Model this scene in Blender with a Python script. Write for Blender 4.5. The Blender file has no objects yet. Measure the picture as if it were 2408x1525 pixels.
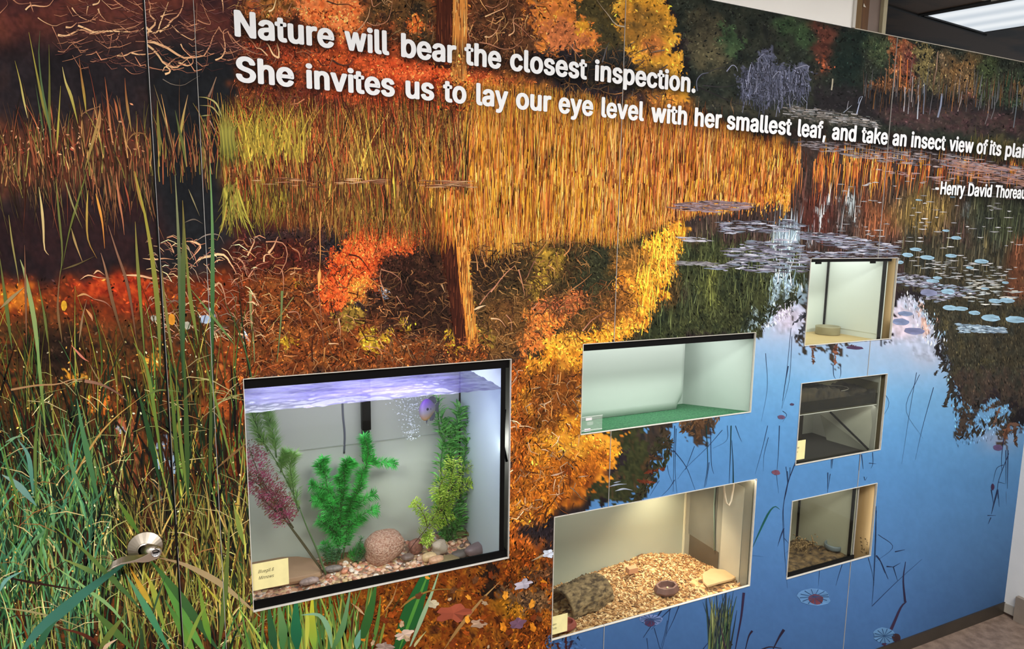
import bpy, bmesh, math, random
import numpy as np
from mathutils import Vector, Matrix
# ------------------------------------------------------------------ camera, world, light, exposure
D = 1.667            # distance from the camera to the mural wall
EYE = 1.749          # camera height
F = 1561.815         # focal length in pixels of the 2408 wide frame
RC = np.array([[0.9084859935, -0.4177239575, 0.0126449538],
               [-0.0466742859, -0.1314844541, -0.9902188391],
               [0.4153007471, 0.8990097518, -0.1389487524]])   # rows: right, down, forward
SC = bpy.context.scene
COL = SC.collection
cam_d = bpy.data.cameras.new('camera')
cam = bpy.data.objects.new('camera', cam_d)
COL.objects.link(cam)
cam_d.sensor_width = 36.0
cam_d.lens = 36.0 * F / 2408.0
cam_d.clip_start = 0.02
rt, dn, fw = [Vector(RC[i]) for i in range(3)]
cam.matrix_world = Matrix(((rt.x, -dn.x, -fw.x, 0), (rt.y, -dn.y, -fw.y, 0), (rt.z, -dn.z, -fw.z, EYE), (0, 0, 0, 1)))
SC.camera = cam
SC.view_settings.view_transform = 'Standard'
SC.view_settings.look = 'None'
SC.view_settings.gamma = 1.0
SC.view_settings.use_curve_mapping = False
SC.view_settings.exposure = 0.0
w = bpy.data.worlds.new('world')
SC.world = w
w.use_nodes = True
w.node_tree.nodes['Background'].inputs[0].default_value = (0.9, 0.95, 1.0, 1)
w.node_tree.nodes['Background'].inputs[1].default_value = 0.25

def area(name, loc, size, energy, rot=(0, 0, 0), color=(1, 1, 1), size_y=None):
    l = bpy.data.lights.new(name, 'AREA')
    l.energy = energy
    l.color = color
    l.size = size
    if size_y:
        l.shape = 'RECTANGLE'
        l.size_y = size_y
    o = bpy.data.objects.new(name, l)
    COL.objects.link(o)
    o.location = loc
    o.rotation_euler = rot
    return o

CEIL = EYE + 0.95
# the fluorescent troffers of the room the photographer stands in (behind and above the camera)
LAMPS = [(-0.9, -0.2), (1.0, -0.2), (2.6, 0.0)]
for lx, ly in LAMPS:
    area('troffer_lamp', (lx, ly, CEIL - 0.06), 1.2, 44, color=(1.0, 0.97, 0.93), size_y=0.6)

# ------------------------------------------------------------------ helpers
def lin(c):
    c = np.asarray(c, float) / 255.0
    return np.where(c <= 0.04045, c / 12.92, ((c + 0.055) / 1.055) ** 2.4)

def ray(px, py):
    d = RC.T @ np.array([(px - 1204) / F, (py - 762.5) / F, 1.0])
    return d / d[1]

def P(px, py, Y=D):
    """the point seen at a pixel of the photograph, at distance Y along the room's depth axis"""
    d = ray(px, py) * Y
    return Vector((d[0], d[1], d[2] + EYE))

def wallxz(px, py):
    """vectorised: pixels -> x, z on the mural wall"""
    u = (np.asarray(px, float) - 1204) / F
    v = (np.asarray(py, float) - 762.5) / F
    dx = RC[0, 0] * u + RC[1, 0] * v + RC[2, 0]
    dy = RC[0, 1] * u + RC[1, 1] * v + RC[2, 1]
    dz = RC[0, 2] * u + RC[1, 2] * v + RC[2, 2]
    return D * dx / dy, D * dz / dy + EYE

def pxy(x, z):
    """x, z on the mural wall -> pixels"""
    x = np.asarray(x, float); z = np.asarray(z, float) - EYE
    a = RC[0, 0] * x + RC[0, 1] * D + RC[0, 2] * z
    b = RC[1, 0] * x + RC[1, 1] * D + RC[1, 2] * z
    c = RC[2, 0] * x + RC[2, 1] * D + RC[2, 2] * z
    return 1204 + F * a / c, 762.5 + F * b / c

_mats = {}
def mat(name, color, rough=0.6, metal=0.0, noise=0.0, nscale=20.0, bump=0.0, emit=0.0, spec=0.5, color2=None, stretch=None, trans=0.0, detail=4.0):
    if name in _mats:
        return _mats[name]
    m = bpy.data.materials.new(name)
    m.use_nodes = True
    nt = m.node_tree
    b = nt.nodes['Principled BSDF']
    c = tuple(lin(color)) + (1,)
    b.inputs['Base Color'].default_value = c
    b.inputs['Roughness'].default_value = rough
    b.inputs['Metallic'].default_value = metal
    b.inputs['Specular IOR Level'].default_value = spec
    if trans:
        b.inputs['Alpha'].default_value = 1 - trans
    tc = nt.nodes.new('ShaderNodeTexCoord')
    mp = nt.nodes.new('ShaderNodeMapping')
    nt.links.new(tc.outputs['Object'], mp.inputs[0])
    if stretch:
        mp.inputs['Scale'].default_value = stretch
    n = nt.nodes.new('ShaderNodeTexNoise')
    n.inputs['Scale'].default_value = nscale
    n.inputs['Detail'].default_value = detail
    nt.links.new(mp.outputs[0], n.inputs['Vector'])
    if noise > 0 or color2 is not None:
        r = nt.nodes.new('ShaderNodeValToRGB')
        if color2 is None:
            c2 = tuple(min(1, x * (1 + noise)) for x in c[:3]) + (1,)
            c1 = tuple(x * (1 - noise) for x in c[:3]) + (1,)
        else:
            c1, c2 = c, tuple(lin(color2)) + (1,)
        r.color_ramp.elements[0].position = 0.36
        r.color_ramp.elements[1].position = 0.64
        r.color_ramp.elements[0].color = c1
        r.color_ramp.elements[1].color = c2
        nt.links.new(n.outputs['Fac'], r.inputs[0])
        nt.links.new(r.outputs[0], b.inputs['Base Color'])
    if bump > 0:
        bp = nt.nodes.new('ShaderNodeBump')
        bp.inputs['Strength'].default_value = 1.0
        bp.inputs['Distance'].default_value = bump
        nt.links.new(n.outputs['Fac'], bp.inputs['Height'])
        nt.links.new(bp.outputs[0], b.inputs['Normal'])
    if emit:
        b.inputs['Emission Color'].default_value = c
        b.inputs['Emission Strength'].default_value = emit
    _mats[name] = m
    return m

def tag(o, label=None, cat=None, group=None, kind=None):
    if label: o['label'] = label
    if cat: o['category'] = cat
    if group: o['group'] = group
    if kind: o['kind'] = kind
    return o

def empty(name, loc, label=None, cat=None, group=None):
    o = bpy.data.objects.new(name, None)
    o.empty_display_size = 0.05
    COL.objects.link(o)
    o.location = loc
    return tag(o, label, cat, group)

def link(name, me, m, parent=None, smooth=False):
    """verts are in world coordinates; a child keeps them through its parent's inverse"""
    o = bpy.data.objects.new(name, me)
    COL.objects.link(o)
    if m is not None:
        me.materials.append(m)
    if smooth:
        for p in me.polygons: p.use_smooth = True
    if parent is not None:
        o.parent = parent
        bpy_loc = Vector((0, 0, 0))
        q = parent
        while q is not None:
            bpy_loc += Vector(q.location)
            q = q.parent
        o.location = -bpy_loc
    return o

class MB:
    """collects shapes in world coordinates"""
    def __init__(s): s.v = []; s.f = []
    def add(s, v, f):
        n = len(s.v); s.v += [tuple(p) for p in v]; s.f += [tuple(i + n for i in q) for q in f]; return s
    def box(s, x0, x1, y0, y1, z0, z1):
        v = [(x, y, z) for z in (z0, z1) for y in (y0, y1) for x in (x0, x1)]
        return s.add(v, [(0, 2, 3, 1), (4, 5, 7, 6), (0, 1, 5, 4), (2, 6, 7, 3), (0, 4, 6, 2), (1, 3, 7, 5)])
    def tube(s, pts, r, n=8, caps=True):
        pts = [Vector(p) for p in pts]
        rs = r if isinstance(r, (list, tuple)) else [r] * len(pts)
        v = []; f = []
        ref = Vector((0.31, 0.93, 0.2)).normalized()
        for i, p in enumerate(pts):
            t = (pts[min(i + 1, len(pts) - 1)] - pts[max(i - 1, 0)]).normalized()
            a = t.cross(ref)
            if a.length < 1e-3: a = t.cross(Vector((1, 0, 0)))
            a.normalize(); b = t.cross(a)
            for k in range(n):
                an = 2 * math.pi * k / n
                v.append(p + (a * math.cos(an) + b * math.sin(an)) * rs[i])
        for i in range(len(pts) - 1):
            for k in range(n):
                f.append((i * n + k, i * n + (k + 1) % n, (i + 1) * n + (k + 1) % n, (i + 1) * n + k))
        if caps:
            f.append(tuple(range(n))[::-1]); f.append(tuple((len(pts) - 1) * n + k for k in range(n)))
        return s.add(v, f)
    def lathe(s, prof, c, axis='Z', n=32, close=False):
        v = []; f = []
        for (r, h) in prof:
            for k in range(n):
                a = 2 * math.pi * k / n
                if axis == 'Z': v.append((c[0] + r * math.cos(a), c[1] + r * math.sin(a), c[2] + h))
                else: v.append((c[0] + r * math.cos(a), c[1] - h, c[2] + r * math.sin(a)))
        for i in range(len(prof) - 1):
            for k in range(n):
                q = (i * n + k, i * n + (k + 1) % n, (i + 1) * n + (k + 1) % n, (i + 1) * n + k)
                f.append(q)
        f.append(tuple(range(n))[::-1]); f.append(tuple((len(prof) - 1) * n + k for k in range(n)))
        return s.add(v, f)
    def mesh(s, name):
        me = bpy.data.meshes.new(name); me.from_pydata(s.v, [], s.f); me.validate(); return me
    def build(s, name, m, parent=None, smooth=False, bevel=0.0, seg=2, fix=True):
        me = s.mesh(name)
        if fix:
            bm = bmesh.new(); bm.from_mesh(me); bmesh.ops.recalc_face_normals(bm, faces=bm.faces)
            if bevel:
                bmesh.ops.bevel(bm, geom=list(bm.edges), offset=bevel, segments=seg, affect='EDGES', profile=0.6)
            bm.to_mesh(me); bm.free()
        return link(name, me, m, parent, smooth)

FONT = None
try:
    # the sans serif that ships inside Blender itself
    import os
    _fp = os.path.join(bpy.utils.system_resource('DATAFILES', path='fonts'), 'Inter.woff2')
    FONT = bpy.data.fonts.load(_fp)
except Exception:
    FONT = None
def text_mesh(body, size, bold=0.0, shear=0.0, space=1.0, wspace=1.0):
    cu = bpy.data.curves.new('lettering', 'FONT')
    cu.body = body; cu.size = size; cu.offset = bold; cu.shear = shear; cu.space_character = space; cu.space_word = wspace
    cu.resolution_u = 3
    if FONT: cu.font = FONT
    o = bpy.data.objects.new('lettering_tmp', cu)
    COL.objects.link(o)
    bpy.context.view_layer.update()
    dg = bpy.context.evaluated_depsgraph_get()
    me = bpy.data.meshes.new_from_object(o.evaluated_get(dg))
    bpy.data.objects.remove(o)
    bpy.data.curves.remove(cu)
    return me

def text_fit(words, x_ranges, z_base, cap, y, bold=0.03):
    """each word set in its own x range on the wall; cap is the capital height; weight comes from nudged copies"""
    V = []; Fc = []; nfirst = 0
    for body, (x0, x1) in zip(words, x_ranges):
        me = text_mesh(body, 1.0, 0.0, 0.0, 1.0 + bold)
        v = np.array([tuple(p.co) for p in me.vertices])
        f = [tuple(p.vertices) for p in me.polygons]
        bpy.data.meshes.remove(me)
        xa, xb = v[:, 0].min() - bold, v[:, 0].max() + bold
        sx = (x1 - x0) / (xb - xa)
        sz = cap / (CAPH + bold)
        for k, (ox, oz) in enumerate([(0, 0)] + [(math.cos(a), math.sin(a)) for a in np.linspace(0, 2 * math.pi, 10, endpoint=False)]):
            n = len(V)
            for q in v:
                V.append((x0 + (q[0] + ox * bold - xa) * sx, y - k * 1e-5, z_base + (q[1] + (oz * .6 + .5) * bold) * sz))
            Fc += [tuple(i + n for i in q) for q in f]
            if k == 0: first = len(f)
    return V, Fc
_me = text_mesh('H', 1.0, 0.0)
CAPH = max(p.co.y for p in _me.vertices)
bpy.data.meshes.remove(_me)

random.seed(7)
RNG = np.random.default_rng(11)
# ------------------------------------------------------------------ layout of the mural wall (x, z on the wall, metres)
DOOR_X = -0.0935                     # door edge
PANEL_X = [(-0.0895, 0.0025), (0.0038, 1.1085), (1.1100, 2.2470), (2.2490, 3.3340)]
TOPZ = EYE + 0.415 * D
BASEZ = EYE - 1.015 * D
# openings: x0, x1, z0, z1
OPEN = {
 'fish':   (0.0700, 0.7670, EYE - 0.9470, EYE - 0.3560),
 'green':  (1.0020, 1.6735, EYE - 0.6020, EYE - 0.3280),
 'turtle': (0.9185, 1.7215, EYE - 1.2480, EYE - 0.8500),
 'cream':  (1.9070, 2.3580, EYE - 0.3860, EYE - 0.0820),
 'soil':   (1.9070, 2.3580, EYE - 0.8240, EYE - 0.5235),
 'chips':  (1.9050, 2.3580, EYE - 1.2630, EYE - 0.9620),
}
# ------------------------------------------------------------------ the picture printed on the mural: a colour field, in photo pixels
STEP = 4
CX0, CX1, CY0, CY1 = -1200, 2520, -520, 2440
gx = np.arange(CX0, CX1 + 1, STEP); gy = np.arange(CY0, CY1 + 1, STEP)
XX, YY = np.meshgrid(gx, gy)
XX = XX.astype(float); YY = YY.astype(float)

def vnoise(x, y, seed):
    r = np.random.default_rng(seed); N = 256
    L = r.random((N, N))
    xi = np.floor(x).astype(int); yi = np.floor(y).astype(int)
    fx = x - xi; fy = y - yi
    fx = fx * fx * (3 - 2 * fx); fy = fy * fy * (3 - 2 * fy)
    a = L[yi % N, xi % N]; b = L[yi % N, (xi + 1) % N]; c = L[(yi + 1) % N, xi % N]; d = L[(yi + 1) % N, (xi + 1) % N]
    return (a * (1 - fx) + b * fx) * (1 - fy) + (c * (1 - fx) + d * fx) * fy

def fbm(sx, sy, seed, octv=4, x=None, y=None, gain=0.6):
    x = XX if x is None else x; y = YY if y is None else y
    t = 0; a = 1.0; s = 0
    for o in range(octv):
        t = t + a * vnoise(x / sx * 2 ** o + 17.3 * o, y / sy * 2 ** o + 5.1 * o, seed + o)
        s += a; a *= gain
    n = t / s
    return np.clip((n - 0.5) * 1.9 + 0.5, 0, 1)

def pip(poly, x, y):
    m = np.zeros(x.shape, bool)
    n = len(poly)
    for i in range(n):
        x0, y0 = poly[i]; x1, y1 = poly[(i + 1) % n]
        if y0 == y1: continue
        c = ((y0 > y) != (y1 > y)) & (x < (x1 - x0) * (y - y0) / (y1 - y0) + x0)
        m ^= c
    return m

def blur(a, r):
    if r < 1: return a
    for ax in (0, 1):
        for _ in range(2):
            p = np.pad(a, [(r + 1, r) if k == ax else (0, 0) for k in range(a.ndim)], mode='edge')
            c = np.cumsum(p, axis=ax)
            a = (np.take(c, range(2 * r + 1, c.shape[ax]), axis=ax) - np.take(c, range(0, c.shape[ax] - 2 * r - 1), axis=ax)) / (2 * r + 1)
    return a

IMG = np.zeros(XX.shape + (3,)) + np.array([34, 30, 32.0])

def ramp(n, cols):
    cols = np.array(cols, float); k = len(cols) - 1
    t = np.clip(n, 0, 0.9999) * k
    i = t.astype(int); f = (t - i)[..., None]
    return cols[i] * (1 - f) + cols[i + 1] * f

_seed = [100]
def reg(poly, cols, ns=(40, 40), warp=(8, 14), feather=0, alpha=1.0, octv=4, lo=None):
    """paint one area of the printed picture"""
    global IMG
    _seed[0] += 10
    s = _seed[0]
    xs = [p[0] for p in poly]; ys = [p[1] for p in poly]
    pad = warp[0] + feather * STEP * 3 + 12
    i0 = max(0, int((min(xs) - pad - CX0) / STEP)); i1 = min(len(gx), int((max(xs) + pad - CX0) / STEP) + 2)
    j0 = max(0, int((min(ys) - pad - CY0) / STEP)); j1 = min(len(gy), int((max(ys) + pad - CY0) / STEP) + 2)
    if i1 <= i0 or j1 <= j0: return
    x = XX[j0:j1, i0:i1]; y = YY[j0:j1, i0:i1]
    A, S = warp
    if A > 4: A = A * 1.9; S = S * 1.1
    wx = x + (fbm(S, S, s, 3, x, y) - 0.5) * 2 * A
    wy = y + (fbm(S, S, s + 5, 3, x, y) - 0.5) * 2 * A
    m = pip(poly, wx, wy).astype(float) * alpha
    if feather > 1: m = blur(m, max(1, int(feather * .6)))
    n = fbm(ns[0], ns[1], s + 7, octv, x, y)
    c = ramp(n, cols)
    IMG[j0:j1, i0:i1] = IMG[j0:j1, i0:i1] * (1 - m[..., None]) + c * m[..., None]

def box(x0, y0, x1, y1): return [(x0, y0), (x1, y0), (x1, y1), (x0, y1)]

# --- dark left bank with reddish glow
reg(box(-1300, -600, 2600, 2500), [(26, 24, 28), (40, 34, 38), (52, 38, 38)], (90, 90))
reg([(-1300, -560), (700, -560), (700, 40), (540, 120), (300, 60), (150, 110), (-1300, 160)], [(58, 34, 38), (96, 48, 42), (120, 62, 48)], (60, 50), (20, 50), 12, 0.85)
reg([(360, 100), (540, 140), (560, 330), (535, 520), (540, 640), (380, 620), (345, 330)], [(24, 26, 30), (34, 36, 40)], (60, 60), (14, 30), 5)
reg([(-1300, 300), (60, 290), (180, 270), (300, 300), (345, 340), (345, 420), (180, 470), (-1300, 440)], [(46, 30, 28), (92, 50, 36), (120, 66, 44), (60, 40, 34)], (22, 40), (18, 30), 6, .8)
reg(box(-1300, 470, 380, 640), [(30, 22, 26), (46, 28, 30), (40, 30, 34)], (60, 60), (20, 40), 8)
# --- upper middle thicket
reg([(540, -560), (1240, -560), (1240, 240), (1090, 260), (1000, 300), (560, 330), (545, 150), (560, 60)], [(52, 30, 26), (112, 54, 32), (150, 74, 40), (84, 50, 34)], (26, 26), (14, 30), 3)
reg([(545, -560), (690, -560), (720, 20), (660, 75), (570, 60)], [(96, 62, 30), (170, 112, 56), (190, 96, 56), (110, 58, 34)], (16, 16), (14, 26), 3)
reg([(690, -60), (850, -20), (860, 40), (846, 60), (852, 92), (815, 108), (770, 80), (720, 60)], [(196, 84, 40), (240, 124, 62), (236, 140, 84), (214, 96, 46)], (14, 14), (12, 18), 1)
reg([(580, 85), (720, 100), (730, 150), (585, 140)], [(80, 34, 26), (140, 56, 34), (100, 44, 30)], (18, 18), (12, 18), 3)
reg([(850, -30), (1030, -30), (1030, 130), (945, 100), (905, 60), (870, 70)], [(40, 34, 28), (92, 66, 38), (120, 80, 46), (50, 36, 30)], (18, 18), (14, 22), 2)
reg([(950, 40), (985, 45), (995, 75), (975, 86), (950, 70)], [(214, 96, 40), (240, 130, 62)], (12, 12), (8, 12), 1)
reg([(820, 100), (1010, 140), (1060, 160), (1100, 180), (1200, 190), (1195, 250), (1080, 300), (960, 270), (800, 240), (700, 150), (760, 120)], [(176, 62, 32), (222, 88, 44), (236, 108, 60), (200, 74, 36)], (15, 15), (14, 18), 2)
reg([(700, 120), (840, 120), (880, 200), (780, 200), (600, 170)], [(120, 44, 30), (190, 84, 40), (150, 60, 34)], (15, 15), (14, 18), 2)
reg([(600, 190), (830, 230), (900, 300), (760, 290), (600, 250)], [(76, 34, 30), (130, 54, 36), (64, 36, 34)], (15, 24), (14, 18), 3)
# trunk
reg([(1028, -560), (1066, -560), (1066, 150), (1020, 150), (1032, 60)], [(74, 34, 24), (100, 46, 28)], (6, 60), (3, 20), 1)
reg([(1064, -560), (1102, -560), (1098, 20), (1092, 100), (1100, 190), (1062, 200), (1068, 100)], [(196, 120, 50), (240, 178, 96), (228, 150, 76), (206, 128, 54)], (5, 50), (2, 20), 0)
# right of trunk
reg([(1100, -560), (1230, -560), (1245, 40), (1265, 120), (1300, 200), (1190, 170), (1098, 110)], [(42, 28, 24), (84, 50, 32), (110, 70, 44), (60, 40, 30)], (18, 18), (10, 20), 2)
reg([(1350, -560), (1480, -560), (1500, 60), (1500, 150), (1520, 210), (1400, 190), (1360, 130)], [(44, 44, 36), (84, 74, 42), (66, 60, 38), (110, 88, 44)], (24, 24), (10, 20), 3)
reg([(1380, 110), (1450, 105), (1500, 135), (1495, 185), (1380, 170)], [(30, 32, 34), (46, 46, 44)], (20, 20), (10, 20), 2)
reg([(1215, -560), (1350, -560), (1352, 12), (1356, 44), (1385, 62), (1400, 85), (1398, 104), (1372, 120), (1340, 112), (1336, 100), (1300, 122), (1270, 110), (1245, 52)], [(196, 104, 44), (226, 142, 56), (222, 128, 66), (190, 110, 44)], (18, 18), (9, 12), 1)
reg([(1255, 60), (1330, 40), (1390, 90), (1370, 118), (1330, 110), (1300, 120)], [(170, 96, 60), (214, 126, 74), (150, 84, 52)], (12, 12), (8, 12), 1)
reg([(1345, 50), (1380, 44), (1392, 66), (1370, 80), (1348, 66)], [(214, 146, 44), (236, 166, 56)], (12, 12), (6, 10), 1)
reg([(1440, -560), (1550, -560), (1558, 0), (1580, 28), (1600, 56), (1606, 84), (1598, 104), (1580, 118), (1606, 140), (1612, 168), (1624, 262), (1560, 235), (1560, 200), (1510, 170), (1470, 125), (1455, 60)], [(196, 130, 40), (232, 170, 58), (226, 158, 52), (240, 182, 70)], (30, 30), (9, 14), 1)
reg([(1460, 10), (1520, 20), (1560, 60), (1570, 100), (1540, 125), (1500, 120), (1465, 80)], [(110, 84, 44), (170, 120, 50), (200, 130, 56)], (20, 20), (10, 14), 3)
reg([(1505, 88), (1550, 84), (1560, 130), (1530, 140), (1510, 110)], [(170, 96, 50), (210, 130, 66)], (12, 12), (8, 12), 2)
reg([(1495, 148), (1560, 150), (1570, 180), (1520, 190)], [(96, 76, 40), (150, 110, 50)], (14, 14), (8, 12), 2)
# forest on the right
reg([(1552, -560), (2600, -560), (2600, 400), (1870, 330), (1620, 260), (1612, 160), (1606, 90), (1580, 20)], [(30, 36, 34), (42, 48, 42), (50, 54, 46), (34, 37, 36)], (30, 34), (10, 16), 1)
reg([(1625, 20), (1700, 30), (1720, 100), (1690, 150), (1640, 160), (1615, 100)], [(49, 49, 41), (79, 75, 58), (66, 63, 50)], (24, 24), (14, 20), 3)
reg([(1700, 60), (1722, 70), (1748, 110), (1735, 138), (1700, 130), (1690, 90)], [(45, 63, 45), (76, 97, 66)], (14, 14), (10, 14), 1)
reg([(1635, 105), (1690, 108), (1712, 150), (1690, 160), (1630, 160)], [(74, 71, 55), (104, 98, 73)], (14, 14), (10, 14), 2)
reg([(1830, 40), (1905, 40), (1918, 100), (1905, 140), (1860, 110), (1830, 80)], [(38, 55, 39), (64, 85, 58), (48, 67, 47)], (18, 18), (12, 16), 2)
reg([(1912, 52), (1975, 66), (1972, 110), (1950, 130), (1942, 170), (1926, 165), (1920, 110)], [(68, 40, 36), (102, 60, 49), (88, 53, 46)], (18, 18), (9, 14), 2)
reg([(1925, 138), (1945, 136), (1943, 164), (1928, 162)], [(133, 68, 46), (169, 95, 65)], (9, 9), (5, 9), 1)
reg([(1975, 70), (2040, 80), (2028, 150), (2030, 210), (1960, 210), (1962, 130)], [(22, 36, 34), (34, 44, 39)], (20, 20), (10, 14), 2)
reg([(2040, 90), (2095, 90), (2095, 140), (2060, 150), (2036, 130)], [(41, 58, 43), (80, 90, 64), (55, 71, 51)], (12, 14), (9, 12), 2)
reg([(2092, 88), (2150, 100), (2155, 160), (2148, 205), (2100, 208), (2095, 140)], [(76, 44, 32), (151, 93, 59), (118, 64, 47), (174, 123, 82), (49, 33, 30)], (8, 16), (7, 10), 1)
reg([(2040, 190), (2148, 185), (2148, 215), (2036, 215)], [(49, 32, 28), (161, 109, 70), (64, 41, 32), (41, 31, 29)], (6, 24), (6, 10), 1)
reg([(2125, 100), (2150, 105), (2150, 190), (2128, 190)], [(78, 44, 48), (113, 65, 65), (69, 42, 47)], (10, 20), (7, 10), 2, .7)
reg([(2150, 105), (2205, 118), (2190, 160), (2175, 200), (2155, 190)], [(101, 92, 59), (135, 122, 80), (93, 84, 58)], (9, 18), (7, 10), 1)
reg([(2205, 115), (2230, 122), (2230, 190), (2200, 190)], [(52, 52, 42), (101, 85, 63), (142, 117, 91), (44, 44, 40)], (9, 14), (7, 10), 2)
reg([(2232, 122), (2300, 132), (2296, 190), (2300, 220), (2250, 225), (2195, 215), (2200, 180), (2230, 170)], [(92, 71, 49), (139, 108, 69), (115, 89, 62), (100, 85, 62)], (14, 18), (10, 14), 2)
reg([(2180, 170), (2230, 180), (2240, 220), (2190, 225)], [(77, 73, 55), (115, 105, 74)], (12, 16), (8, 12), 2)
reg([(2262, 215), (2298, 218), (2300, 248), (2262, 246)], [(113, 72, 62), (152, 103, 87)], (9, 9), (6, 9), 1)
reg([(2300, 140), (2345, 150), (2352, 200), (2330, 250), (2300, 240), (2292, 190)], [(37, 50, 37), (74, 84, 56), (54, 66, 46)], (14, 20), (9, 12), 2)
reg([(2350, 160), (2600, 190), (2600, 260), (2350, 250)], [(25, 37, 32), (47, 65, 50), (63, 75, 57), (31, 35, 34)], (18, 22), (9, 12), 2)
reg([(2395, 195), (2600, 200), (2600, 280), (2395, 260)], [(92, 77, 53), (133, 113, 75)], (14, 14), (6, 9), 1)
# dark strip over the far bank
reg([(1900, 205), (2050, 208), (2200, 225), (2600, 280), (2600, 340), (1900, 270)], [(28, 28, 32), (39, 36, 39), (35, 37, 38)], (26, 18), (8, 14), 3)
reg([(2050, 255), (2180, 250), (2280, 262), (2600, 300), (2600, 345), (2380, 322), (2100, 300)], [(48, 37, 41), (77, 55, 57), (65, 55, 52), (51, 41, 45)], (16, 12), (8, 12), 3)
reg([(2290, 315), (2600, 350), (2600, 395), (2280, 345)], [(57, 60, 43), (85, 80, 55), (60, 53, 44)], (14, 10), (8, 12), 3)
# fallen grey-blue tree
reg([(1735, 225), (1742, 170), (1770, 155), (1790, 118), (1806, 115), (1832, 146), (1862, 158), (1892, 150), (1900, 165), (1898, 230), (1850, 215), (1800, 240)], [(62, 66, 84), (92, 98, 124), (108, 112, 140), (56, 56, 70)], (9, 9), (7, 10), 1, .85)
reg([(1640, 230), (1760, 240), (1860, 255), (2010, 270), (2050, 300), (1850, 285), (1700, 262), (1625, 250)], [(40, 44, 36), (64, 62, 50), (46, 46, 44)], (20, 14), (7, 12), 2)
reg([(1850, 258), (2000, 268), (2060, 292), (1990, 292), (1880, 275)], [(92, 88, 84), (130, 124, 118), (70, 70, 68)], (20, 5), (6, 10), 1, .7)
# --- reed belt
reg([(530, 240), (820, 260), (1060, 250), (1100, 300), (1110, 470), (1050, 520), (560, 500), (520, 400)], [(84, 56, 30), (136, 100, 46), (112, 52, 34), (150, 122, 56), (70, 44, 30)], (14, 50), (18, 30), 4)
reg([(760, 300), (1050, 300), (1090, 420), (900, 440), (700, 430)], [(96, 90, 44), (140, 124, 56), (120, 80, 40)], (12, 50), (18, 30), 4, .8)
reg([(560, 430), (800, 440), (1080, 440), (1080, 540), (560, 520)], [(90, 36, 26), (130, 66, 34), (76, 40, 30), (140, 110, 50)], (14, 40), (18, 30), 5)
reg([(1090, 190), (1250, 205), (1420, 235), (1620, 262), (1700, 270), (1750, 300), (1856, 345), (1852, 440), (1780, 480), (1640, 500), (1560, 520), (1450, 560), (1330, 540), (1240, 560), (1120, 570), (1080, 520)], [(170, 100, 38), (214, 138, 56), (226, 152, 62), (190, 112, 44)], (10, 60), (16, 26), 2)
reg([(1100, 250), (1400, 290), (1440, 420), (1280, 470), (1110, 440)], [(196, 130, 46), (224, 156, 56), (180, 120, 50)], (10, 60), (18, 30), 8, .7)
reg([(1320, 360), (1640, 340), (1720, 400), (1600, 440), (1340, 430)], [(214, 116, 54), (226, 130, 60), (190, 96, 44)], (10, 50), (18, 30), 8, .7)
reg([(1200, 210), (1600, 262), (1600, 285), (1460, 270), (1200, 235)], [(50, 40, 30), (110, 80, 44), (70, 60, 40)], (10, 30), (9, 14), 3, .8)
reg([(1500, 205), (1600, 215), (1625, 262), (1600, 275), (1540, 255)], [(214, 120, 56), (236, 164, 62)], (10, 30), (8, 12), 2, .8)
# water beyond the reeds
reg([(1856, 330), (1990, 310), (2240, 350), (2600, 400), (2600, 640), (1850, 620), (1700, 600), (1560, 560), (1590, 505), (1780, 485), (1852, 445)], [(40, 34, 34), (66, 48, 42), (52, 44, 42), (76, 58, 48)], (20, 60), (14, 26), 3)
reg([(1870, 440), (1960, 440), (1960, 580), (1880, 560)], [(40, 28, 28), (90, 44, 36), (60, 36, 32)], (12, 50), (14, 26), 4)
reg([(2020, 460), (2110, 470), (2120, 560), (2030, 560)], [(96, 50, 36), (130, 76, 48), (90, 62, 44)], (10, 60), (14, 26), 5)
reg([(2100, 450), (2260, 460), (2240, 560), (2100, 560)], [(70, 64, 42), (116, 96, 54), (86, 70, 46)], (10, 60), (14, 26), 5)
reg([(2260, 470), (2600, 480), (2600, 640), (2300, 600)], [(34, 38, 36), (50, 54, 42), (66, 72, 48)], (20, 50), (14, 26), 5)
# --- middle reflections
reg([(1060, 530), (1240, 540), (1460, 540), (1590, 520), (1620, 560), (1600, 700), (1480, 810), (1060, 840)], [(44, 34, 24), (74, 56, 32), (56, 48, 30), (90, 66, 36)], (22, 30), (14, 26), 4)
reg([(1390, 560), (1500, 540), (1480, 620), (1410, 760), (1330, 720), (1350, 600)], [(30, 34, 28), (52, 52, 34), (40, 42, 30)], (22, 30), (14, 26), 3)
reg([(1090, 560), (1240, 560), (1200, 640), (1110, 700)], [(36, 26, 22), (56, 40, 28)], (22, 30), (14, 26), 4)
reg([(1260, 590), (1322, 590), (1326, 622), (1280, 680), (1270, 720), (1300, 720), (1270, 800), (1230, 760), (1250, 690)], [(140, 110, 40), (176, 140, 52), (110, 84, 36)], (14, 14), (9, 14), 2)
reg([(1600, 560), (1860, 580), (1900, 700), (1860, 740), (1780, 790), (1480, 815), (1590, 700)], [(28, 34, 26), (48, 54, 34), (62, 66, 40), (36, 42, 30)], (30, 24), (14, 26), 3)
reg([(1660, 620), (1700, 620), (1680, 740), (1640, 730)], [(56, 62, 34), (90, 92, 46)], (12, 40), (10, 16), 3, .8)
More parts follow.
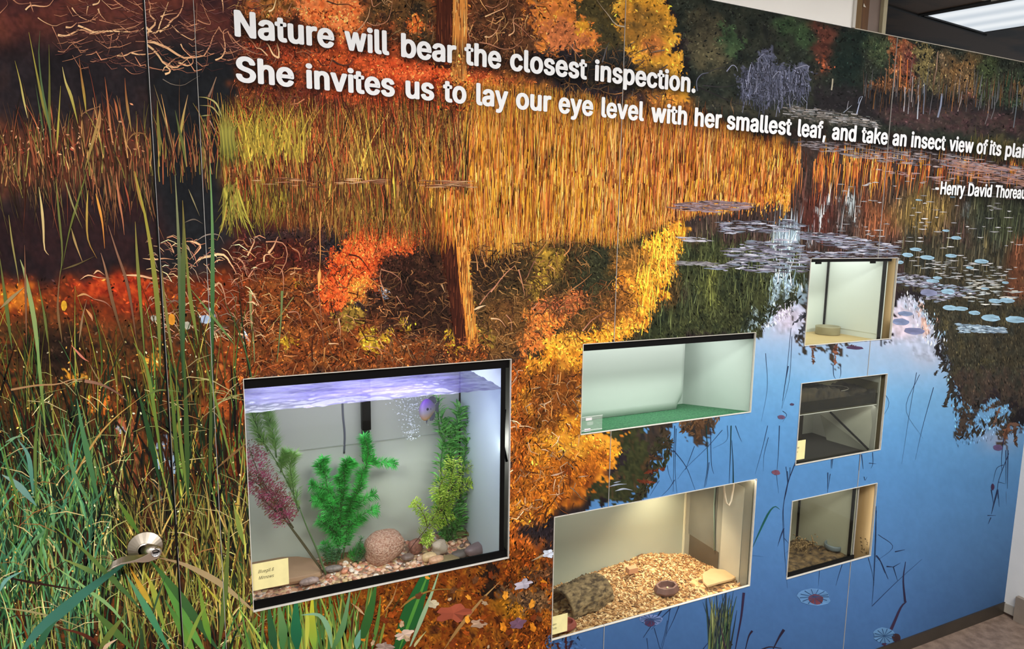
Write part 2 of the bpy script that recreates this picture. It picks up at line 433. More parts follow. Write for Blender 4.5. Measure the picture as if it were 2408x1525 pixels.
# yellow reflected tree
reg([(1588, 515), (1612, 528), (1606, 560), (1600, 590), (1586, 612), (1590, 640), (1566, 660), (1575, 690), (1572, 704), (1540, 722), (1530, 745), (1505, 770), (1485, 800), (1372, 830), (1372, 1010), (1480, 1000), (1470, 1050), (1446, 1090), (1430, 1140), (1300, 1180), (1290, 1220), (1200, 1230), (1195, 860), (1240, 850), (1300, 780), (1400, 775), (1460, 700), (1440, 640), (1480, 620), (1512, 560), (1560, 560), (1572, 530)], [(196, 112, 34), (232, 152, 44), (240, 168, 60), (214, 124, 40)], (26, 26), (9, 14), 1)
reg([(1440, 590), (1520, 590), (1530, 620), (1480, 650), (1430, 640)], [(110, 76, 36), (160, 104, 44)], (16, 16), (10, 14), 3)
reg([(1420, 690), (1520, 690), (1490, 740), (1400, 760), (1370, 790), (1330, 790)], [(110, 66, 34), (150, 92, 40), (90, 60, 32)], (20, 16), (12, 16), 4)
reg([(1244, 720), (1300, 705), (1350, 688), (1378, 684), (1386, 700), (1374, 730), (1340, 740), (1330, 762), (1300, 775), (1285, 800), (1262, 838), (1235, 820), (1200, 810), (1190, 790), (1230, 770)], [(190, 92, 46), (228, 132, 60), (214, 112, 50), (236, 150, 60)], (16, 16), (9, 13), 1)
reg([(1255, 715), (1380, 684), (1384, 708), (1330, 730), (1262, 740)], [(130, 66, 48), (176, 96, 64)], (10, 10), (8, 12), 2, .8)
reg([(1130, 700), (1240, 700), (1220, 840), (1120, 840)], [(70, 44, 28), (120, 82, 42), (90, 60, 34)], (16, 16), (14, 18), 4)
reg([(1195, 845), (1250, 850), (1235, 950), (1250, 1080), (1220, 1250), (1300, 1320), (1300, 1525), (1190, 1525)], [(110, 50, 20), (190, 100, 34), (150, 72, 26), (214, 132, 44)], (22, 44), (14, 20), 3)
reg([(1230, 880), (1300, 860), (1370, 870), (1370, 960), (1290, 1010), (1240, 1000)], [(56, 30, 20), (130, 66, 28), (90, 46, 24)], (14, 30), (14, 18), 2, .8)
reg([(1250, 1090), (1420, 1060), (1420, 1160), (1310, 1190), (1230, 1230)], [(130, 64, 26), (210, 120, 36), (160, 84, 30)], (20, 30), (14, 18), 3)
reg([(1400, 1010), (1520, 1000), (1560, 1020), (1565, 1060), (1540, 1080), (1530, 1130), (1500, 1180), (1400, 1190), (1390, 1160), (1440, 1120), (1470, 1050)], [(34, 38, 26), (60, 62, 38), (44, 50, 32), (80, 60, 40)], (12, 22), (12, 14), 1)
# red reflection
reg([(740, 640), (800, 590), (820, 530), (860, 500), (930, 480), (1000, 500), (1012, 540), (1000, 590), (960, 610), (900, 620), (890, 680), (870, 705), (840, 715), (760, 740), (735, 700)], [(176, 60, 28), (224, 84, 36), (240, 112, 56), (196, 66, 30)], (13, 13), (12, 14), 1)
reg([(820, 660), (880, 670), (862, 705), (820, 712)], [(220, 120, 46), (236, 150, 60)], (10, 10), (9, 12), 2)
reg([(1000, 420), (1060, 430), (1080, 540), (1030, 550), (990, 510)], [(170, 70, 34), (210, 104, 46), (120, 56, 34)], (10, 30), (12, 14), 3)
reg([(890, 605), (960, 600), (1010, 545), (1070, 555), (1090, 800), (1000, 790), (940, 760), (870, 740), (880, 680)], [(30, 20, 18), (56, 32, 24), (42, 28, 22), (70, 44, 30)], (26, 26), (12, 16), 2)
reg([(1032, 550), (1072, 550), (1106, 815), (1076, 812), (1052, 700)], [(54, 24, 16), (74, 36, 22)], (6, 60), (3, 20), 1)
reg([(1064, 460), (1094, 460), (1102, 560), (1106, 640), (1112, 720), (1126, 815), (1102, 822), (1090, 760), (1080, 660), (1066, 560)], [(190, 104, 34), (230, 152, 62), (214, 130, 48)], (5, 50), (2, 20), 0)
reg([(1075, 820), (1135, 812), (1130, 850), (1060, 862)], [(110, 54, 26), (160, 84, 36), (80, 40, 22)], (14, 10), (7, 12), 1)
# lower middle brown thicket
reg([(540, 620), (740, 610), (760, 740), (870, 742), (1000, 790), (1100, 830), (1200, 845), (580, 900), (520, 800)], [(64, 32, 20), (130, 64, 28), (100, 50, 26), (160, 90, 40), (84, 46, 26)], (18, 18), (16, 22), 4)
reg([(560, 540), (740, 560), (750, 640), (540, 640)], [(46, 22, 22), (90, 36, 26), (64, 28, 24)], (20, 20), (16, 22), 4)
for (a, b, r, cc) in [(868, 800, 22, 0), (905, 790, 14, 0), (1075, 800, 26, 0), (960, 770, 12, 0), (700, 675, 10, 0), (1140, 790, 24, 1), (670, 800, 12, 0), (820, 745, 30, 1)]:
    reg([(a - r, b - r * .6), (a, b - r * 1.3), (a + r, b - r * .4), (a + r * .8, b + r), (a - r * .7, b + r)], [(170, 130, 30), (214, 176, 60)] if cc == 0 else [(120, 96, 40), (160, 126, 52)], (10, 10), (8, 10), 1)
# --- lower left
reg([(-1300, 655), (80, 655), (200, 668), (330, 640), (420, 660), (560, 640), (600, 760), (560, 900), (-1300, 900)], [(64, 24, 18), (140, 56, 24), (96, 40, 22), (176, 84, 34)], (22, 20), (14, 22), 4)
reg([(-1300, 668), (60, 670), (110, 700), (60, 735), (-1300, 740)], [(170, 70, 24), (220, 130, 40), (190, 96, 30)], (12, 12), (12, 16), 2)
reg([(170, 655), (250, 645), (360, 650), (370, 730), (310, 740), (260, 700), (180, 700)], [(110, 26, 18), (170, 56, 26), (200, 80, 34)], (12, 12), (12, 16), 2)
reg([(-1300, 740), (600, 740), (600, 2500), (-1300, 2500)], [(40, 26, 18), (96, 56, 28), (60, 44, 26), (120, 60, 28), (44, 34, 24)], (22, 34), (16, 22), 5)
reg([(60, 780), (200, 780), (190, 880), (30, 880)], [(26, 18, 16), (46, 32, 24)], (20, 20), (14, 20), 4)
reg([(345, 830), (385, 815), (372, 860), (345, 885)], [(214, 130, 44), (240, 166, 66)], (10, 10), (7, 10), 1)
reg([(205, 935), (250, 925), (255, 965), (220, 975)], [(214, 96, 30), (250, 166, 70)], (6, 6), (7, 10), 1)
reg([(150, 880), (200, 870), (210, 890), (160, 905)], [(200, 130, 40), (240, 170, 60)], (6, 6), (7, 10), 1)
reg([(500, 780), (600, 800), (600, 1160), (520, 1160), (490, 960)], [(110, 44, 22), (170, 84, 36), (80, 36, 22), (200, 110, 50)], (16, 24), (14, 18), 3)
reg([(360, 1040), (420, 1030), (425, 1100), (370, 1100)], [(96, 110, 130), (170, 190, 214), (80, 60, 50)], (9, 9), (9, 10), 1)
reg([(340, 1130), (380, 1120), (390, 1190), (345, 1190)], [(110, 104, 100), (160, 150, 150), (60, 44, 36)], (8, 8), (8, 10), 1)
reg([(270, 990), (320, 990), (320, 1180), (250, 1180)], [(120, 60, 36), (184, 104, 70), (70, 36, 26)], (12, 18), (9, 12), 2)
for (a, b, r) in [(476, 752, 10), (500, 742, 8), (905, 690, 9), (575, 790, 6), (440, 770, 7), (285, 1010, 10), (405, 1085, 18)]:
    reg([(a - r, b - r), (a + r * .4, b - r), (a + r, b + r * .4), (a - r * .3, b + r)], [(150, 160, 180), (204, 214, 230)], (6, 6), (4, 6), 0)
# --- below the first tank
reg([(780, 1340), (1200, 1300), (1300, 1300), (1300, 1520), (1380, 1500), (1340, 2500), (600, 2500), (600, 1430)], [(76, 34, 16), (176, 92, 26), (130, 56, 20), (206, 126, 36), (90, 44, 22)], (18, 24), (14, 18), 2)
reg([(1140, 1320), (1170, 1320), (1168, 1400), (1140, 1400)], [(34, 22, 18), (60, 40, 26)], (9, 20), (7, 10), 1)
reg([(1160, 1405), (1240, 1400), (1245, 1450), (1170, 1455)], [(176, 110, 24), (214, 144, 40)], (14, 10), (9, 12), 2)
reg([(1180, 1390), (1300, 1380), (1300, 1440), (1240, 1430), (1180, 1400)], [(90, 60, 36), (150, 110, 70), (60, 44, 40)], (8, 12), (9, 12), 1)
reg([(1240, 1340), (1300, 1330), (1300, 1370), (1250, 1370)], [(60, 44, 36), (130, 84, 50)], (8, 12), (9, 12), 1)
# --- blue water
SKY = [(1780, 785), (1800, 760), (1840, 730), (1872, 690), (1885, 700), (1895, 735), (1905, 760), (1990, 800), (2090, 800), (2095, 780), (2115, 700), (2160, 690), (2190, 740), (2215, 790), (2200, 830), (2235, 860), (2255, 905), (2250, 950), (2280, 960), (2262, 1030), (2300, 960), (2318, 960), (2340, 940), (2380, 960), (2360, 1010), (2420, 1000), (2600, 1000), (2600, 2500), (1290, 2500), (1290, 1500), (1395, 1180), (1490, 1185), (1530, 1140), (1545, 1080), (1575, 1060), (1560, 1010), (1500, 1010), (1700, 960)]
_pre = IMG.copy()
reg(SKY, [(255, 0, 255)] * 2, (9, 9), (9, 13), 0)
msk = (np.abs(IMG - np.array([255, 0, 255])).sum(-1) < 5)
IMG = _pre
k = np.array([[680, 176, 184, 206], [760, 176, 186, 210], [830, 140, 176, 214], [900, 112, 166, 212], [1000, 94, 150, 203], [1100, 84, 136, 190], [1250, 80, 126, 180], [1400, 72, 112, 166], [1525, 66, 102, 152], [1700, 54, 86, 136]], float)
ys = YY + (XX - 1900) * -0.10
SKYC = np.stack([np.interp(ys, k[:, 0], k[:, i]) for i in (1, 2, 3)], -1)
g = np.clip((XX - 2080) / 330, 0, 1)[..., None]
SKYC = SKYC * (1 - g * np.array([0.10, 0.12, 0.13]) * (1 + 1.3 * np.clip((YY - 1150) / 300, 0, 1))[..., None])
g = np.clip((1700 - XX) / 400, 0, 1)[..., None] * np.clip((1300 - YY) / 300, 0, 1)[..., None]
SKYC = SKYC * (1 + g * 0.06)
for (cx, cy, rx, ry, cc, st) in [(1850, 745, 50, 45, (190, 184, 204), .8), (2120, 765, 50, 50, (206, 192, 206), .9), (2180, 830, 60, 40, (170, 178, 200), .7), (2060, 850, 90, 50, (150, 176, 206), .5), (2350, 1030, 50, 30, (150, 150, 170), .5), (1960, 860, 90, 30, (150, 186, 216), .4), (2290, 870, 40, 30, (160, 180, 204), .4)]:
    q = (np.exp(-(((XX - cx) / rx) ** 2 + ((YY - cy) / ry) ** 2)) * st * (0.5 + fbm(40, 30, 900 + cx, 3)))[..., None]
    q = np.clip(q, 0, 1)
    SKYC = SKYC * (1 - q) + np.array(cc, float) * q
SKYC = SKYC * (0.985 + 0.03 * fbm(30, 30, 77, 3))[..., None]
IMG[msk] = SKYC[msk]
# broken sky light between the reflected trees
n1 = fbm(16, 30, 500, 4); n2 = fbm(10, 26, 520, 3)
def flicker(poly, thr, col, soft=0.10, st=0.9, nn=None):
    nn = n1 if nn is None else nn
    m = blur(pip(poly, XX + (n2 - .5) * 30, YY + (n1 - .5) * 30).astype(float), 4)
    q = np.clip((nn - thr + (m - 1) * 0.5) / soft, 0, 1) * st * m
    IMG[:] = IMG * (1 - q[..., None]) + np.array(col, float) * q[..., None]
flicker([(1810, 530), (1870, 510), (1910, 560), (1890, 640), (1880, 690), (1800, 790), (1720, 790), (1760, 740), (1820, 690), (1790, 600)], .40, (164, 190, 210))
flicker([(1960, 480), (1990, 480), (1988, 555), (1955, 555)], .44, (176, 196, 206))
flicker([(1820, 455), (1850, 455), (1850, 520), (1825, 520)], .5, (176, 190, 196))
flicker([(1890, 450), (2040, 440), (2040, 560), (1890, 560)], .66, (176, 190, 196), nn=n2)
flicker([(2270, 480), (2300, 480), (2285, 550), (2270, 550)], .5, (160, 184, 200))
flicker([(2130, 700), (2250, 700), (2260, 850), (2240, 870), (2190, 800), (2130, 740)], .52, (150, 184, 210))
flicker([(2130, 700), (2230, 700), (2230, 790), (2160, 800)], .55, (206, 160, 140), nn=n2)
flicker([(1780, 650), (1910, 650), (1910, 760), (1850, 700)], .55, (150, 176, 200), nn=n2)
# hanging pine boughs of the reflection
for poly in [[(1885, 740), (1905, 720), (1905, 800), (1885, 790)], [(1500, 1000), (1570, 985), (1560, 1035), (1520, 1050)], [(1595, 985), (1680, 965), (1680, 1000), (1660, 1045), (1630, 1030), (1600, 1010)],
             [(2235, 855), (2600, 830), (2600, 960), (2380, 950), (2330, 920), (2300, 970), (2275, 1035), (2262, 1020), (2268, 960), (2245, 900)], [(1895, 805), (1930, 808), (1920, 840), (1900, 830)], [(1950, 800), (1975, 802), (1970, 860), (1958, 840)],
             [(2340, 1000), (2390, 990), (2380, 1040), (2365, 1050)]]:
    reg(poly, [(40, 40, 40), (66, 54, 46), (48, 48, 42)], (12, 24), (12, 12), 0)
reg([(2120, 560), (2600, 600), (2600, 870), (2235, 870), (2215, 790), (2190, 740), (2160, 690), (2115, 690)], [(40, 42, 38), (62, 56, 42), (50, 50, 42), (72, 66, 46)], (20, 34), (10, 14), 1)
reg([(2380, 560), (2430, 560), (2410, 720), (2370, 700)], [(84, 48, 36), (120, 70, 46)], (9, 30), (10, 14), 3, .8)
_w = ((IMG[..., 2] > IMG[..., 0] + 40) & (IMG[..., 2] > 110))[..., None]
IMG[:] = IMG * np.where(_w, (0.985 + 0.03 * fbm(7, 9, 61, 2))[..., None], (0.88 + 0.24 * fbm(7, 9, 61, 2))[..., None])
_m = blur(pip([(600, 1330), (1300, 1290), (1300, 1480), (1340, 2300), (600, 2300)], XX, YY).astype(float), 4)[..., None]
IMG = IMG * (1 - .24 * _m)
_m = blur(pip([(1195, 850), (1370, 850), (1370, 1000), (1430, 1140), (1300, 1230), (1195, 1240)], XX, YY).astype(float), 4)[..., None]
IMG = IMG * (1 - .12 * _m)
IMG = np.clip(IMG, 0, 255)

def at_img(x, y):
    i = np.clip(((np.asarray(x) - CX0) / STEP).round().astype(int), 0, len(gx) - 1)
    j = np.clip(((np.asarray(y) - CY0) / STEP).round().astype(int), 0, len(gy) - 1)
    return IMG[j, i]
# ------------------------------------------------------------------ lettering of the mural
def x_at(px, z):
    lo, hi = -1.0, 4.5
    for _ in range(40):
        m = (lo + hi) / 2
        if pxy(m, z)[0] < px: lo = m
        else: hi = m
    return lo
TXT = [
 (0.420, 0.0560, [('Nature', 551.8, 786), ('will', 810, 915), ('bear', 942.6, 1072.5), ('the', 1091, 1177.6), ('closest', 1198, 1379), ('inspection.', 1396.8, 1634)]),
 (0.3235, 0.0550, [('She', 555, 692), ('invites', 719.7, 928), ('us', 953, 1020.5), ('to', 1041, 1096), ('lay', 1118.8, 1194), ('our', 1212, 1295), ('eye', 1312, 1393.5), ('level', 1412.5, 1512.7), ('with', 1529, 1613.7), ('her', 1631, 1695),
   ('smallest', 1706.7, 1870.5), ('leaf,', 1873.8, 1941), ('and', 1953.8, 2011), ('take', 2023, 2085), ('an', 2096, 2129), ('insect', 2139.6, 2220.5), ('view', 2229, 2286), ('of', 2293.5, 2319), ('its', 2324, 2352), ('plain.', 2361, 2428)]),
 (0.1600, 0.0490, [('-Henry', 2196.6, 2266), ('David', 2273.8, 2329.4), ('Thoreau', 2337, 2409)]),
]
TXT[1][2][11] = ('leaf,', 1873.5, 1940)
TXT[1][2][10] = ('smallest', 1706.7, 1859)
LET = []   # (verts, faces)
for zb, cap, ws in TXT:
    rng = [(x_at(a, EYE + zb), x_at(b, EYE + zb)) for _, a, b in ws]
    LET.append(text_fit([q[0] for q in ws], rng, EYE + zb, cap, D - 0.0026, bold=0.036))
# printed drop shadow of the letters, part of the picture
SH = np.zeros(XX.shape)
for V, Fc in LET:
    V = np.array(V)
    px, py = pxy(V[:, 0], V[:, 2])
    r = np.random.default_rng(3)
    for f in Fc:
        X = px[list(f)]; Y = py[list(f)]
        for t in range(1, len(f) - 1):
            x = X[[0, t, t + 1]]; y = Y[[0, t, t + 1]]
            a = abs((x[1] - x[0]) * (y[2] - y[0]) - (x[2] - x[0]) * (y[1] - y[0])) / 2
            n = int(a / 3) + (1 if r.random() < (a / 3) % 1 else 0)
            if not n: continue
            u = r.random((n, 2)); s = u.sum(1) > 1; u[s] = 1 - u[s]
            qx = x[0] + u[:, 0] * (x[1] - x[0]) + u[:, 1] * (x[2] - x[0]) + 3
            qy = y[0] + u[:, 0] * (y[1] - y[0]) + u[:, 1] * (y[2] - y[0]) + 4
            i = ((qx - CX0) / STEP).round().astype(int); j = ((qy - CY0) / STEP).round().astype(int)
            ok = (i >= 0) & (i < len(gx)) & (j >= 0) & (j < len(gy))
            np.add.at(SH, (j[ok], i[ok]), 1)
SH = np.clip(blur(SH, 2) / 16.0, 0, 1) ** 0.8 * 0.66
def shade_at(x, y):
    i = np.clip(((np.asarray(x) - CX0) / STEP).round().astype(int), 0, len(gx) - 1)
    j = np.clip(((np.asarray(y) - CY0) / STEP).round().astype(int), 0, len(gy) - 1)
    return 1 - SH[j, i]

# ------------------------------------------------------------------ printed marks laid over the colour field
QV = []; QC = []; QZ = []
_layer = [0]
def push(v, c):
    """v: (M,4,2) pixels, c: (M,4,3) colours 0..255"""
    m = len(v)
    if m == 0: return
    s = shade_at(v[..., 0], v[..., 1])[..., None]
    QV.append(v); QC.append(np.clip(c * s, 0, 255)); 
    QZ.append(_layer[0] + np.arange(m) / m)
    _layer[0] += 1

def strokes(pts, wd, col, cj=0.12):
    pts = np.asarray(pts, float); N, K, _ = pts.shape
    t = np.zeros_like(pts)
    t[:, 1:-1] = pts[:, 2:] - pts[:, :-2]; t[:, 0] = pts[:, 1] - pts[:, 0]; t[:, -1] = pts[:, -1] - pts[:, -2]
    t /= np.maximum(np.linalg.norm(t, axis=-1, keepdims=True), 1e-6)
    nrm = np.stack([-t[..., 1], t[..., 0]], -1)
    wd = np.asarray(wd, float)
    if wd.ndim == 1: wd = wd[:, None] * np.ones(K)
    a = pts + nrm * wd[..., None] / 2; b = pts - nrm * wd[..., None] / 2
    col = np.asarray(col, float)
    if col.ndim == 2: col = col[:, None, :] * np.ones((1, K, 1))
    col = col * (1 + RNG.normal(0, cj, (N, 1, 1))) * (1 + RNG.normal(0, cj * .5, (N, K, 1)))
    v = np.stack([a[:, :-1], a[:, 1:], b[:, 1:], b[:, :-1]], 2).reshape(-1, 4, 2)
    c = np.stack([col[:, :-1], col[:, 1:], col[:, 1:], col[:, :-1]], 2).reshape(-1, 4, 3)
    push(v, c)

def blades(x, y, h, w, col, lean=0.1, curve=0.15, K=5, cj=0.15, tip=None, up=True, wtip=0.15):
    """grass blades: x, y roots; h heights in pixels; col (N,3)"""
    x = np.asarray(x, float); y = np.asarray(y, float); N = len(x)
    t = np.linspace(0, 1, K)[None, :]
    ln = RNG.normal(0, lean, (N, 1)) + ((x - 1077) / 11360)[:, None] * (1 if up else -1)
    cv = RNG.normal(0, curve, (N, 1))
    s = -1 if up else 1
    h = np.asarray(h, float)[:, None] * np.ones((N, 1))
    X = x[:, None] + h * (ln * t + cv * t * t); Y = y[:, None] + s * h * t
    wd = np.asarray(w, float)[:, None] * np.ones((N, 1)) * (np.minimum(1, (0.6 + 1.6 * t)) * (1 - t ** 1.6) + wtip)
    col = np.asarray(col, float)
    cc = col[:, None, :] * np.ones((1, K, 1))
    if tip is not None: cc = cc * (1 - t[..., None]) + np.asarray(tip, float) * t[..., None]
    strokes(np.stack([X, Y], -1), wd, cc, cj)

def pick(cols, n, p=None):
    cols = np.array(cols, float)
    return cols[RNG.choice(len(cols), n, p=p)]

def flecks(x, y, r, col, asp=0.5, ang=None, cj=0.2):
    N = len(x)
    ang = RNG.random(N) * 6.28 if ang is None else ang
    r = np.asarray(r, float) * np.ones(N)
    a = np.stack([np.cos(ang), np.sin(ang)], -1) * r[:, None]; b = np.stack([-np.sin(ang), np.cos(ang)], -1) * (r * asp)[:, None]
    c = np.stack([x, y], -1)
    v = np.stack([c - a, c - b + a * .15, c + a, c + b - a * .1], 1)
    col = np.asarray(col, float) * (1 + RNG.normal(0, cj, (N, 1)))
    push(v, col[:, None, :] * np.ones((1, 4, 1)))

def rnd_in(poly, n):
    xs = [p[0] for p in poly]; ys = [p[1] for p in poly]
    x = RNG.uniform(min(xs), max(xs), n * 3); y = RNG.uniform(min(ys), max(ys), n * 3)
    m = pip(poly, x, y)
    return x[m][:n], y[m][:n]

def spline(p, n):
    p = np.array(p, float)
    if len(p) == 2:
        t = np.linspace(0, 1, n)[:, None]; return p[0] * (1 - t) + p[1] * t
    q = np.vstack([2 * p[0] - p[1], p, 2 * p[-1] - p[-2]])
    out = []
    T = np.linspace(0, len(p) - 1, n)
    for t in T:
        i = min(int(t), len(p) - 2); f = t - i
        a, b, c, d = q[i], q[i + 1], q[i + 2], q[i + 3]
        out.append(0.5 * ((2 * b) + (c - a) * f + (2 * a - 5 * b + 4 * c - d) * f * f + (3 * b - a - 3 * c + d) * f ** 3))
    return np.array(out)

def Z(ox, oy, s, lines):
    """lines read off an enlarged view: [width, colour, colour2, point, point, ...] in its own scale"""
    for l in lines:
        w, c1, c2 = l[:3]
        K = 10 if len(l) > 5 else 6
        p = spline([(a / s + ox, b / s + oy) for a, b in l[3:]], K)
        t = np.linspace(0, 1, K)
        wd = w * (1 - 0.75 * t) if w > 0 else -w * np.minimum(1, np.minimum(t * 3 + .12, (1 - t) * 1.6 + .1))
        cc = np.array(c1)[None] * (1 - t[:, None]) + np.array(c2)[None] * t[:, None]
        strokes(p[None], wd[None], cc[None], 0.03)

# -- texture of leaves, taken from the field itself
def leafy(poly, n, r, asp=.5, cj=.28, ang=None, boost=1.0):
    x, y = rnd_in(poly, n)
    a = None if ang is None else RNG.normal(ang[0], ang[1], len(x))
    flecks(x, y, RNG.uniform(.5, 1.3, len(x)) * r, at_img(x + RNG.normal(0, 5, len(x)), y + RNG.normal(0, 5, len(x))) * boost, asp, a, cj)
leafy([(540, -300), (1620, -300), (1625, 260), (1090, 300), (560, 340)], 15000, 4.5, .45, .30)
leafy([(540, 20), (1240, 20), (1240, 260), (1000, 300), (560, 340)], 6000, 3.2, .4, .45, (1.57, .7), 1.15)
leafy([(1555, -300), (2500, -200), (2500, 400), (1900, 340), (1620, 250)], 12000, 3.6, .5, .26)
leafy([(2030, 80), (2420, 140), (2420, 260), (2030, 215)], 2600, 3.0, .3, .5, (1.6, .3), 1.05)
n = 240; x, y = rnd_in([(1640, 10), (2420, 140), (2420, 250), (2000, 230), (1900, 220), (1630, 150)], n); n = len(x)
flecks(x, y, RNG.uniform(2, 5.5, n), pick([(22, 26, 26), (30, 34, 30), (20, 22, 24)], n), .5, None, .15)
leafy(box(-1200, 650, 620, 2400), 22000, 5.0, .45, .45)
leafy([(540, 540), (1600, 500), (1480, 810), (1200, 850), (560, 900)], 15000, 4.2, .4, .36)
leafy([(740, 500), (1010, 480), (1010, 620), (880, 720), (700, 740)], 3500, 3.6, .35, .4, (1.4, .6), 1.15)
leafy([(1190, 700), (1600, 510), (1620, 600), (1480, 810), (1370, 1010), (1470, 1060), (1300, 1200), (1190, 1240)], 9000, 4.2, .4, .22, (1.2, .6), 1.05)
leafy([(1190, 840), (1300, 840), (1300, 1525), (1190, 1525)], 3500, 5.5, .35, .35, (1.9, .5))
leafy([(620, 1400), (1290, 1300), (1380, 1525), (1340, 2300), (600, 2300)], 14000, 5.0, .40, .30)
leafy([(1860, 330), (2500, 390), (2500, 860), (2215, 870), (2110, 690), (1880, 690), (1600, 600), (1560, 560)], 9000, 4.5, .28, .35, (1.5, .12))
leafy([(1500, 540), (1900, 600), (1860, 740), (1780, 790), (1480, 815)], 6000, 4.5, .4, .3, (1.4, .4))
leafy([(2115, 690), (2500, 690), (2500, 1000), (2250, 1050), (2215, 800)], 4000, 4.0, .3, .3, (1.5, .2))
# pointed boughs at the edges of the reflected trees against the blue water
for (x0, y0, x1, y1, n, c) in [(1490, 1185, 1575, 1060, 60, (46, 50, 34)), (2190, 740, 2262, 1000, 70, (44, 42, 40)), (2262, 1030, 2400, 960, 60, (48, 44, 40)), (1690, 800, 1880, 700, 90, (40, 46, 34)), (1560, 1020, 1500, 1180, 60, (52, 48, 34)), (1600, 1000, 1680, 985, 60, (90, 66, 44)), (1560, 1010, 1572, 1060, 30, (60, 50, 38))]:
    t = RNG.random(n)
    flecks(x0 + (x1 - x0) * t + RNG.normal(0, 6, n), y0 + (y1 - y0) * t + RNG.normal(0, 6, n), RNG.uniform(5, 12, n), np.array(c)[None] * np.ones((n, 1)), .3, RNG.normal(1.9, .5, n), .2)
def sprig(x, y, ang, L, c, n=16):
    t = RNG.random(n)
    flecks(x + np.cos(ang) * L * t, y + np.sin(ang) * L * t, RNG.uniform(.12, .26, n) * L * (1.1 - t * .5), np.array(c)[None] * np.ones((n, 1)), .35, ang + RNG.normal(0, .8, n), .2)
for (x, y, a, L, c) in [(1530, 1060, -.3, 55, (48, 46, 34)), (1530, 1075, .1, 40, (60, 44, 34)), (1520, 1110, -.2, 44, (90, 44, 30)), (1500, 1130, .1, 40, (100, 50, 34)), (1600, 1000, .6, 40, (84, 62, 44)), (1650, 975, 1.75, 72, (76, 56, 40)), (1640, 975, 1.5, 50, (84, 62, 44)), (1670, 985, 1.3, 34, (60, 52, 44)), (1625, 990, 2.4, 34, (60, 52, 44)),
                        (1900, 735, 2.5, 44, (50, 52, 60)), (1895, 765, 2.3, 40, (54, 56, 64)), (1910, 812, 1.5, 42, (96, 70, 60)), (1965, 812, 1.6, 46, (110, 70, 54)), (2000, 812, .2, 20, (90, 60, 70)), (2240, 900, 1.9, 60, (50, 46, 42)), (2275, 960, 1.9, 74, (60, 50, 44)), (2310, 930, 2.0, 60, (50, 46, 44)), (2350, 960, 1.9, 44, (90, 70, 60)),
                        (2372, 1000, 1.9, 50, (96, 64, 48)), (2385, 990, 1.5, 60, (80, 60, 50)), (2350, 945, 2.6, 40, (60, 50, 44)), (2395, 930, 2.7, 60, (50, 46, 44)), (2220, 850, 2.2, 40, (48, 46, 44)), (1545, 1030, .2, 44, (44, 44, 34)), (1480, 1190, 1.4, 20, (60, 44, 34)), (1330, 1500, 1.5, 40, (60, 34, 34)), (1345, 1505, 1.9, 36, (50, 40, 60)), (1310, 1510, 1.3, 30, (70, 36, 30))]:
    sprig(x, y, a, L, c)

# -- reflections: long vertical threads
x, y = rnd_in([(1860, 430), (2420, 480), (2420, 640), (2200, 660), (1880, 600), (1700, 560), (1560, 560)], 1800)
blades(x, y, RNG.uniform(15, 60, len(x)), RNG.uniform(1, 2.4, len(x)), at_img(x, y) * RNG.uniform(.6, 1.8, (len(x), 1)), .02, .03, 3, .2)
x, y = rnd_in([(1480, 560), (1860, 560), (1900, 690), (1500, 800)], 500)
blades(x, y, RNG.uniform(20, 60, len(x)), RNG.uniform(1, 2.2, len(x)), at_img(x, y) * RNG.uniform(1.1, 1.9, (len(x), 1)), .12, .1, 4, .2)
# forest trunks on the far bank
for (px, y0, y1, w, c) in [(2146, 180, 240, 3, (150, 140, 140)), (2128, 205, 262, 2.5, (170, 168, 176)), (2138, 208, 268, 2, (150, 150, 160)), (2160, 200, 280, 3, (176, 182, 196)), (2174, 196, 268, 2, (120, 130, 150)), (2215, 220, 276, 4, (130, 140, 164)), (2262, 215, 262, 2, (160, 150, 150)), (2205, 122, 200, 2.5, (170, 140, 120)), (2092, 110, 200, 1.5, (130, 90, 60)), (2105, 130, 205, 2, (214, 130, 66)), (2118, 130, 205, 2, (230, 150, 84)), (2134, 140, 205, 2, (214, 120, 60)), (1958, 185, 212, 3, (176, 170, 150)), (2340, 240, 280, 1.6, (120, 120, 126)), (2393, 200, 300, 2, (110, 120, 130)), (2326, 250, 292, 1.5, (120, 116, 120))]:
    strokes([[(px, y0), ((px + px - (2 if px < 2200 else 6)) / 2, (y0 + y1) / 2), (px - (3 if px < 2200 else 10), y1)]], [[w, w, w]], [c], .02)
x = RNG.uniform(2030, 2420, 260); y = RNG.uniform(200, 270, 260)
blades(x, y, RNG.uniform(20, 70, 260), RNG.uniform(1, 2, 260), pick([(40, 36, 34), (60, 50, 44), (120, 84, 50), (90, 70, 60), (110, 110, 116)], 260), .02, .03, 3)
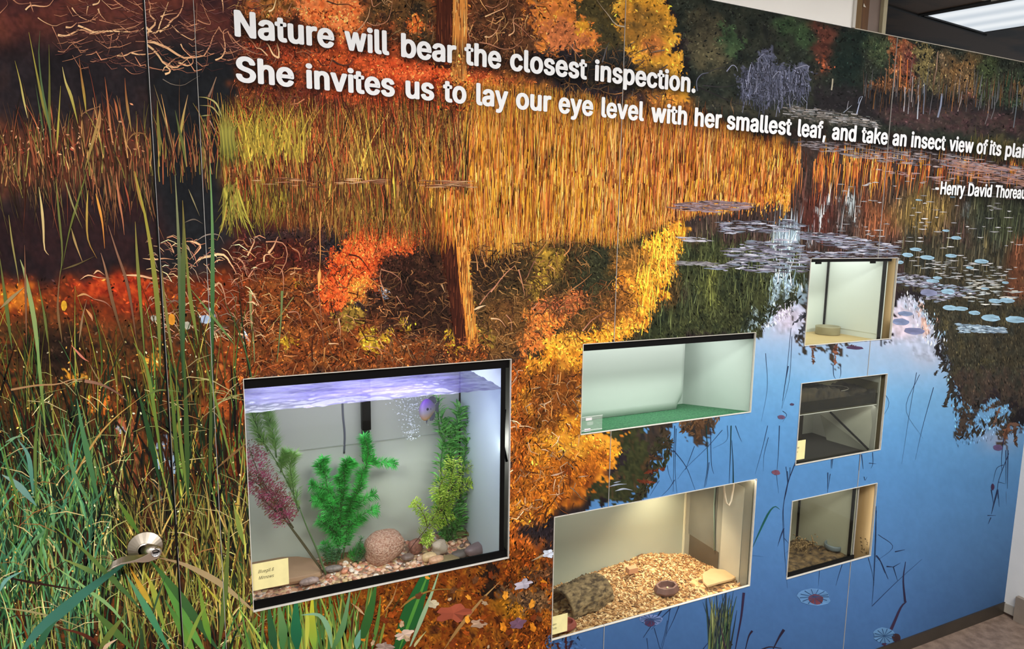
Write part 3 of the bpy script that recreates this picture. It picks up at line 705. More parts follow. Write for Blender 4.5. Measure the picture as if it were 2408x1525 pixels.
# grey fallen tree
N = 420
x, y = rnd_in([(1740, 225), (1750, 165), (1790, 120), (1830, 148), (1895, 155), (1895, 225), (1800, 240)], N)
th = RNG.uniform(0, 6.28, len(x))
p0 = np.stack([x, y], -1); L = RNG.uniform(10, 34, len(x))[:, None]
dv = np.stack([np.cos(th), np.abs(np.sin(th)) * 1.2], -1)
mid = p0 + dv * L * .5 + RNG.normal(0, 4, (len(x), 2)); end = p0 + dv * L * .6 + np.array([0, 1]) * L * .7
strokes(np.stack([p0, mid, end], 1), RNG.uniform(.8, 1.8, len(x)), pick([(96, 100, 122), (76, 80, 100), (130, 134, 158), (56, 58, 70), (44, 46, 54)], len(x)), .15)
Z(1620, 60, 3.056, [[3.5, (40, 38, 40), (50, 48, 50), (60, 440), (200, 500), (340, 560), (520, 590)], [3, (44, 44, 48), (60, 60, 66), (60, 380), (110, 350), (200, 310), (260, 300)], [2.5, (110, 114, 136), (130, 134, 160), (60, 470), (55, 400), (90, 350), (140, 340)], [2.5, (120, 124, 150), (150, 154, 180), (270, 330), (310, 285), (340, 300), (350, 330)],
  [2.5, (140, 144, 166), (160, 164, 186), (760, 310), (850, 285), (855, 330)], [2.2, (140, 144, 166), (160, 164, 186), (600, 380), (630, 340), (660, 335), (655, 440)], [2.2, (130, 134, 160), (120, 124, 150), (380, 410), (390, 470), (380, 550)], [2, (120, 124, 146), (100, 104, 126), (760, 330), (740, 400), (720, 450)], [2.6, (60, 56, 60), (44, 44, 46), (100, 430), (260, 440), (400, 400)],
  [3, (150, 160, 190), (180, 190, 210), (1205, 635), (1225, 560), (1248, 508)], [2, (130, 140, 170), (160, 170, 190), (1215, 560), (1225, 520), (1245, 508)], [2, (150, 160, 180), (180, 190, 200), (1110, 625), (1140, 600), (1170, 572)], [1.6, (150, 150, 160), (140, 140, 150), (1135, 600), (1145, 548), (1150, 545)], [1.6, (130, 130, 140), (120, 120, 130), (900, 590), (960, 610), (1080, 625)],
  [1.6, (150, 120, 80), (110, 80, 60), (320, 620), (300, 560), (312, 515)], [1.6, (130, 100, 70), (110, 80, 60), (65, 590), (72, 510)], [1.4, (120, 90, 70), (100, 80, 60), (320, 640), (318, 580)]])
N = 260
x = RNG.uniform(1840, 2060, N); y = 256 + (x - 1840) * .16 + RNG.normal(0, 7, N)
strokes(np.stack([np.stack([x, y], -1), np.stack([x + RNG.uniform(6, 18, N), y + 1.5], -1)], 1), RNG.uniform(1, 2.2, N), pick([(140, 134, 130), (110, 104, 100), (80, 84, 84), (160, 160, 164)], N), .15)

# -- reeds: golden belt
def top_y(x): return np.interp(x, [530, 700, 900, 1090, 1250, 1420, 1620, 1856], [235, 235, 240, 195, 205, 235, 262, 345])
def bot_y(x): return np.interp(x, [530, 620, 760, 900, 1090, 1150, 1240, 1330, 1450, 1560, 1640, 1780, 1856], [500, 520, 545, 560, 575, 600, 580, 560, 570, 530, 505, 480, 440])
GOLD = [(230, 160, 52), (242, 178, 72), (214, 136, 44), (176, 98, 34), (246, 196, 104), (204, 146, 40), (140, 74, 28)]
RUST = [(214, 120, 60), (190, 96, 48), (226, 140, 76), (150, 70, 38), (236, 168, 100), (110, 54, 32)]
OLIV = [(140, 122, 50), (176, 150, 60), (104, 84, 38), (206, 176, 84), (84, 66, 34), (226, 160, 84), (70, 40, 28), (110, 56, 34)]
for rep_ in range(3):
    n = 2600
    x = RNG.uniform(1085, 1858, n); wl = 425 + (x - 1085) * 0.02
    y = wl + RNG.normal(0, 25, n)
    h = (y - top_y(x)) * RNG.uniform(.25, 1.06, n); h = np.maximum(h, 8)
    rust = RNG.random(n) < np.interp(x, [1085, 1300, 1500, 1650, 1858], [.25, .2, .5, .6, .35])
    c = np.where(rust[:, None], pick(RUST, n), pick(GOLD, n))
    blades(x, y, h, RNG.uniform(1.2, 3.0, n), c, .03, .05, 4, .12)
    x = RNG.uniform(1085, 1858, n); y = 425 + (x - 1085) * 0.02 + RNG.normal(0, 25, n)
    h = np.maximum((bot_y(x) - y) * RNG.uniform(.3, 1.12, n), 6)
    rust = RNG.random(n) < np.interp(x, [1085, 1300, 1500, 1650, 1858], [.3, .2, .4, .6, .35])
    c = np.where(rust[:, None], pick(RUST, n), pick(GOLD, n))
    blades(x, y, h, RNG.uniform(1.2, 3.0, n), c, .04, .06, 4, .12, up=False)
    n = 1150
    x = RNG.uniform(530, 1100, n); y = 432 + RNG.normal(0, 30, n)
    h = np.maximum((y - top_y(x)) * (.15 + .95 * RNG.random(n) ** 1.7), 8)
    c = np.where((RNG.random(n) < .5)[:, None], pick(RUST, n) * .72, pick(OLIV, n))
    blades(x, y, h, RNG.uniform(1.2, 3.0, n), c, .09, .10, 5, .2)
    x = RNG.uniform(540, 1100, n); y = 432 + RNG.normal(0, 25, n)
    h = np.maximum((bot_y(x) - y) * (.2 + RNG.random(n) ** 1.5), 6)
    c = np.where((RNG.random(n) < .6)[:, None], pick(RUST, n) * .66, pick(OLIV, n) * .8)
    blades(x, y, h, RNG.uniform(1.2, 2.8, n), c, .08, .08, 4, .2, up=False)
# dark gaps in the belt
n = 2400; x = np.concatenate([RNG.uniform(540, 1080, 1300), RNG.uniform(1080, 1860, 1100)]); y = RNG.uniform(0, 1, n) * (bot_y(x) - top_y(x)) + top_y(x)
blades(x, y, RNG.uniform(14, 44, n), RNG.uniform(1, 2.2, n), pick([(90, 46, 24), (110, 60, 28), (60, 32, 24)], n), .05, .05, 3, .15)
# clumps of yellow green grass in the left part of the belt
for (cx, cy, hh, n, sp, cols) in [(610, 330, 125, 55, 60, [(176, 160, 56), (200, 176, 76), (130, 118, 46), (110, 84, 40)]), (640, 330, 105, 30, 40, [(200, 176, 66), (166, 140, 56)]), (548, 330, 80, 22, 20, [(120, 116, 50), (166, 150, 76)]), (800, 400, 180, 30, 60, [(196, 150, 70), (166, 120, 56)]), (880, 400, 190, 26, 60, [(190, 150, 62), (140, 110, 50)]), (720, 400, 110, 40, 110, [(110, 90, 46), (150, 96, 50)]), (960, 410, 150, 30, 90, [(200, 146, 56), (150, 110, 44)]), (1040, 400, 170, 30, 80, [(220, 150, 60), (170, 104, 42)])]:
    x = cx + RNG.normal(0, sp * .5, n); y = np.full(n, cy + 40.0) + RNG.normal(0, 22, n)
    blades(x, y, RNG.uniform(.35, 1.15, n) * hh, RNG.uniform(1.4, 3.4, n), pick(cols, n), .12, .22, 6, .22)
    x = cx + RNG.normal(0, sp * .5, n); y = np.full(n, 445.0) + RNG.normal(0, 16, n)
    blades(x, y, RNG.uniform(.3, 1.0, n) * hh * .8, RNG.uniform(1.4, 3.0, n), pick(cols, n) * .75, .12, .2, 6, .22, up=False)
n = 500; x = RNG.uniform(545, 1090, n); y = RNG.uniform(250, 500, n)
blades(x, y, RNG.uniform(20, 80, n), RNG.uniform(1, 2.4, n), pick([(60, 28, 24), (90, 38, 28), (44, 30, 26), (150, 60, 36), (190, 90, 50)], n), .12, .16, 5, .2)
n = 110; x = RNG.uniform(570, 720, n)
blades(x, 360 + RNG.normal(0, 20, n), RNG.uniform(50, 135, n), RNG.uniform(1.6, 3.4, n), pick([(196, 166, 66), (176, 150, 60), (130, 112, 46)], n), .14, .2, 6, .15)
dashes_ = [([(800, 420), (910, 420), (910, 432), (800, 432)], 30), ([(985, 424), (1110, 424), (1110, 440), (985, 440)], 60), ([(600, 415), (760, 420), (760, 440), (600, 440)], 26)]
# sparse reed clumps on the right, over dark water
for cx, n, w_ in [(1876, 34, 14), (1930, 50, 16), (1958, 36, 12), (1990, 30, 14), (2012, 60, 22), (2060, 70, 26), (2085, 40, 14), (2125, 40, 22), (2170, 26, 16), (2215, 24, 16), (2265, 30, 24), (2310, 26, 26), (2385, 30, 26)]:
    n = int(n * .6); x = cx + RNG.normal(0, w_ * .5, n); y0 = 385 + (x - 1860) * .02; y = y0 + RNG.normal(0, 10, n)
    s = np.interp(cx, [1860, 2120, 2400], [1, .8, .55])
    blades(x, y, RNG.uniform(15, 58, n) * s, RNG.uniform(1.2, 2.4, n), pick(RUST + GOLD[:2], n) * .92, .04, .05, 4)
    x = cx + RNG.normal(0, w_ * .5, n); y = y0 + RNG.normal(0, 8, n)
    blades(x, y, RNG.uniform(30, 100, n) * s, RNG.uniform(1.2, 2.4, n), pick(RUST + GOLD[:1], n) * .9, .04, .06, 4, up=False)
x = RNG.uniform(2280, 2440, 400); y = 345 + (x - 2280) * .25 + RNG.normal(0, 10, 400)
blades(x, y, RNG.uniform(8, 30, 400), RNG.uniform(1, 2, 400), pick([(110, 104, 56), (84, 84, 50), (130, 110, 70)], 400), .05, .05, 3)
# floating leaves and scum: thin horizontal dashes
def dashes(poly, n, w, l, cols, slope=.03):
    x, y = rnd_in(poly, n); n = len(x); L = RNG.uniform(*l, n)
    p = np.stack([np.stack([x - L / 2, y - slope * L / 2], -1), np.stack([x, y + RNG.normal(0, .6, n)], -1), np.stack([x + L / 2, y + slope * L / 2], -1)], 1)
    W = RNG.uniform(*w, n)[:, None] * np.array([[.3, 1, .3]])
    strokes(p, W, pick(cols, n), .1)
for poly_, n_ in dashes_: dashes(poly_, n_, (1.2, 3), (12, 44), [(150, 96, 70), (176, 130, 96), (110, 70, 50), (200, 160, 120)], .0)
LIL = [(146, 146, 166), (112, 110, 128), (176, 178, 192), (84, 80, 92), (130, 142, 160), (60, 58, 60)]
dashes([(1580, 480), (1680, 470), (1762, 478), (1760, 492), (1660, 500), (1570, 492)], 190, (1.5, 3.6), (10, 34), [(130, 110, 116), (150, 132, 140), (110, 90, 92)])
dashes([(1690, 520), (1850, 515), (1900, 530), (1860, 545), (1700, 550)], 150, (1.5, 3.4), (10, 30), LIL)
dashes([(1700, 590), (1760, 565), (1860, 560), (1900, 590), (2060, 585), (2110, 600), (2110, 618), (1900, 640), (1760, 640), (1660, 632), (1720, 610)], 520, (1.6, 4.2), (10, 34), LIL)
dashes([(1870, 545), (1960, 548), (2110, 575), (2115, 600), (2000, 590), (1880, 560)], 260, (1.6, 4.0), (10, 32), LIL)
dashes([(1590, 612), (1690, 618), (1680, 626), (1590, 622)], 60, (1.4, 3), (10, 30), [(120, 116, 120), (150, 150, 156)])
dashes([(1600, 555), (1660, 560), (1680, 570), (1600, 566)], 30, (1.6, 3), (12, 30), [(170, 168, 180)])
dashes([(2060, 395), (2420, 440), (2420, 475), (2300, 460), (2060, 400)], 60, (1.4, 2.6), (10, 26), [(150, 120, 120), (170, 150, 154)])
dashes([(1870, 330), (2080, 340), (2300, 372), (2420, 395), (2420, 425), (2280, 400), (2060, 380), (1880, 345)], 420, (1.2, 2.8), (8, 26), [(150, 144, 150), (120, 112, 118), (176, 160, 160), (96, 90, 100)], .08)
dashes([(2220, 370), (2420, 400), (2420, 440), (2240, 410)], 260, (1.2, 2.6), (10, 28), [(150, 110, 96), (170, 130, 116), (140, 120, 130)], .08)
dashes(box(1960, 420, 2400, 640), 110, (1.6, 3), (8, 22), [(170, 168, 170), (140, 140, 146), (190, 190, 196)])
dashes([(2110, 640), (2180, 650), (2210, 680), (2110, 670)], 150, (1.8, 4), (8, 20), LIL)
dashes([(2170, 660), (2280, 676), (2290, 690), (2200, 710), (2170, 700)], 150, (1.8, 4.4), (8, 20), LIL + [(150, 170, 190)])
dashes([(2250, 760), (2360, 770), (2362, 782), (2260, 782)], 160, (2, 4.4), (8, 20), [(140, 164, 184), (170, 190, 206), (110, 130, 150)])
dashes([(2110, 610), (2300, 610), (2400, 640), (2360, 670), (2200, 650)], 70, (1.6, 2.8), (6, 22), [(190, 190, 194), (150, 156, 160)])
dashes([(2280, 650), (2330, 662), (2420, 690), (2340, 720), (2270, 706)], 70, (1.8, 3.4), (8, 24), [(170, 180, 186), (196, 196, 190)])
# lily pads
def pad(cx, cy, rx, ry, c, n=18, notch=None):
    a = np.linspace(0, 2 * np.pi, n, endpoint=False)
    rr = 1 + RNG.normal(0, .05, n)
    X = cx + np.cos(a) * rx * rr; Y = cy + np.sin(a) * ry * rr + np.cos(a) * rx * .06
    q = np.zeros((n // 2, 4, 2)); C_ = np.zeros((n // 2, 4, 3))
    for i in range(n // 2):
        i0, i1, i2 = 2 * i, (2 * i + 1) % n, (2 * i + 2) % n
        q[i] = [(cx, cy), (X[i0], Y[i0]), (X[i1], Y[i1]), (X[i2], Y[i2])]
        C_[i] = np.array(c) * (1 + RNG.normal(0, .05))
        C_[i, 0] = np.array(c) * .88
    push(q, C_)
for (cx, cy, rx, ry) in [(2248, 559, 12, 4), (2153, 586, 14, 4), (2134, 599, 13, 5), (2180, 605, 17, 5), (2236, 601, 14, 4), (2308, 614, 17, 5), (2280, 629, 9, 3), (2116, 616, 8, 4), (2204, 653, 11, 3.5), (2193, 660, 15, 4), (2228, 685, 16, 6), (2341, 707, 16, 5), (2368, 706, 18, 6), (2233, 723, 17, 6), (2258, 725, 18, 5), (2291, 735, 14, 5), (2330, 747, 23, 8), (2388, 751, 24, 8), (2364, 664, 8, 3), (2316, 678, 10, 2.5), (2224, 542, 9, 2.5), (2160, 470, 8, 2), (2240, 463, 7, 2)]:
    pad(cx, cy, rx, ry, (150, 188, 212))
    strokes([[(cx, cy), (cx + rx * .8, cy + ry * .3)]], [[.6, 1.4]], [(90, 100, 110)], .02)
for (cx, cy, rx, ry, c) in [(2129, 737, 18, 5.5, (120, 136, 170)), (2118, 756, 20, 8, (120, 134, 170)), (2149, 778, 24, 8, (116, 122, 158)), (2184, 688, 20, 8, (126, 132, 164))]:
    pad(cx, cy, rx, ry, c)
# thin stalks standing in the blue water
DK = (34, 44, 74); DG = (30, 62, 62)
Z(1280, 1000, 2.905, [
 [1.8, DK, DK, (890, 0), (885, 170), (880, 450)], [1.4, DK, DK, (900, 20), (893, 300), (905, 460)], [1.6, DK, DK, (885, 170), (970, 285), (1030, 440)], [1.2, DK, DK, (1215, 30), (1110, 150), (970, 285), (910, 365)],
 [1.2, DK, DK, (1025, 140), (970, 285), (960, 300)], [1.5, DK, DK, (890, 370), (850, 430), (800, 480)], [1.0, DK, DK, (840, 270), (850, 330), (880, 400)], [1.0, DK, DK, (785, 375), (750, 430), (720, 480)],
 [2.2, DG, DK, (1105, 0), (1115, 260), (1092, 420)], [1.6, DK, DK, (1135, 20), (1140, 250), (1157, 330)], [1.4, DK, DK, (1125, 250), (1112, 350), (1100, 420)], [2.6, DG, DK, (1275, 0), (1270, 200), (1262, 395)], [3.0, DG, DK, (1290, 395), (1288, 250), (1280, 100)],
 [1.0, DK, DK, (1250, 0), (1245, 100), (1150, 155)], [1.4, DK, DK, (1305, 0), (1330, 70), (1348, 110)], [1.2, DK, DK, (1525, 0), (1490, 150), (1440, 330)], [1.0, DK, DK, (1530, 80), (1500, 200), (1495, 310)], [1.8, DK, DK, (1605, 0), (1600, 150), (1590, 300)], [1.0, DK, DK, (1585, 330), (1590, 380), (1600, 460)],
 [2.2, DK, DK, (1715, 250), (1660, 400), (1632, 560), (1637, 700)], [1.6, DK, DK, (1637, 700), (1615, 760), (1592, 825)], [1.2, DK, DK, (1635, 700), (1640, 860), (1660, 1110)], [1.3, DK, DK, (1650, 280), (1656, 340), (1660, 400)], [1.3, DK, DK, (1678, 285), (1675, 350), (1660, 400)], [1, DK, DK, (1640, 770), (1670, 805)], [1, DK, DK, (1700, 830), (1645, 870)],
 [-4.5, (28, 84, 78), (40, 90, 84), (1420, 835), (1480, 700), (1535, 590), (1575, 552), (1608, 572)], [1, (70, 110, 160), (60, 100, 150), (1415, 885), (1500, 895)],
 [1.8, DK, DK, (920, 1230), (880, 1330), (835, 1420)], [1.6, DK, DK, (860, 1240), (845, 1340), (830, 1440)], [3.2, DK, DK, (800, 1262), (740, 1350), (675, 1447)], [2.4, DK, DK, (862, 1250), (800, 1310), (730, 1392)], [1.4, DK, DK, (700, 1450), (705, 1500), (712, 1560)], [1.4, DK, DK, (750, 1380), (770, 1450), (800, 1530), (840, 1370)], [1.2, DK, DK, (840, 1330), (820, 1430), (790, 1530)],
 [6, (50, 40, 66), (40, 34, 56), (1362, 1140), (1345, 1300), (1320, 1440), (1298, 1560)], [5, (46, 34, 56), (40, 34, 50), (1420, 1400), (1395, 1440), (1370, 1540)], [7, (40, 34, 56), (40, 34, 50), (1636, 1392), (1600, 1450), (1560, 1530)], [6, (40, 34, 40), (60, 50, 60), (1130, 1380), (1160, 1440), (1200, 1480), (1280, 1500)], [5, (34, 30, 36), (50, 40, 50), (1280, 1500), (1240, 1430), (1220, 1400)], [1.4, DK, DK, (1285, 1230), (1275, 1320), (1268, 1420)],
 [1.6, DK, DK, (1080, 1530), (1130, 1470), (1180, 1440)], [4, (40, 34, 50), (50, 40, 50), (1480, 1530), (1540, 1510), (1620, 1520)]])
Z(1830, 1120, 6.1, [[1.6, DK, DK, (130, -80), (135, 120), (70, 420), (68, 740), (100, 1200)], [1.2, DK, DK, (70, 750), (30, 850), (0, 960)], [1.4, DK, DK, (175, -40), (135, 120)], [2, DK, DK, (710, -60), (707, 225)], [1.3, DK, DK, (745, -40), (712, 180)], [1.4, DK, DK, (915, 1260), (870, 1400), (825, 1560)], [1.2, DK, DK, (1035, 1230), (1020, 1560)],
 [1.3, DK, DK, (1400, 420), (1400, 900), (1370, 1560)], [1.2, DK, DK, (1290, 1160), (1340, 1350), (1370, 1520)], [3.2, DK, DK, (1405, 1130), (1460, 1200), (1530, 1380)], [1.4, DK, DK, (1230, 0), (1243, 50), (1275, 0)], [1, DK, DK, (590, 1340), (575, 1560)]])
Z(1840, 860, 6.356, [[2, DK, DK, (85, 0), (40, 250), (0, 520)], [1.6, DK, DK, (755, -20), (765, 140), (795, 190)], [1.4, DK, DK, (865, -20), (872, 110), (850, 185)], [1.3, DK, DK, (0, 670), (60, 730), (0, 830)], [1.5, DK, DK, (730, 1390), (725, 1530)], [1.5, DK, DK, (750, 1380), (735, 1530)], [1.7, DK, DK, (1160, 1310), (1135, 1560)], [2.2, DK, DK, (1180, 1320), (1205, 1540)], [1.4, DK, DK, (1345, 1290), (1350, 1450), (1320, 1530)], [1.6, DK, DK, (1290, 1450), (1400, 1460)]])
Z(2050, 1150, 4.067, [[1.6, (40, 56, 90), DK, (0, 1115), (240, 880), (480, 665)], [9, (70, 50, 76), (50, 44, 70), (110, 1490), (200, 1300), (275, 1130), (330, 1070)], [5, (44, 40, 66), (40, 40, 70), (318, 1075), (300, 860), (322, 690)], [3.2, DK, DK, (40, 630), (90, 700), (155, 855)], [1.2, DK, DK, (60, 430), (200, 550), (35, 690)], [3, DK, DK, (140, 735), (205, 740)], [2, DK, DK, (205, 740), (275, 700)], [2, DK, DK, (205, 740), (245, 870)], [2.6, DK, DK, (220, 595), (315, 575)], [1.6, DK, DK, (42, 200), (15, 900), (0, 1100)],
 [2, DK, DK, (1140, 0), (1160, 120)], [2.4, DK, DK, (1200, 0), (1165, 130), (1143, 235)], [1.6, DK, DK, (1205, 0), (1218, 165)], [1.6, DK, DK, (1105, 248), (1185, 248)], [2, DK, DK, (1138, 268), (1112, 330)], [1, (90, 120, 160), (80, 110, 150), (1285, 20), (1285, 145)]])
Z(2300, 900, 2.54, [[1.8, DK, DK, (152, 330), (140, 440), (140, 520)], [1.8, DK, DK, (165, 400), (165, 600)], [2.2, DK, DK, (178, 400), (174, 630)], [1.6, DK, DK, (182, 420), (120, 590), (118, 690)], [1.4, DK, DK, (150, 488), (110, 510), (88, 590)], [1.4, DK, DK, (118, 590), (160, 600)], [1.4, DK, DK, (80, 640), (90, 715)], [1.6, DK, DK, (118, 640), (80, 778)], [1, DK, DK, (20, 305), (38, 312)]])
Z(2100, 850, 1.0, [[1, DK, DK, (55, 25), (40, 110), (20, 240)], [1, DK, DK, (62, 30), (30, 110), (70, 180)], [1.2, DK, DK, (95, 60), (70, 150), (52, 230)], [1, DK, DK, (-30, 60), (-10, 100), (-40, 150)], [1, DK, DK, (-240, -80), (-250, 20), (-262, 110)], [1, DK, DK, (-238, -60), (-244, 40), (-262, 110)], [1, DK, DK, (-300, -20), (-296, 60), (-310, 140)]])
pad(2346, 1052, 11, 7, (90, 74, 110)); pad(2334, 1144, 4, 8, (60, 40, 70)); pad(1824, 1110, 10, 6, (120, 80, 100)); pad(1837, 980, 9, 5, (100, 80, 110)); pad(1862, 950, 5, 3, (80, 70, 100))
pad(2079, 1494, 27, 19, (96, 140, 186)); pad(2107, 1498, 10, 10, (60, 44, 50)); pad(1914, 1402, 38, 20, (96, 140, 190)); pad(1918, 1408, 18, 12, (110, 64, 76)); pad(1530, 1455, 28, 13, (110, 130, 180)); pad(1527, 1462, 13, 10, (76, 54, 84)); pad(2010, 817, 20, 4, (80, 60, 90))
for (cx, cy, rx, ry) in [(2079, 1494, 27, 19), (1914, 1402, 38, 20), (1530, 1455, 28, 13)]:
    for a in np.arange(0, 6.28, .5):
        strokes([[(cx, cy), (cx + rx * .9 * math.cos(a), cy + ry * .9 * math.sin(a))]], [[.8, 2]], [(40, 70, 110)], .05)
# green clump under the turtle tank
n = 90; x = RNG.uniform(1664, 1714, n); 
blades(x, np.full(n, 1560.0), RNG.uniform(80, 175, n), RNG.uniform(1.5, 5, n), pick([(60, 84, 60), (96, 110, 66), (50, 60, 60), (40, 50, 60), (110, 116, 76)], n), .05, .08, 5)
Z(1280, 1000, 2.905, [[3, (50, 60, 60), (110, 110, 70), (1150, 1530), (1180, 1400), (1130, 1200), (1135, 1160)], [5, (50, 44, 56), (84, 64, 66), (1240, 1540), (1215, 1430), (1210, 1380)]])

# -- branches of the upper left
BR = (200, 138, 106); BL = (246, 200, 150); BD = (130, 84, 72)
S1 = 3.8125
Z(0, 0, S1, [
 [4, BL, BR, (230, 90), (280, 50), (380, 60), (440, 50), (480, 0)], [3, BR, BR, (270, 20), (290, 80), (300, 110)], [3, BR, BD, (110, -10), (170, 35), (270, 30), (380, 20)], [4.5, BL, BL, (830, 45), (880, 30), (900, -10)], [3, BL, BR, (790, 55), (780, 100), (778, 135)],
 [2.2, BL, BR, (340, 160), (400, 200), (490, 235), (570, 205), (660, 190)], [5.5, BL, BR, (520, 315), (590, 325), (650, 300), (720, 265), (800, 290), (900, 290)], [5, BL, BR, (590, 245), (640, 245), (690, 205)], [4.5, BL, BR, (700, 230), (800, 270), (860, 295), (950, 285), (1050, 265), (1180, 250), (1270, 205)], [5, BL, BL, (800, 300), (900, 285), (1000, 280), (1120, 285), (1230, 285), (1290, 250)],
 [2.4, BR, BD, (890, 180), (980, 205), (1060, 220), (1180, 215), (1260, 190)], [2.4, BR, BR, (860, 180), (830, 170), (880, 120), (890, 70)], [2.6, BL, BR, (645, 70), (700, 140), (780, 180), (860, 210)], [3.5, BL, BR, (880, 80), (900, 130), (950, 190)], [2.6, BR, BR, (1010, -10), (1100, 60), (1200, 110), (1280, 135)], [2.0, BR, BD, (690, -10), (740, 20), (800, 20)],
 [2.4, BR, BD, (1140, 345), (1160, 310), (1190, 290)], [2.4, BR, BR, (1070, 290), (1050, 350), (980, 375), (890, 375), (850, 355)], [2.2, BR, BD, (1000, 320), (990, 410), (965, 500)], [2, BD, BD, (1050, 355), (1090, 380), (1100, 440)],
 [6, BL, BR, (1320, 325), (1340, 270), (1400, 200), (1340, 130), (1350, 60), (1330, 0)], [5, BL, BL, (1310, 245), (1360, 290), (1410, 290), (1440, 200), (1480, 100), (1510, 20)], [5.5, BL, BR, (1430, 285), (1500, 240), (1540, 180), (1600, 140), (1640, 50), (1640, -10)], [3, BR, BR, (1480, 170), (1530, 185), (1560, 165)], [3.4, BL, BR, (1440, 150), (1500, 130), (1590, 120)],
 [2.5, BL, BR, (1540, 230), (1600, 290), (1680, 340), (1740, 360), (1750, 300), (1760, 220), (1765, 30)], [3, BR, BR, (1770, 180), (1830, 210), (1890, 215), (1850, 130), (1800, -10)], [6.5, BL, BR, (1300, 370), (1380, 380), (1500, 430), (1590, 490), (1650, 520), (1750, 515), (1830, 500), (1880, 420), (1910, 330), (1960, 250)], [5, BL, BL, (1310, 395), (1400, 470), (1460, 560), (1530, 600), (1590, 605), (1640, 560), (1720, 500)],
 [4.5, BL, BR, (1600, 560), (1680, 590), (1730, 560), (1720, 500)], [4, BL, BR, (1490, 600), (1530, 560), (1580, 520)], [5, BL, BL, (1480, 665), (1520, 650), (1520, 620), (1480, 600), (1460, 640)], [3, BL, BR, (1620, 395), (1650, 450), (1720, 510)], [4.5, BL, BR, (1050, 505), (1130, 495), (1180, 470), (1280, 450)], [4, BL, BR, (1180, 475), (1250, 490), (1360, 480), (1430, 450)],
 [2.4, BR, BD, (1090, 470), (1130, 540), (1210, 580), (1300, 610), (1400, 620)], [2, BR, BD, (1120, 610), (1180, 660), (1250, 660), (1300, 640)], [2, BR, BD, (1300, 590), (1400, 620), (1500, 630), (1600, 620), (1680, 655), (1780, 640), (1840, 590)], [2, (120, 110, 100), (110, 100, 90), (1460, 710), (1540, 755), (1640, 765), (1720, 720), (1790, 680)], [1.8, BD, BD, (980, 540), (1040, 570), (1130, 560), (1200, 530)], [1.6, BD, BD, (1090, 590), (1200, 590), (1290, 560), (1480, 440)],
 [4, BL, BR, (1930, 540), (1990, 510), (2020, 430), (2000, 290), (2040, 260)], [3, BR, BR, (1960, 240), (2000, 300), (2050, 280)], [3, BR, BD, (2040, 280), (2090, 380), (2140, 420)], [3, BL, BR, (1990, -10), (2000, 60), (2000, 120)], [2, BR, BD, (2060, 440), (2090, 500), (2110, 560)], [6, (130, 104, 90), (150, 120, 96), (1870, 870), (1900, 800), (1940, 690)], [2.2, BR, BR, (1380, 310), (1450, 390), (1500, 430)],
 [2, BR, BR, (520, 460), (580, 465), (640, 400), (720, 370), (790, 330)], [2, BD, BD, (1860, 480), (1855, 560), (1810, 650)], [2.2, BR, BD, (0, 120), (40, 80), (70, 40), (60, 0)], [2, BR, BD, (470, 240), (520, 350), (560, 450)]])
n = 620; x = RNG.uniform(120, 600, n) ; y = RNG.uniform(-200, 150, n)
th = RNG.uniform(-.6, .9, n); L = RNG.uniform(14, 60, n)
p0 = np.stack([x, y], -1); p1 = p0 + np.stack([np.cos(th) * L * .5, np.sin(th) * L * .5 + L * .15], -1); p2 = p0 + np.stack([np.cos(th) * L, np.sin(th) * L * .6], -1)
strokes(np.stack([p0, p1, p2], 1), np.stack([RNG.uniform(1, 2.4, n)] * 3, 1) * [[.5, 1, .6]], pick([BD, BR, (96, 60, 56), (80, 52, 52)], n), .15)
# thicket branches right and left of the trunk
for (poly, n, cols) in [([(850, -250), (1050, -250), (1050, 150), (900, 130)], 200, [(150, 120, 80), (96, 70, 46), (40, 30, 28), (190, 150, 110)]), ([(1100, -250), (1260, -250), (1270, 120), (1300, 190), (1100, 130)], 330, [(196, 140, 96), (150, 90, 60), (110, 66, 46), (226, 170, 110)]), ([(1270, 90), (1560, 100), (1600, 240), (1300, 200)], 200, [(150, 110, 70), (110, 84, 60), (190, 130, 80), (90, 84, 80)]), ([(560, -200), (720, -200), (720, 90), (560, 90)], 120, [(220, 170, 110), (150, 96, 56), (110, 60, 40)]), ([(560, 80), (800, 90), (760, 240), (560, 250)], 150, [(150, 84, 60), (190, 120, 84), (90, 50, 40)]),
                        ([(560, 560), (760, 560), (1060, 800), (1060, 860), (580, 900)], 520, [(196, 130, 80), (150, 84, 50), (220, 160, 104), (90, 50, 34), (60, 32, 24)]), ([(890, 640), (1100, 620), (1200, 840), (900, 840)], 260, [(120, 84, 56), (150, 104, 66), (80, 54, 40)]), ([(1120, 560), (1400, 560), (1350, 700), (1200, 840), (1120, 830)], 420, [(150, 104, 60), (110, 76, 44), (190, 140, 84), (70, 48, 34)]), ([(1280, 700), (1470, 640), (1500, 700), (1350, 800)], 160, [(176, 116, 66), (110, 70, 44)]), ([(1200, 860), (1370, 850), (1360, 1180), (1200, 1230)], 260, [(150, 84, 40), (220, 150, 80), (90, 50, 30), (230, 190, 150)])]:
    x, y = rnd_in(poly, n); n = len(x); th = RNG.uniform(0, 3.14, n); L = RNG.uniform(10, 42, n)
    p0 = np.stack([x, y], -1); d = np.stack([np.cos(th), np.sin(th)], -1); nn = np.stack([-d[:, 1], d[:, 0]], -1) * RNG.normal(0, .25, (n, 1))
    strokes(np.stack([p0, p0 + (d * .5 + nn) * L[:, None], p0 + d * L[:, None]], 1), np.stack([RNG.uniform(1, 3, n)] * 3, 1) * [[1, .8, .3]], pick(cols, n) * .82, .2)
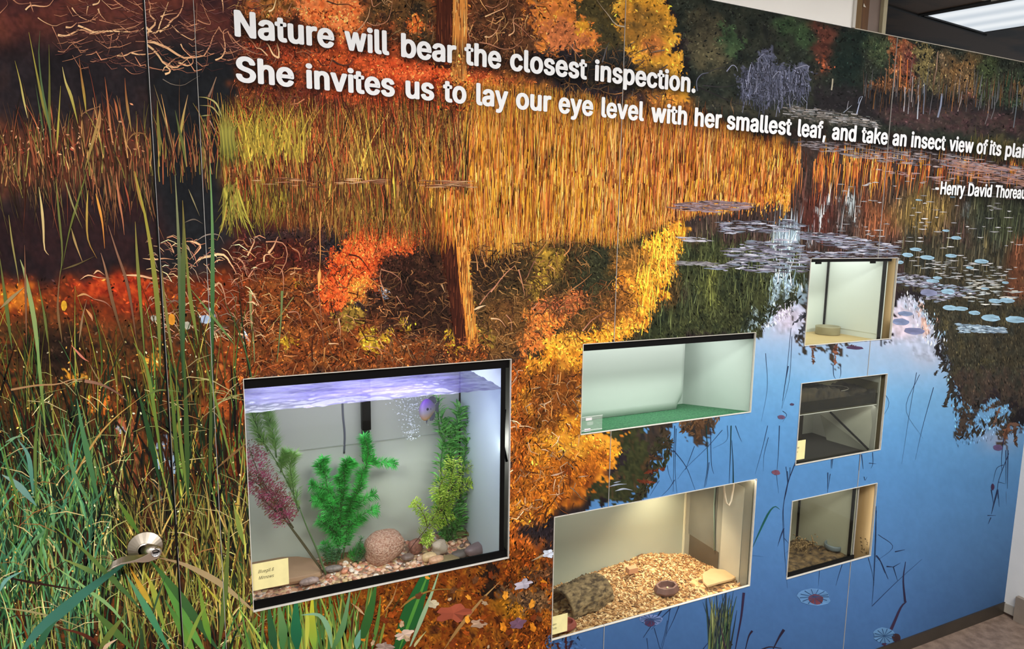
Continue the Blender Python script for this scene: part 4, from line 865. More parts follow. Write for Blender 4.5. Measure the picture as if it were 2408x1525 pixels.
Z(540, 0, S1, [[4, (190, 140, 110), (220, 170, 120), (1130, 290), (1190, 230), (1240, 150), (1260, 60)], [2.5, BR, BR, (1270, 0), (1290, 60), (1360, 20)], [2.5, BR, BR, (1230, 200), (1300, 230), (1400, 200), (1440, 120), (1460, 0)], [4, (60, 44, 40), (90, 60, 50), (920, 540), (990, 580), (1070, 580), (1110, 530)], [5, BL, BL, (350, 105), (390, 80), (415, 0)], [5, BL, BL, (440, 520), (390, 490), (350, 410), (330, 390)], [4, BL, BL, (440, 520), (440, 450), (420, 390)],
 [3, BL, BR, (340, 500), (280, 440), (240, 430), (200, 370), (150, 330)], [3, BR, BR, (0, 310), (80, 400), (200, 470), (340, 500)], [2, BR, BR, (200, 560), (300, 580), (400, 560), (430, 400)], [2.5, BR, BR, (510, 120), (560, 20)], [3, (60, 40, 36), (80, 50, 40), (870, 10), (960, 40), (1060, 40), (1130, 80)]])
Z(1080, 0, 3.813, [[3, BL, BR, (230, 150), (320, 110), (420, 60), (440, 0)], [3.4, BL, BR, (225, 330), (280, 330), (340, 270), (370, 180)], [3, BL, BR, (440, 320), (490, 280), (480, 180), (500, 120)], [3, BR, BR, (180, 380), (280, 400), (380, 440), (480, 430), (560, 370)], [3, (190, 180, 160), (150, 130, 110), (1480, 240), (1400, 220), (1330, 130), (1280, 70), (1230, 0)], [2, BR, BR, (230, 50), (300, 70), (360, 40), (420, 0)], [2.4, BR, BD, (480, 200), (560, 260), (650, 350), (740, 420)], [3, (110, 110, 116), (80, 80, 84), (1280, 560), (1310, 460), (1340, 380)], [2.2, BR, BD, (60, 220), (90, 340), (110, 390)], [2.4, BR, BR, (990, 400), (1080, 520)]])
# reflected branches and trunk details of the middle
Z(560, 400, 3.389, [[4, BL, BR, (205, 730), (210, 680), (250, 670), (290, 700)], [6, BL, BR, (240, 660), (280, 610), (315, 530)], [3, BR, BR, (220, 570), (330, 570), (380, 610), (390, 700), (350, 790), (320, 830), (240, 790)], [3, BL, BR, (415, 830), (440, 820), (460, 800)], [3, BR, BR, (350, 800), (360, 860), (360, 960)], [4, BL, BR, (0, 700), (40, 740), (70, 840)], [3, BR, BR, (80, 850), (150, 760), (240, 730)], [4, BL, BR, (75, 680), (110, 610), (130, 560), (100, 540)], [3, BR, BR, (430, 620), (480, 650), (495, 720)],
 [3.4, (220, 150, 90), (236, 170, 100), (660, 330), (650, 500), (655, 660), (648, 780)], [-8, (236, 176, 100), (230, 170, 90), (650, 780), (645, 860), (640, 970)], [2.4, BR, BD, (640, 980), (650, 1060), (680, 1400)], [4, (70, 30, 24), (90, 40, 26), (880, 670), (960, 690), (1020, 760), (1060, 820)], [4, (226, 140, 60), (110, 60, 40), (1020, 850), (1080, 890), (1120, 930), (1150, 1020), (1170, 1110)], [2.4, BR, BR, (1160, 960), (1130, 860), (1140, 780)], [2.4, BR, BD, (1140, 790), (1230, 820), (1300, 880), (1290, 960)], [2, BR, BD, (1260, 1000), (1300, 1060), (1330, 1100)], [4, (190, 150, 110), (190, 150, 110), (1620, 910), (1645, 970)], [4, (226, 160, 90), (230, 180, 110), (1870, 1110), (1898, 1100)],
 [5, (190, 130, 80), (90, 50, 34), (530, 1030), (600, 1110), (660, 1240), (690, 1400)], [3, BR, BD, (400, 1130), (470, 1130), (500, 1200), (520, 1260)], [3, BL, BR, (800, 1180), (810, 1240), (815, 1300)], [4, (60, 30, 22), (70, 36, 26), (590, 1525), (590, 1380), (620, 1270)], [3, BL, BR, (720, 1380), (790, 1380), (800, 1390)], [5, BL, BR, (0, 1300), (60, 1320), (110, 1380)], [7, (150, 150, 96), (110, 120, 76), (100, 960), (100, 1120), (125, 1400), (130, 1525)], [6, (110, 126, 76), (96, 110, 70), (350, 960), (340, 1200), (310, 1525)], [3, (130, 120, 70), (150, 130, 80), (440, 1010), (340, 1150), (220, 1290)], [4, (200, 130, 70), (190, 140, 80), (690, 1410), (680, 1525)], [2.4, BR, BD, (1010, 1400), (1120, 1420), (1230, 1470)], [3, (220, 190, 160), (190, 150, 120), (1740, 1390), (1830, 1330)]])
Z(1080, 400, 3.389, [[-5, (220, 190, 150), (220, 190, 150), (110, 1115), (160, 1090), (210, 1075)], [3, BR, BR, (250, 970), (360, 830), (440, 760)], [3, BR, BD, (160, 1070), (230, 980), (330, 870)], [3, BR, BR, (470, 790), (500, 900), (520, 1000)], [3.4, BL, BR, (250, 1180), (320, 1190), (370, 1250)], [2.5, BR, BR, (370, 1150), (410, 1200), (415, 1280)], [3, (170, 120, 80), (150, 100, 60), (880, 960), (980, 890), (1055, 825)], [3, BR, BD, (980, 1280), (1060, 1190), (1180, 1120)], [3, BR, BR, (580, 1110), (630, 1050)], [3, (220, 150, 90), (190, 120, 70), (830, 680), (880, 620), (880, 480), (930, 360)], [3, (214, 150, 100), (170, 110, 60), (145, 800), (135, 700), (100, 600)], [3, (200, 140, 90), (150, 100, 60), (210, 770), (180, 680), (150, 580)], [2.4, BD, BD, (600, 720), (560, 800), (520, 900)]])
# the two trunk pieces and their dark sides
def band(pts, w, c):
    q = spline(pts, 12); strokes(q[None], np.full((1, 12), w), np.array(c, float)[None, None] * np.ones((1, 12, 1)), .02)
band([(1046, -430), (1046, -100), (1044, 40), (1040, 160)], 36, (72, 34, 24)); band([(1081, -430), (1082, -100), (1081, 60), (1078, 190)], 34, (222, 146, 70))
band([(1050, 545), (1068, 660), (1088, 812)], 34, (60, 28, 20)); band([(1078, 470), (1084, 560), (1094, 680), (1113, 818)], 26, (220, 138, 56))
for (xa, ya, yb, w_) in [(1030, -330, 150, 32)]:
    n = 120; x = xa + RNG.random(n) * w_; y = RNG.uniform(ya, yb, n)
    blades(x, y, RNG.uniform(20, 70, n), RNG.uniform(1, 2.6, n), pick([(110, 56, 36), (52, 26, 20), (90, 44, 30), (130, 70, 40)], n), .02, .03, 3)
n = 90; y = RNG.uniform(560, 815, n); x = np.interp(y, [545, 660, 812], [1036, 1054, 1074]) + RNG.random(n) * 26
blades(x, y, RNG.uniform(14, 50, n), RNG.uniform(1, 2.4, n), pick([(90, 44, 28), (44, 22, 16), (110, 56, 34)], n), .03, .03, 3)
leafy([(1016, 120), (1112, 120), (1112, 260), (1016, 260)], 240, 4.5, .45, .3)
x = RNG.uniform(1020, 1110, 160); y = RNG.uniform(130, 250, 160)
flecks(x, y, RNG.uniform(2, 5, 160), pick([(226, 120, 50), (214, 96, 40), (236, 150, 70), (110, 60, 34)], 160), .4)
x = RNG.uniform(1020, 1150, 260); y = RNG.normal(818, 14, 260)
flecks(x, y, RNG.uniform(2, 6, 260), pick([(150, 80, 40), (90, 50, 30), (60, 34, 24), (190, 120, 60)], 260), .4)
x = RNG.uniform(1030, 1110, 160); y = RNG.uniform(440, 500, 160)
blades(x, y, RNG.uniform(30, 120, 160), RNG.uniform(1.4, 3, 160), pick(GOLD + RUST[:3], 160), .05, .06, 4, .15, up=False)
n = 260; t = RNG.random(n); x = 1066 + RNG.random(n) * 30; y = -330 + RNG.random(n) * 520
blades(x, y, RNG.uniform(14, 50, n), RNG.uniform(1, 2.6, n), pick([(150, 84, 40), (110, 60, 34), (246, 196, 120), (226, 150, 76)], n), .02, .03, 3)
t = RNG.random(n); y = 480 + t * 335; x = np.interp(y, [480, 640, 815], [1066, 1080, 1104]) + RNG.random(n) * np.interp(y, [480, 815], [24, 20])
blades(x, y, RNG.uniform(14, 44, n), RNG.uniform(1, 2.6, n), pick([(120, 66, 30), (96, 50, 26), (240, 176, 90), (220, 140, 60)], n), .03, .03, 3)

# -- left bank reeds
YG = (176, 164, 72); PY = (214, 196, 130); OG = (110, 110, 56); RB = (150, 84, 56)
n = 520; x = RNG.uniform(-260, 520, n); y = RNG.normal(395, 30, n)
blades(x, y, RNG.uniform(30, 150, n), RNG.uniform(1.2, 3.2, n), pick([(110, 56, 40), (150, 84, 56), (120, 110, 56), (84, 60, 40), (176, 130, 80), (60, 44, 34)], n), .10, .14, 5, .2)
n = 300; x = RNG.uniform(-260, 360, n); y = RNG.normal(405, 25, n)
blades(x, y, RNG.uniform(20, 130, n), RNG.uniform(1.2, 2.8, n), pick([(110, 60, 44), (150, 100, 66), (90, 80, 50), (60, 44, 34)], n), .10, .12, 5, .2, up=False)
n = 160; x = RNG.uniform(-260, 340, n); y = RNG.normal(330, 30, n)
flecks(x, y, RNG.uniform(2, 6, n), pick([(190, 130, 96), (220, 170, 130), (130, 60, 44)], n), .4)
Z(0, 0, S1, [[-4.5, PY, YG, (250, 1060), (215, 900), (180, 720), (135, 545)], [-6, OG, YG, (440, 1150), (390, 950), (330, 650), (260, 290)], [-6, OG, OG, (460, 1350), (445, 1000), (445, 700), (440, 400)], [-7, YG, PY, (700, 1110), (640, 870), (590, 740), (560, 600)], [-6, YG, RB, (775, 1020), (755, 850), (730, 680), (710, 520)], [-5, (214, 140, 90), RB, (1010, 1300), (985, 1100), (960, 850), (940, 690)], [-5, YG, YG, (510, 1350), (525, 1100), (545, 770)], [-6, (176, 150, 84), RB, (1180, 1180), (1150, 1000), (1130, 850), (1120, 700)],
 [-5, (96, 120, 76), (80, 100, 70), (470, 1380), (440, 1100), (380, 800), (350, 500), (360, 280)], [-4, (90, 110, 70), (70, 90, 60), (400, 1250), (360, 1000), (320, 760)], [-6, YG, (190, 150, 110), (1610, 1290), (1640, 1060), (1685, 850)], [-7, (110, 116, 60), (90, 100, 60), (1670, 1500), (1640, 1300), (1600, 1130), (1570, 990)], [-8, (110, 110, 56), (130, 120, 60), (1440, 1400), (1420, 1150), (1410, 900)], [-3, (150, 130, 90), (140, 120, 80), (1560, 1400), (1500, 1150), (1430, 920), (1380, 760)],
 [-5, RB, RB, (320, 1500), (280, 1300), (240, 1100)], [-4, (190, 110, 80), RB, (1130, 1190), (1090, 1050), (1070, 880)], [-5, (214, 130, 80), RB, (1060, 1080), (1040, 950), (1020, 880)], [-7, (150, 130, 70), (190, 140, 90), (760, 1520), (830, 1280), (880, 1080), (900, 930)], [-5, (190, 150, 90), (150, 100, 70), (860, 1280), (900, 1080), (890, 930)], [-3.5, (150, 110, 80), (120, 80, 60), (720, 1040), (790, 990), (880, 960), (900, 940)], [-4, (150, 110, 70), (120, 80, 50), (1140, 1270), (1200, 1200), (1290, 1200), (1340, 1270)]])
for k_, dx in enumerate(np.linspace(-90, 110, 13)):
    Z(0, 0, S1, [[-3.4, [(110, 110, 50), (76, 80, 40), (150, 146, 60)][k_ % 3], (190, 176, 84), (2050 + dx * .8 + (k_ * 7) % 23, 1500), (2030 + dx * .6, 1200), (2010 + dx * 1.3 + 20, 900 + abs(dx) * 1.6)]])
Z(0, 0, S1, [[-4, (190, 184, 120), (170, 160, 100), (1990, 1050), (1940, 930), (1860, 880), (1780, 870)], [-3.4, (170, 160, 100), (150, 140, 90), (1980, 1060), (1900, 960), (1790, 945)], [-3, (150, 150, 100), (150, 140, 90), (1800, 1040), (1900, 1030)], [3, (190, 140, 120), (130, 90, 80), (1880, 1080), (1940, 1200)]])
n = 90; x = RNG.uniform(525, 560, n)
blades(x, 445 + RNG.normal(0, 10, n), RNG.uniform(40, 120, n), RNG.uniform(2, 4, n), pick([(176, 164, 70), (130, 124, 56), (150, 110, 56)], n), .12, .2, 5, .15, up=False)
# dark twigs and reflections of the left middle
Z(0, 400, S1, [[-6, PY, (214, 180, 130), (350, 150), (375, 330), (390, 500), (400, 700), (440, 760)], [-4, (150, 140, 80), (120, 110, 70), (80, 400), (110, 640), (155, 900), (175, 1030)], [-5, (110, 116, 60), (96, 100, 56), (500, 60), (530, 400), (560, 760), (520, 1060)], [-5, (120, 130, 60), (96, 100, 50), (780, 10), (680, 340), (620, 560), (560, 860)], [-4, (190, 180, 120), (120, 110, 70), (580, 80), (660, 330), (740, 520)], [-5, (196, 170, 80), (150, 110, 60), (790, 180), (780, 380), (790, 620), (870, 790)], [-5, (150, 130, 80), (190, 150, 100), (640, 520), (680, 660), (740, 820)], [-6, (220, 160, 70), (190, 120, 60), (860, 210), (890, 330), (920, 480), (940, 700)], [-4, (110, 96, 60), (90, 76, 50), (560, 890), (700, 840), (850, 770)],
 [-5, (200, 130, 90), (176, 110, 80), (1040, 10), (1065, 240), (1100, 440), (1115, 580)], [-4, (176, 90, 60), (150, 76, 56), (1110, 100), (1150, 250), (1170, 400)], [-4, (190, 120, 80), (150, 90, 60), (960, 20), (990, 200), (1000, 280)], [-6, (190, 150, 80), (150, 110, 60), (1200, 10), (1260, 280), (1300, 420)], [-3, (150, 140, 100), (130, 120, 90), (1690, 170), (1740, 290), (1790, 410)],
 [-5, BL, BR, (1100, 940), (1170, 940), (1260, 945), (1370, 970), (1480, 970), (1560, 1010)], [-3, BL, BR, (720, 980), (790, 940), (880, 960), (1000, 970)], [-4, BL, BR, (1280, 790), (1380, 800), (1470, 790), (1560, 800)], [-5, BL, BR, (1660, 640), (1730, 640), (1800, 680), (1750, 750), (1700, 800)], [-6, BL, BL, (1740, 840), (1800, 790), (1880, 770), (1980, 750), (2040, 790), (2080, 860), (2120, 910)], [-5, BL, BR, (1840, 1080), (1920, 1040), (1970, 1010), (2010, 1100), (2035, 1240)], [-3, (150, 140, 130), (130, 110, 100), (1750, 640), (1850, 580), (1960, 580), (2010, 660)], [-4, BL, BR, (840, 930), (880, 900), (940, 940)], [-5, (226, 170, 100), BR, (690, 1130), (760, 1110), (840, 1150)], [-3, BR, BD, (830, 1150), (940, 1180), (1010, 1240)], [-6, (214, 150, 90), BR, (770, 1240), (820, 1310), (830, 1350)], [3, BR, BD, (2040, 1200), (2120, 1130), (2100, 1250)],
 [-3, (120, 110, 100), (110, 96, 84), (1650, 470), (1740, 440), (1820, 480)]])
n = 260; x = RNG.uniform(340, 600, n); y = RNG.uniform(555, 800, n); th = RNG.uniform(-1, 1.2, n); L = RNG.uniform(10, 40, n)
p0 = np.stack([x, y], -1); p1 = p0 + np.stack([np.cos(th) * L * .5, np.sin(th) * L * .5 - L * .15], -1); p2 = p0 + np.stack([np.cos(th) * L, np.sin(th) * L + L * .1], -1)
strokes(np.stack([p0, p1, p2], 1), np.stack([RNG.uniform(1, 2.6, n)] * 3, 1) * [[.5, 1, .6]], pick([BL, BR, BD, (150, 130, 110)], n), .15)
pad(151, 718, 7, 12, (226, 170, 50)); pad(484, 750, 12, 10, (170, 190, 220)); pad(440, 765, 8, 10, (180, 176, 160)); pad(404, 750, 8, 14, (226, 150, 50)); pad(362, 748, 7, 8, (176, 176, 160)); pad(385, 1090, 24, 14, (170, 196, 224)); pad(410, 1090, 10, 22, (140, 170, 200))

# -- the green grass of the lower left, back to front
n = 900; x = RNG.uniform(-1150, -200, n); y = RNG.uniform(380, 460, n)
blades(x, y, RNG.uniform(30, 150, n), RNG.uniform(1.2, 3.2, n), pick([(110, 56, 40), (150, 84, 56), (120, 110, 56), (84, 60, 40)], n), .10, .14, 5, .2)
GR = [(60, 88, 42), (84, 110, 48), (104, 100, 38), (44, 70, 40), (120, 126, 56), (144, 130, 60), (30, 50, 32), (76, 58, 28), (110, 60, 30)]
BG = [(64, 110, 62), (96, 136, 76), (48, 90, 58), (130, 150, 80), (76, 116, 46), (140, 140, 66), (32, 64, 40), (170, 164, 104), (24, 40, 28)]
n = 460; x = RNG.uniform(-270, 600, n); y = RNG.uniform(880, 1300, n)
blades(x, y, RNG.uniform(80, 260, n), RNG.uniform(1.5, 4, n), pick(GR, n), .12, .14, 6, .2)
for k in range(3):
    n = 330; x = RNG.uniform(-270, 600, n); y = RNG.uniform(1000 + k * 110, 1350 + k * 140, n)
    blades(x, y, RNG.uniform(50, 200, n), RNG.uniform(3, 9, n), pick([(26, 30, 22), (40, 34, 22), (30, 44, 28), (60, 30, 20), (20, 20, 18)], n), .16, .18, 5, .2)
    n = 400; x = RNG.uniform(-270, 600, n); y = RNG.uniform(1120 + k * 110, 1400 + k * 140, n)
    dens = RNG.random(n) < np.interp(x, [-270, 220, 330, 600], [1, 1, .45, .4]); x = x[dens]; y = y[dens]; n = len(x)
    blades(x, y, RNG.uniform(70, 240, n), RNG.uniform(2, 5.5, n), np.where((x < 300)[:, None], pick(BG, n), pick(GR + [(150, 150, 60), (176, 150, 70)], n)), .16, .18, 6, .2)
n = 240; x = RNG.uniform(-270, 230, n); y = RNG.uniform(1150, 1600, n)
blades(x, y, RNG.uniform(60, 200, n), RNG.uniform(3, 7, n), pick([(64, 116, 84), (56, 100, 74), (100, 150, 100), (44, 86, 50), (84, 124, 64)], n), .3, .3, 6, .15)
n = 260; x = RNG.uniform(300, 600, n); y = RNG.uniform(1230, 1520, n)
blades(x, y, RNG.uniform(40, 160, n), RNG.uniform(1.5, 4.5, n), pick([(150, 140, 70), (110, 110, 50), (176, 150, 84), (96, 70, 36), (130, 130, 60)], n), .22, .22, 6, .2)
n = 700; x = RNG.uniform(-270, 600, n); y = RNG.uniform(800, 1600, n)
flecks(x, y, RNG.uniform(1.5, 4, n), pick([(220, 210, 170), (214, 150, 70), (40, 26, 20), (196, 180, 120), (230, 180, 90)], n), .6)
n = 260; x = RNG.uniform(-270, 600, n); y = RNG.uniform(860, 1560, n); th = RNG.uniform(-.9, .9, n); L = RNG.uniform(20, 110, n)
p0 = np.stack([x, y], -1); p1 = p0 + np.stack([np.cos(th) * L * .5, np.sin(th) * L * .5 - L * .1], -1); p2 = p0 + np.stack([np.cos(th) * L, np.sin(th) * L], -1)
strokes(np.stack([p0, p1, p2], 1), np.stack([RNG.uniform(1, 3, n)] * 3, 1) * [[.5, 1, .6]], pick([(176, 160, 110), (150, 150, 90), (120, 84, 50), (60, 40, 30), (200, 180, 130)], n), .15)
n = 1500; x = np.concatenate([RNG.uniform(-1150, -250, 900), RNG.uniform(-250, 900, 600)]); y = np.concatenate([RNG.uniform(900, 2350, 900), RNG.uniform(1650, 2350, 600)])
blades(x, y, RNG.uniform(100, 320, n), RNG.uniform(2, 8, n), pick(BG + GR, n), .2, .2, 6, .2)
G1 = (110, 130, 60); G2 = (60, 96, 60); TL = (76, 132, 112); LG = (130, 170, 110)
Z(0, 400, S1, [[-12, (96, 110, 56), (176, 160, 64), (1440, 1800), (1420, 1300), (1380, 900), (1310, 450), (1210, 10)], [-11, (40, 66, 40), (150, 150, 110), (1640, 1900), (1625, 1300), (1600, 600), (1570, 40)], [-12, (50, 90, 56), (130, 110, 60), (1650, 1900), (1640, 1000), (1650, 600), (1637, 270)], [-9, G1, (130, 124, 60), (1780, 1560), (1700, 1100), (1655, 520)], [-10, (40, 76, 40), LG, (1900, 1900), (1905, 1100), (1903, 500), (1880, -120)], [-8, (96, 120, 56), (150, 130, 70), (1300, 1700), (1250, 1050), (1225, 700), (1213, 460)], [-7, (110, 76, 56), (150, 110, 90), (1230, 1560), (1150, 1050), (1050, 740), (970, 490)], [-8, (96, 70, 44), (176, 130, 104), (1120, 1560), (1010, 1180), (950, 900), (905, 740)], [-9, (90, 110, 56), (110, 110, 60), (110, 1600), (50, 1150), (0, 780)], [-11, (120, 150, 90), (150, 150, 100), (370, 1900), (310, 1350), (230, 950), (183, 800)], [-5, (120, 84, 60), (130, 90, 70), (240, 1560), (230, 1000), (222, 670)], [-8, (150, 130, 90), (160, 140, 100), (0, 1240), (120, 1130), (215, 1050)], [-7, (110, 116, 60), (120, 100, 56), (1570, 1800), (1480, 1200), (1450, 850)], [-6, (96, 130, 76), (110, 130, 70), (2100, 1560), (1900, 1300), (1700, 1050)],
   [-6, (120, 96, 60), (130, 96, 70), (560, 1540), (520, 1240), (540, 900)], [-5, (150, 120, 84), (130, 100, 76), (710, 1540), (740, 1320), (780, 1160)], [-6, (110, 120, 60), (96, 110, 60), (430, 1540), (400, 1300), (340, 980)]])
Z(0, 800, 3.813, [[-8, (96, 120, 50), G1, (1480, 1300), (1330, 300), (1200, 20)], [-13, (36, 70, 40), (50, 80, 44), (1440, 1300), (1330, 800), (1220, 380)], [-5, (176, 140, 80), (190, 150, 80), (560, 1430), (800, 980), (1000, 720), (1300, 480)], [-11, TL, (110, 150, 140), (300, 1400), (260, 1050), (160, 880)], [-14, (60, 100, 60), (84, 130, 90), (900, 1500), (760, 900), (690, 520)], [-9, (84, 130, 84), (96, 140, 96), (840, 1500), (650, 1150), (560, 640)], [-8, G1, LG, (420, 900), (350, 200), (330, -10)], [-8, (90, 116, 60), G1, (330, 1500), (320, 900), (400, 350)], [-5, (110, 150, 120), (130, 160, 130), (50, 910), (130, 870), (220, 850)], [-16, (96, 140, 130), (130, 160, 150), (330, 1480), (160, 1290), (20, 1200)], [-7, (84, 120, 60), (96, 130, 60), (200, 1500), (90, 1200), (20, 880)], [-9, (60, 90, 40), (110, 130, 56), (1620, 1500), (1560, 700), (1510, 100)], [-8, (110, 130, 56), G1, (1700, 1500), (1620, 900), (1570, 200)], [-12, (56, 84, 44), (70, 90, 44), (1690, 1500), (1670, 700), (1650, 10)], [-8, (60, 80, 40), (90, 110, 56), (1880, 1500), (1890, 700), (1890, 60)], [-6, G1, G1, (2100, 1200), (1950, 600), (1800, 60)], [-6, (120, 96, 60), (110, 80, 50), (2230, 900), (2050, 1050), (1900, 1180)], [-5, (110, 100, 56), (130, 120, 70), (1640, 540), (1730, 450), (1800, 380)], [-4, (96, 110, 60), (110, 120, 70), (1250, 530), (1400, 450), (1500, 445), (1640, 460)],
  [5, (170, 130, 90), (190, 150, 110), (100, 440), (330, 400), (520, 390), (640, 350), (740, 350)], [8, (150, 110, 90), (100, 70, 60), (760, 360), (900, 390), (1040, 460), (1140, 540)], [-3, (150, 130, 90), (120, 90, 60), (800, 200), (880, 340), (960, 440)], [-5, (214, 130, 110), (190, 110, 90), (640, 40), (740, 150), (800, 190)]])
Z(0, 1150, 4.013, [[-13, (60, 96, 60), (120, 140, 60), (1330, 1130), (1170, 950), (960, 740), (760, 540), (480, 330)], [-12, (60, 100, 60), (150, 160, 80), (940, 810), (800, 740), (580, 645)], [-9, LG, (140, 180, 110), (1260, 1370), (1050, 1110), (850, 960), (720, 860), (475, 695)], [-17, (60, 130, 90), (96, 150, 110), (1640, 1600), (1430, 1200), (1300, 980), (1185, 790)], [-13, (176, 160, 60), (214, 150, 50), (1440, 1110), (1330, 920), (1225, 730)], [-15, (120, 150, 60), (190, 180, 70), (1560, 1340), (1480, 1060), (1430, 900), (1355, 760)], [-13, (70, 110, 44), (110, 130, 50), (1320, 430), (1200, 240), (1085, 60)], [-24, (50, 84, 50), (76, 120, 56), (2080, 1540), (1760, 1100), (1580, 860), (1400, 640)], [-22, (96, 150, 70), (84, 140, 60), (1950, 1560), (1700, 1150), (1530, 840)], [-20, (110, 150, 56), (70, 120, 60), (1860, 1600), (1700, 1280), (1560, 1040)],
  [-15, (170, 150, 110), (176, 150, 110), (2460, 1200), (2130, 920), (1900, 780), (1700, 690), (1490, 640)], [-5, (190, 180, 70), (176, 170, 60), (2120, 1110), (2000, 980), (1820, 760)], [-18, (76, 110, 56), (90, 120, 56), (1280, 1530), (1040, 1290), (825, 1090)], [-13, (84, 110, 50), (110, 120, 60), (2060, 1560), (2130, 900), (2170, 200)], [-15, (84, 140, 50), (130, 150, 60), (1990, 1450), (1930, 1200), (1870, 820)], [-9, (70, 34, 24), (96, 50, 36), (1000, 1520), (800, 1370), (510, 1290)], [-6, (44, 26, 24), (60, 34, 28), (0, 815), (400, 890), (900, 965)], [-9, (110, 160, 150), (110, 160, 150), (0, 960), (60, 850), (230, 760)], [-5, (170, 160, 110), (150, 140, 96), (0, 1110), (300, 1150), (600, 1230), (850, 1330)], [-15, (96, 110, 50), (110, 120, 56), (920, 1530), (1060, 1330), (1200, 1150)], [-9, (130, 160, 70), (130, 150, 60), (1740, 1530), (1860, 1240), (1980, 1010)], [-9, (200, 170, 140), (210, 180, 150), (960, 1530), (1020, 1460), (1110, 1405)], [-14, (84, 110, 50), (110, 130, 60), (2310, 1540), (2380, 1300), (2430, 1180)], [-6, (110, 84, 60), (130, 96, 66), (2400, 1180), (2250, 1280), (2140, 1400)], [-5, (60, 90, 60), (50, 80, 50), (1440, 1170), (1500, 980), (1570, 800)],
  [-8, (190, 150, 100), (190, 160, 110), (2400, 880), (2380, 760), (2340, 600)], [-12, (110, 130, 60), (130, 140, 70), (2300, 520), (2250, 330), (2200, 120)], [-10, (40, 60, 40), (60, 84, 50), (1330, 1600), (1340, 1400), (1300, 1200)], [-26, (70, 124, 110), (56, 110, 90), (190, 1560), (330, 1360), (560, 1160), (850, 930), (1060, 780), (1240, 650)], [-16, (50, 100, 70), (60, 110, 80), (330, 1560), (430, 1360), (540, 1230)]])
# clump below the first tank
n = 120; x = RNG.uniform(600, 860, n)
blades(x, 1600 + RNG.normal(0, 20, n), RNG.uniform(120, 260, n), RNG.uniform(3, 9, n), pick([(96, 140, 60), (60, 110, 60), (130, 150, 66), (84, 110, 50), (150, 140, 60)], n), .12, .12, 6, .12)
Z(560, 1280, 3.168, [[-20, (40, 80, 50), (50, 96, 60), (280, 800), (250, 640), (220, 400)], [-26, (30, 90, 64), (40, 110, 70), (440, 800), (430, 600), (430, 350)], [-20, (110, 150, 60), (196, 184, 50), (570, 800), (550, 600), (552, 340)], [-10, (190, 196, 80), (176, 180, 70), (505, 800), (515, 560), (500, 400)], [-20, (60, 110, 60), (110, 140, 90), (330, 800), (330, 600), (290, 400)], [-13, (120, 160, 120), (130, 170, 140), (700, 780), (670, 620), (600, 520), (470, 520)], [-15, (70, 110, 60), (110, 150, 110), (690, 800), (780, 600), (840, 300)], [-22, (40, 80, 40), (60, 110, 50), (880, 800), (950, 600), (1000, 420), (1030, 260)], [-9, (80, 120, 50), (90, 130, 60), (990, 800), (1040, 560), (1060, 380)], [-6, (110, 130, 50), (130, 120, 60), (1040, 800), (1080, 620), (1110, 480)], [-15, (96, 150, 130), (110, 160, 140), (880, 780), (890, 700), (910, 630)],
  [-44, (34, 84, 40), (36, 96, 50), (1150, 860), (1270, 560), (1370, 300), (1450, 100)], [-10, (150, 176, 140), (150, 180, 140), (1260, 800), (1360, 560), (1440, 360), (1500, 180)], [-8, (70, 130, 50), (84, 140, 60), (1190, 800), (1280, 560), (1380, 300), (1430, 180)], [-5, (150, 110, 50), (130, 100, 50), (1160, 520), (1290, 400), (1480, 330), (1700, 340)], [-8, (150, 110, 60), (176, 140, 90), (1530, 780), (1640, 620), (1800, 420), (1950, 270)], [-6, (190, 180, 130), (176, 170, 110), (1290, 780), (1340, 710), (1400, 640)], [-6, (200, 170, 130), (170, 130, 90), (940, 520), (890, 470), (840, 430)], [-5, (150, 130, 100), (190, 170, 140), (2180, 120), (2280, 70), (2360, 30)], [-4, (170, 130, 80), (150, 110, 70), (1080, 500), (1150, 400), (1190, 270)], [-5, (60, 34, 24), (70, 40, 30), (840, 700), (850, 560), (870, 430)]])
# fallen leaves
def leaf(cx, cy, r, c, ang=0, sq=.55, n=22):
    a = np.linspace(0, 2 * np.pi, n, endpoint=False)
    rr = r * (0.62 + 0.38 * np.abs(np.cos(a * 2.5))) * (1 + RNG.normal(0, .08, n))
    X = rr * np.cos(a); Y = rr * np.sin(a) * sq
    ca, sa = math.cos(ang), math.sin(ang)
    XY = np.stack([cx + X * ca - Y * sa, cy + X * sa + Y * ca], -1)
    q = np.zeros((n // 2, 4, 2)); C_ = np.zeros((n // 2, 4, 3))
    for i in range(n // 2):
        q[i] = [(cx, cy), XY[2 * i], XY[(2 * i + 1) % n], XY[(2 * i + 2) % n]]; C_[i] = np.array(c) * (1 + RNG.normal(0, .07))
    push(q, C_)
leaf(1066, 1440, 44, (150, 76, 56), -.1, .5); leaf(1216, 1464, 22, (110, 80, 100), -.3, .6); leaf(1230, 1372, 24, (176, 170, 184), -.3, .5); leaf(1018, 1418, 14, (190, 180, 150), 0, .8); leaf(950, 1490, 26, (200, 176, 160), -.4, .45); leaf(905, 1520, 26, (150, 130, 120), 0, .5); leaf(1125, 1465, 20, (170, 140, 116), 0, .6); leaf(1290, 1300, 16, (200, 210, 226), 0, .7)
for k in range(60):
    a = RNG.uniform(830, 1290); b = RNG.uniform(1350, 1600)
    leaf(a, b, RNG.uniform(5, 14), [(206, 126, 34), (150, 70, 24), (110, 50, 22), (226, 150, 50), (96, 60, 36), (176, 150, 120)][k % 6], RNG.uniform(0, 3), .6, 14)
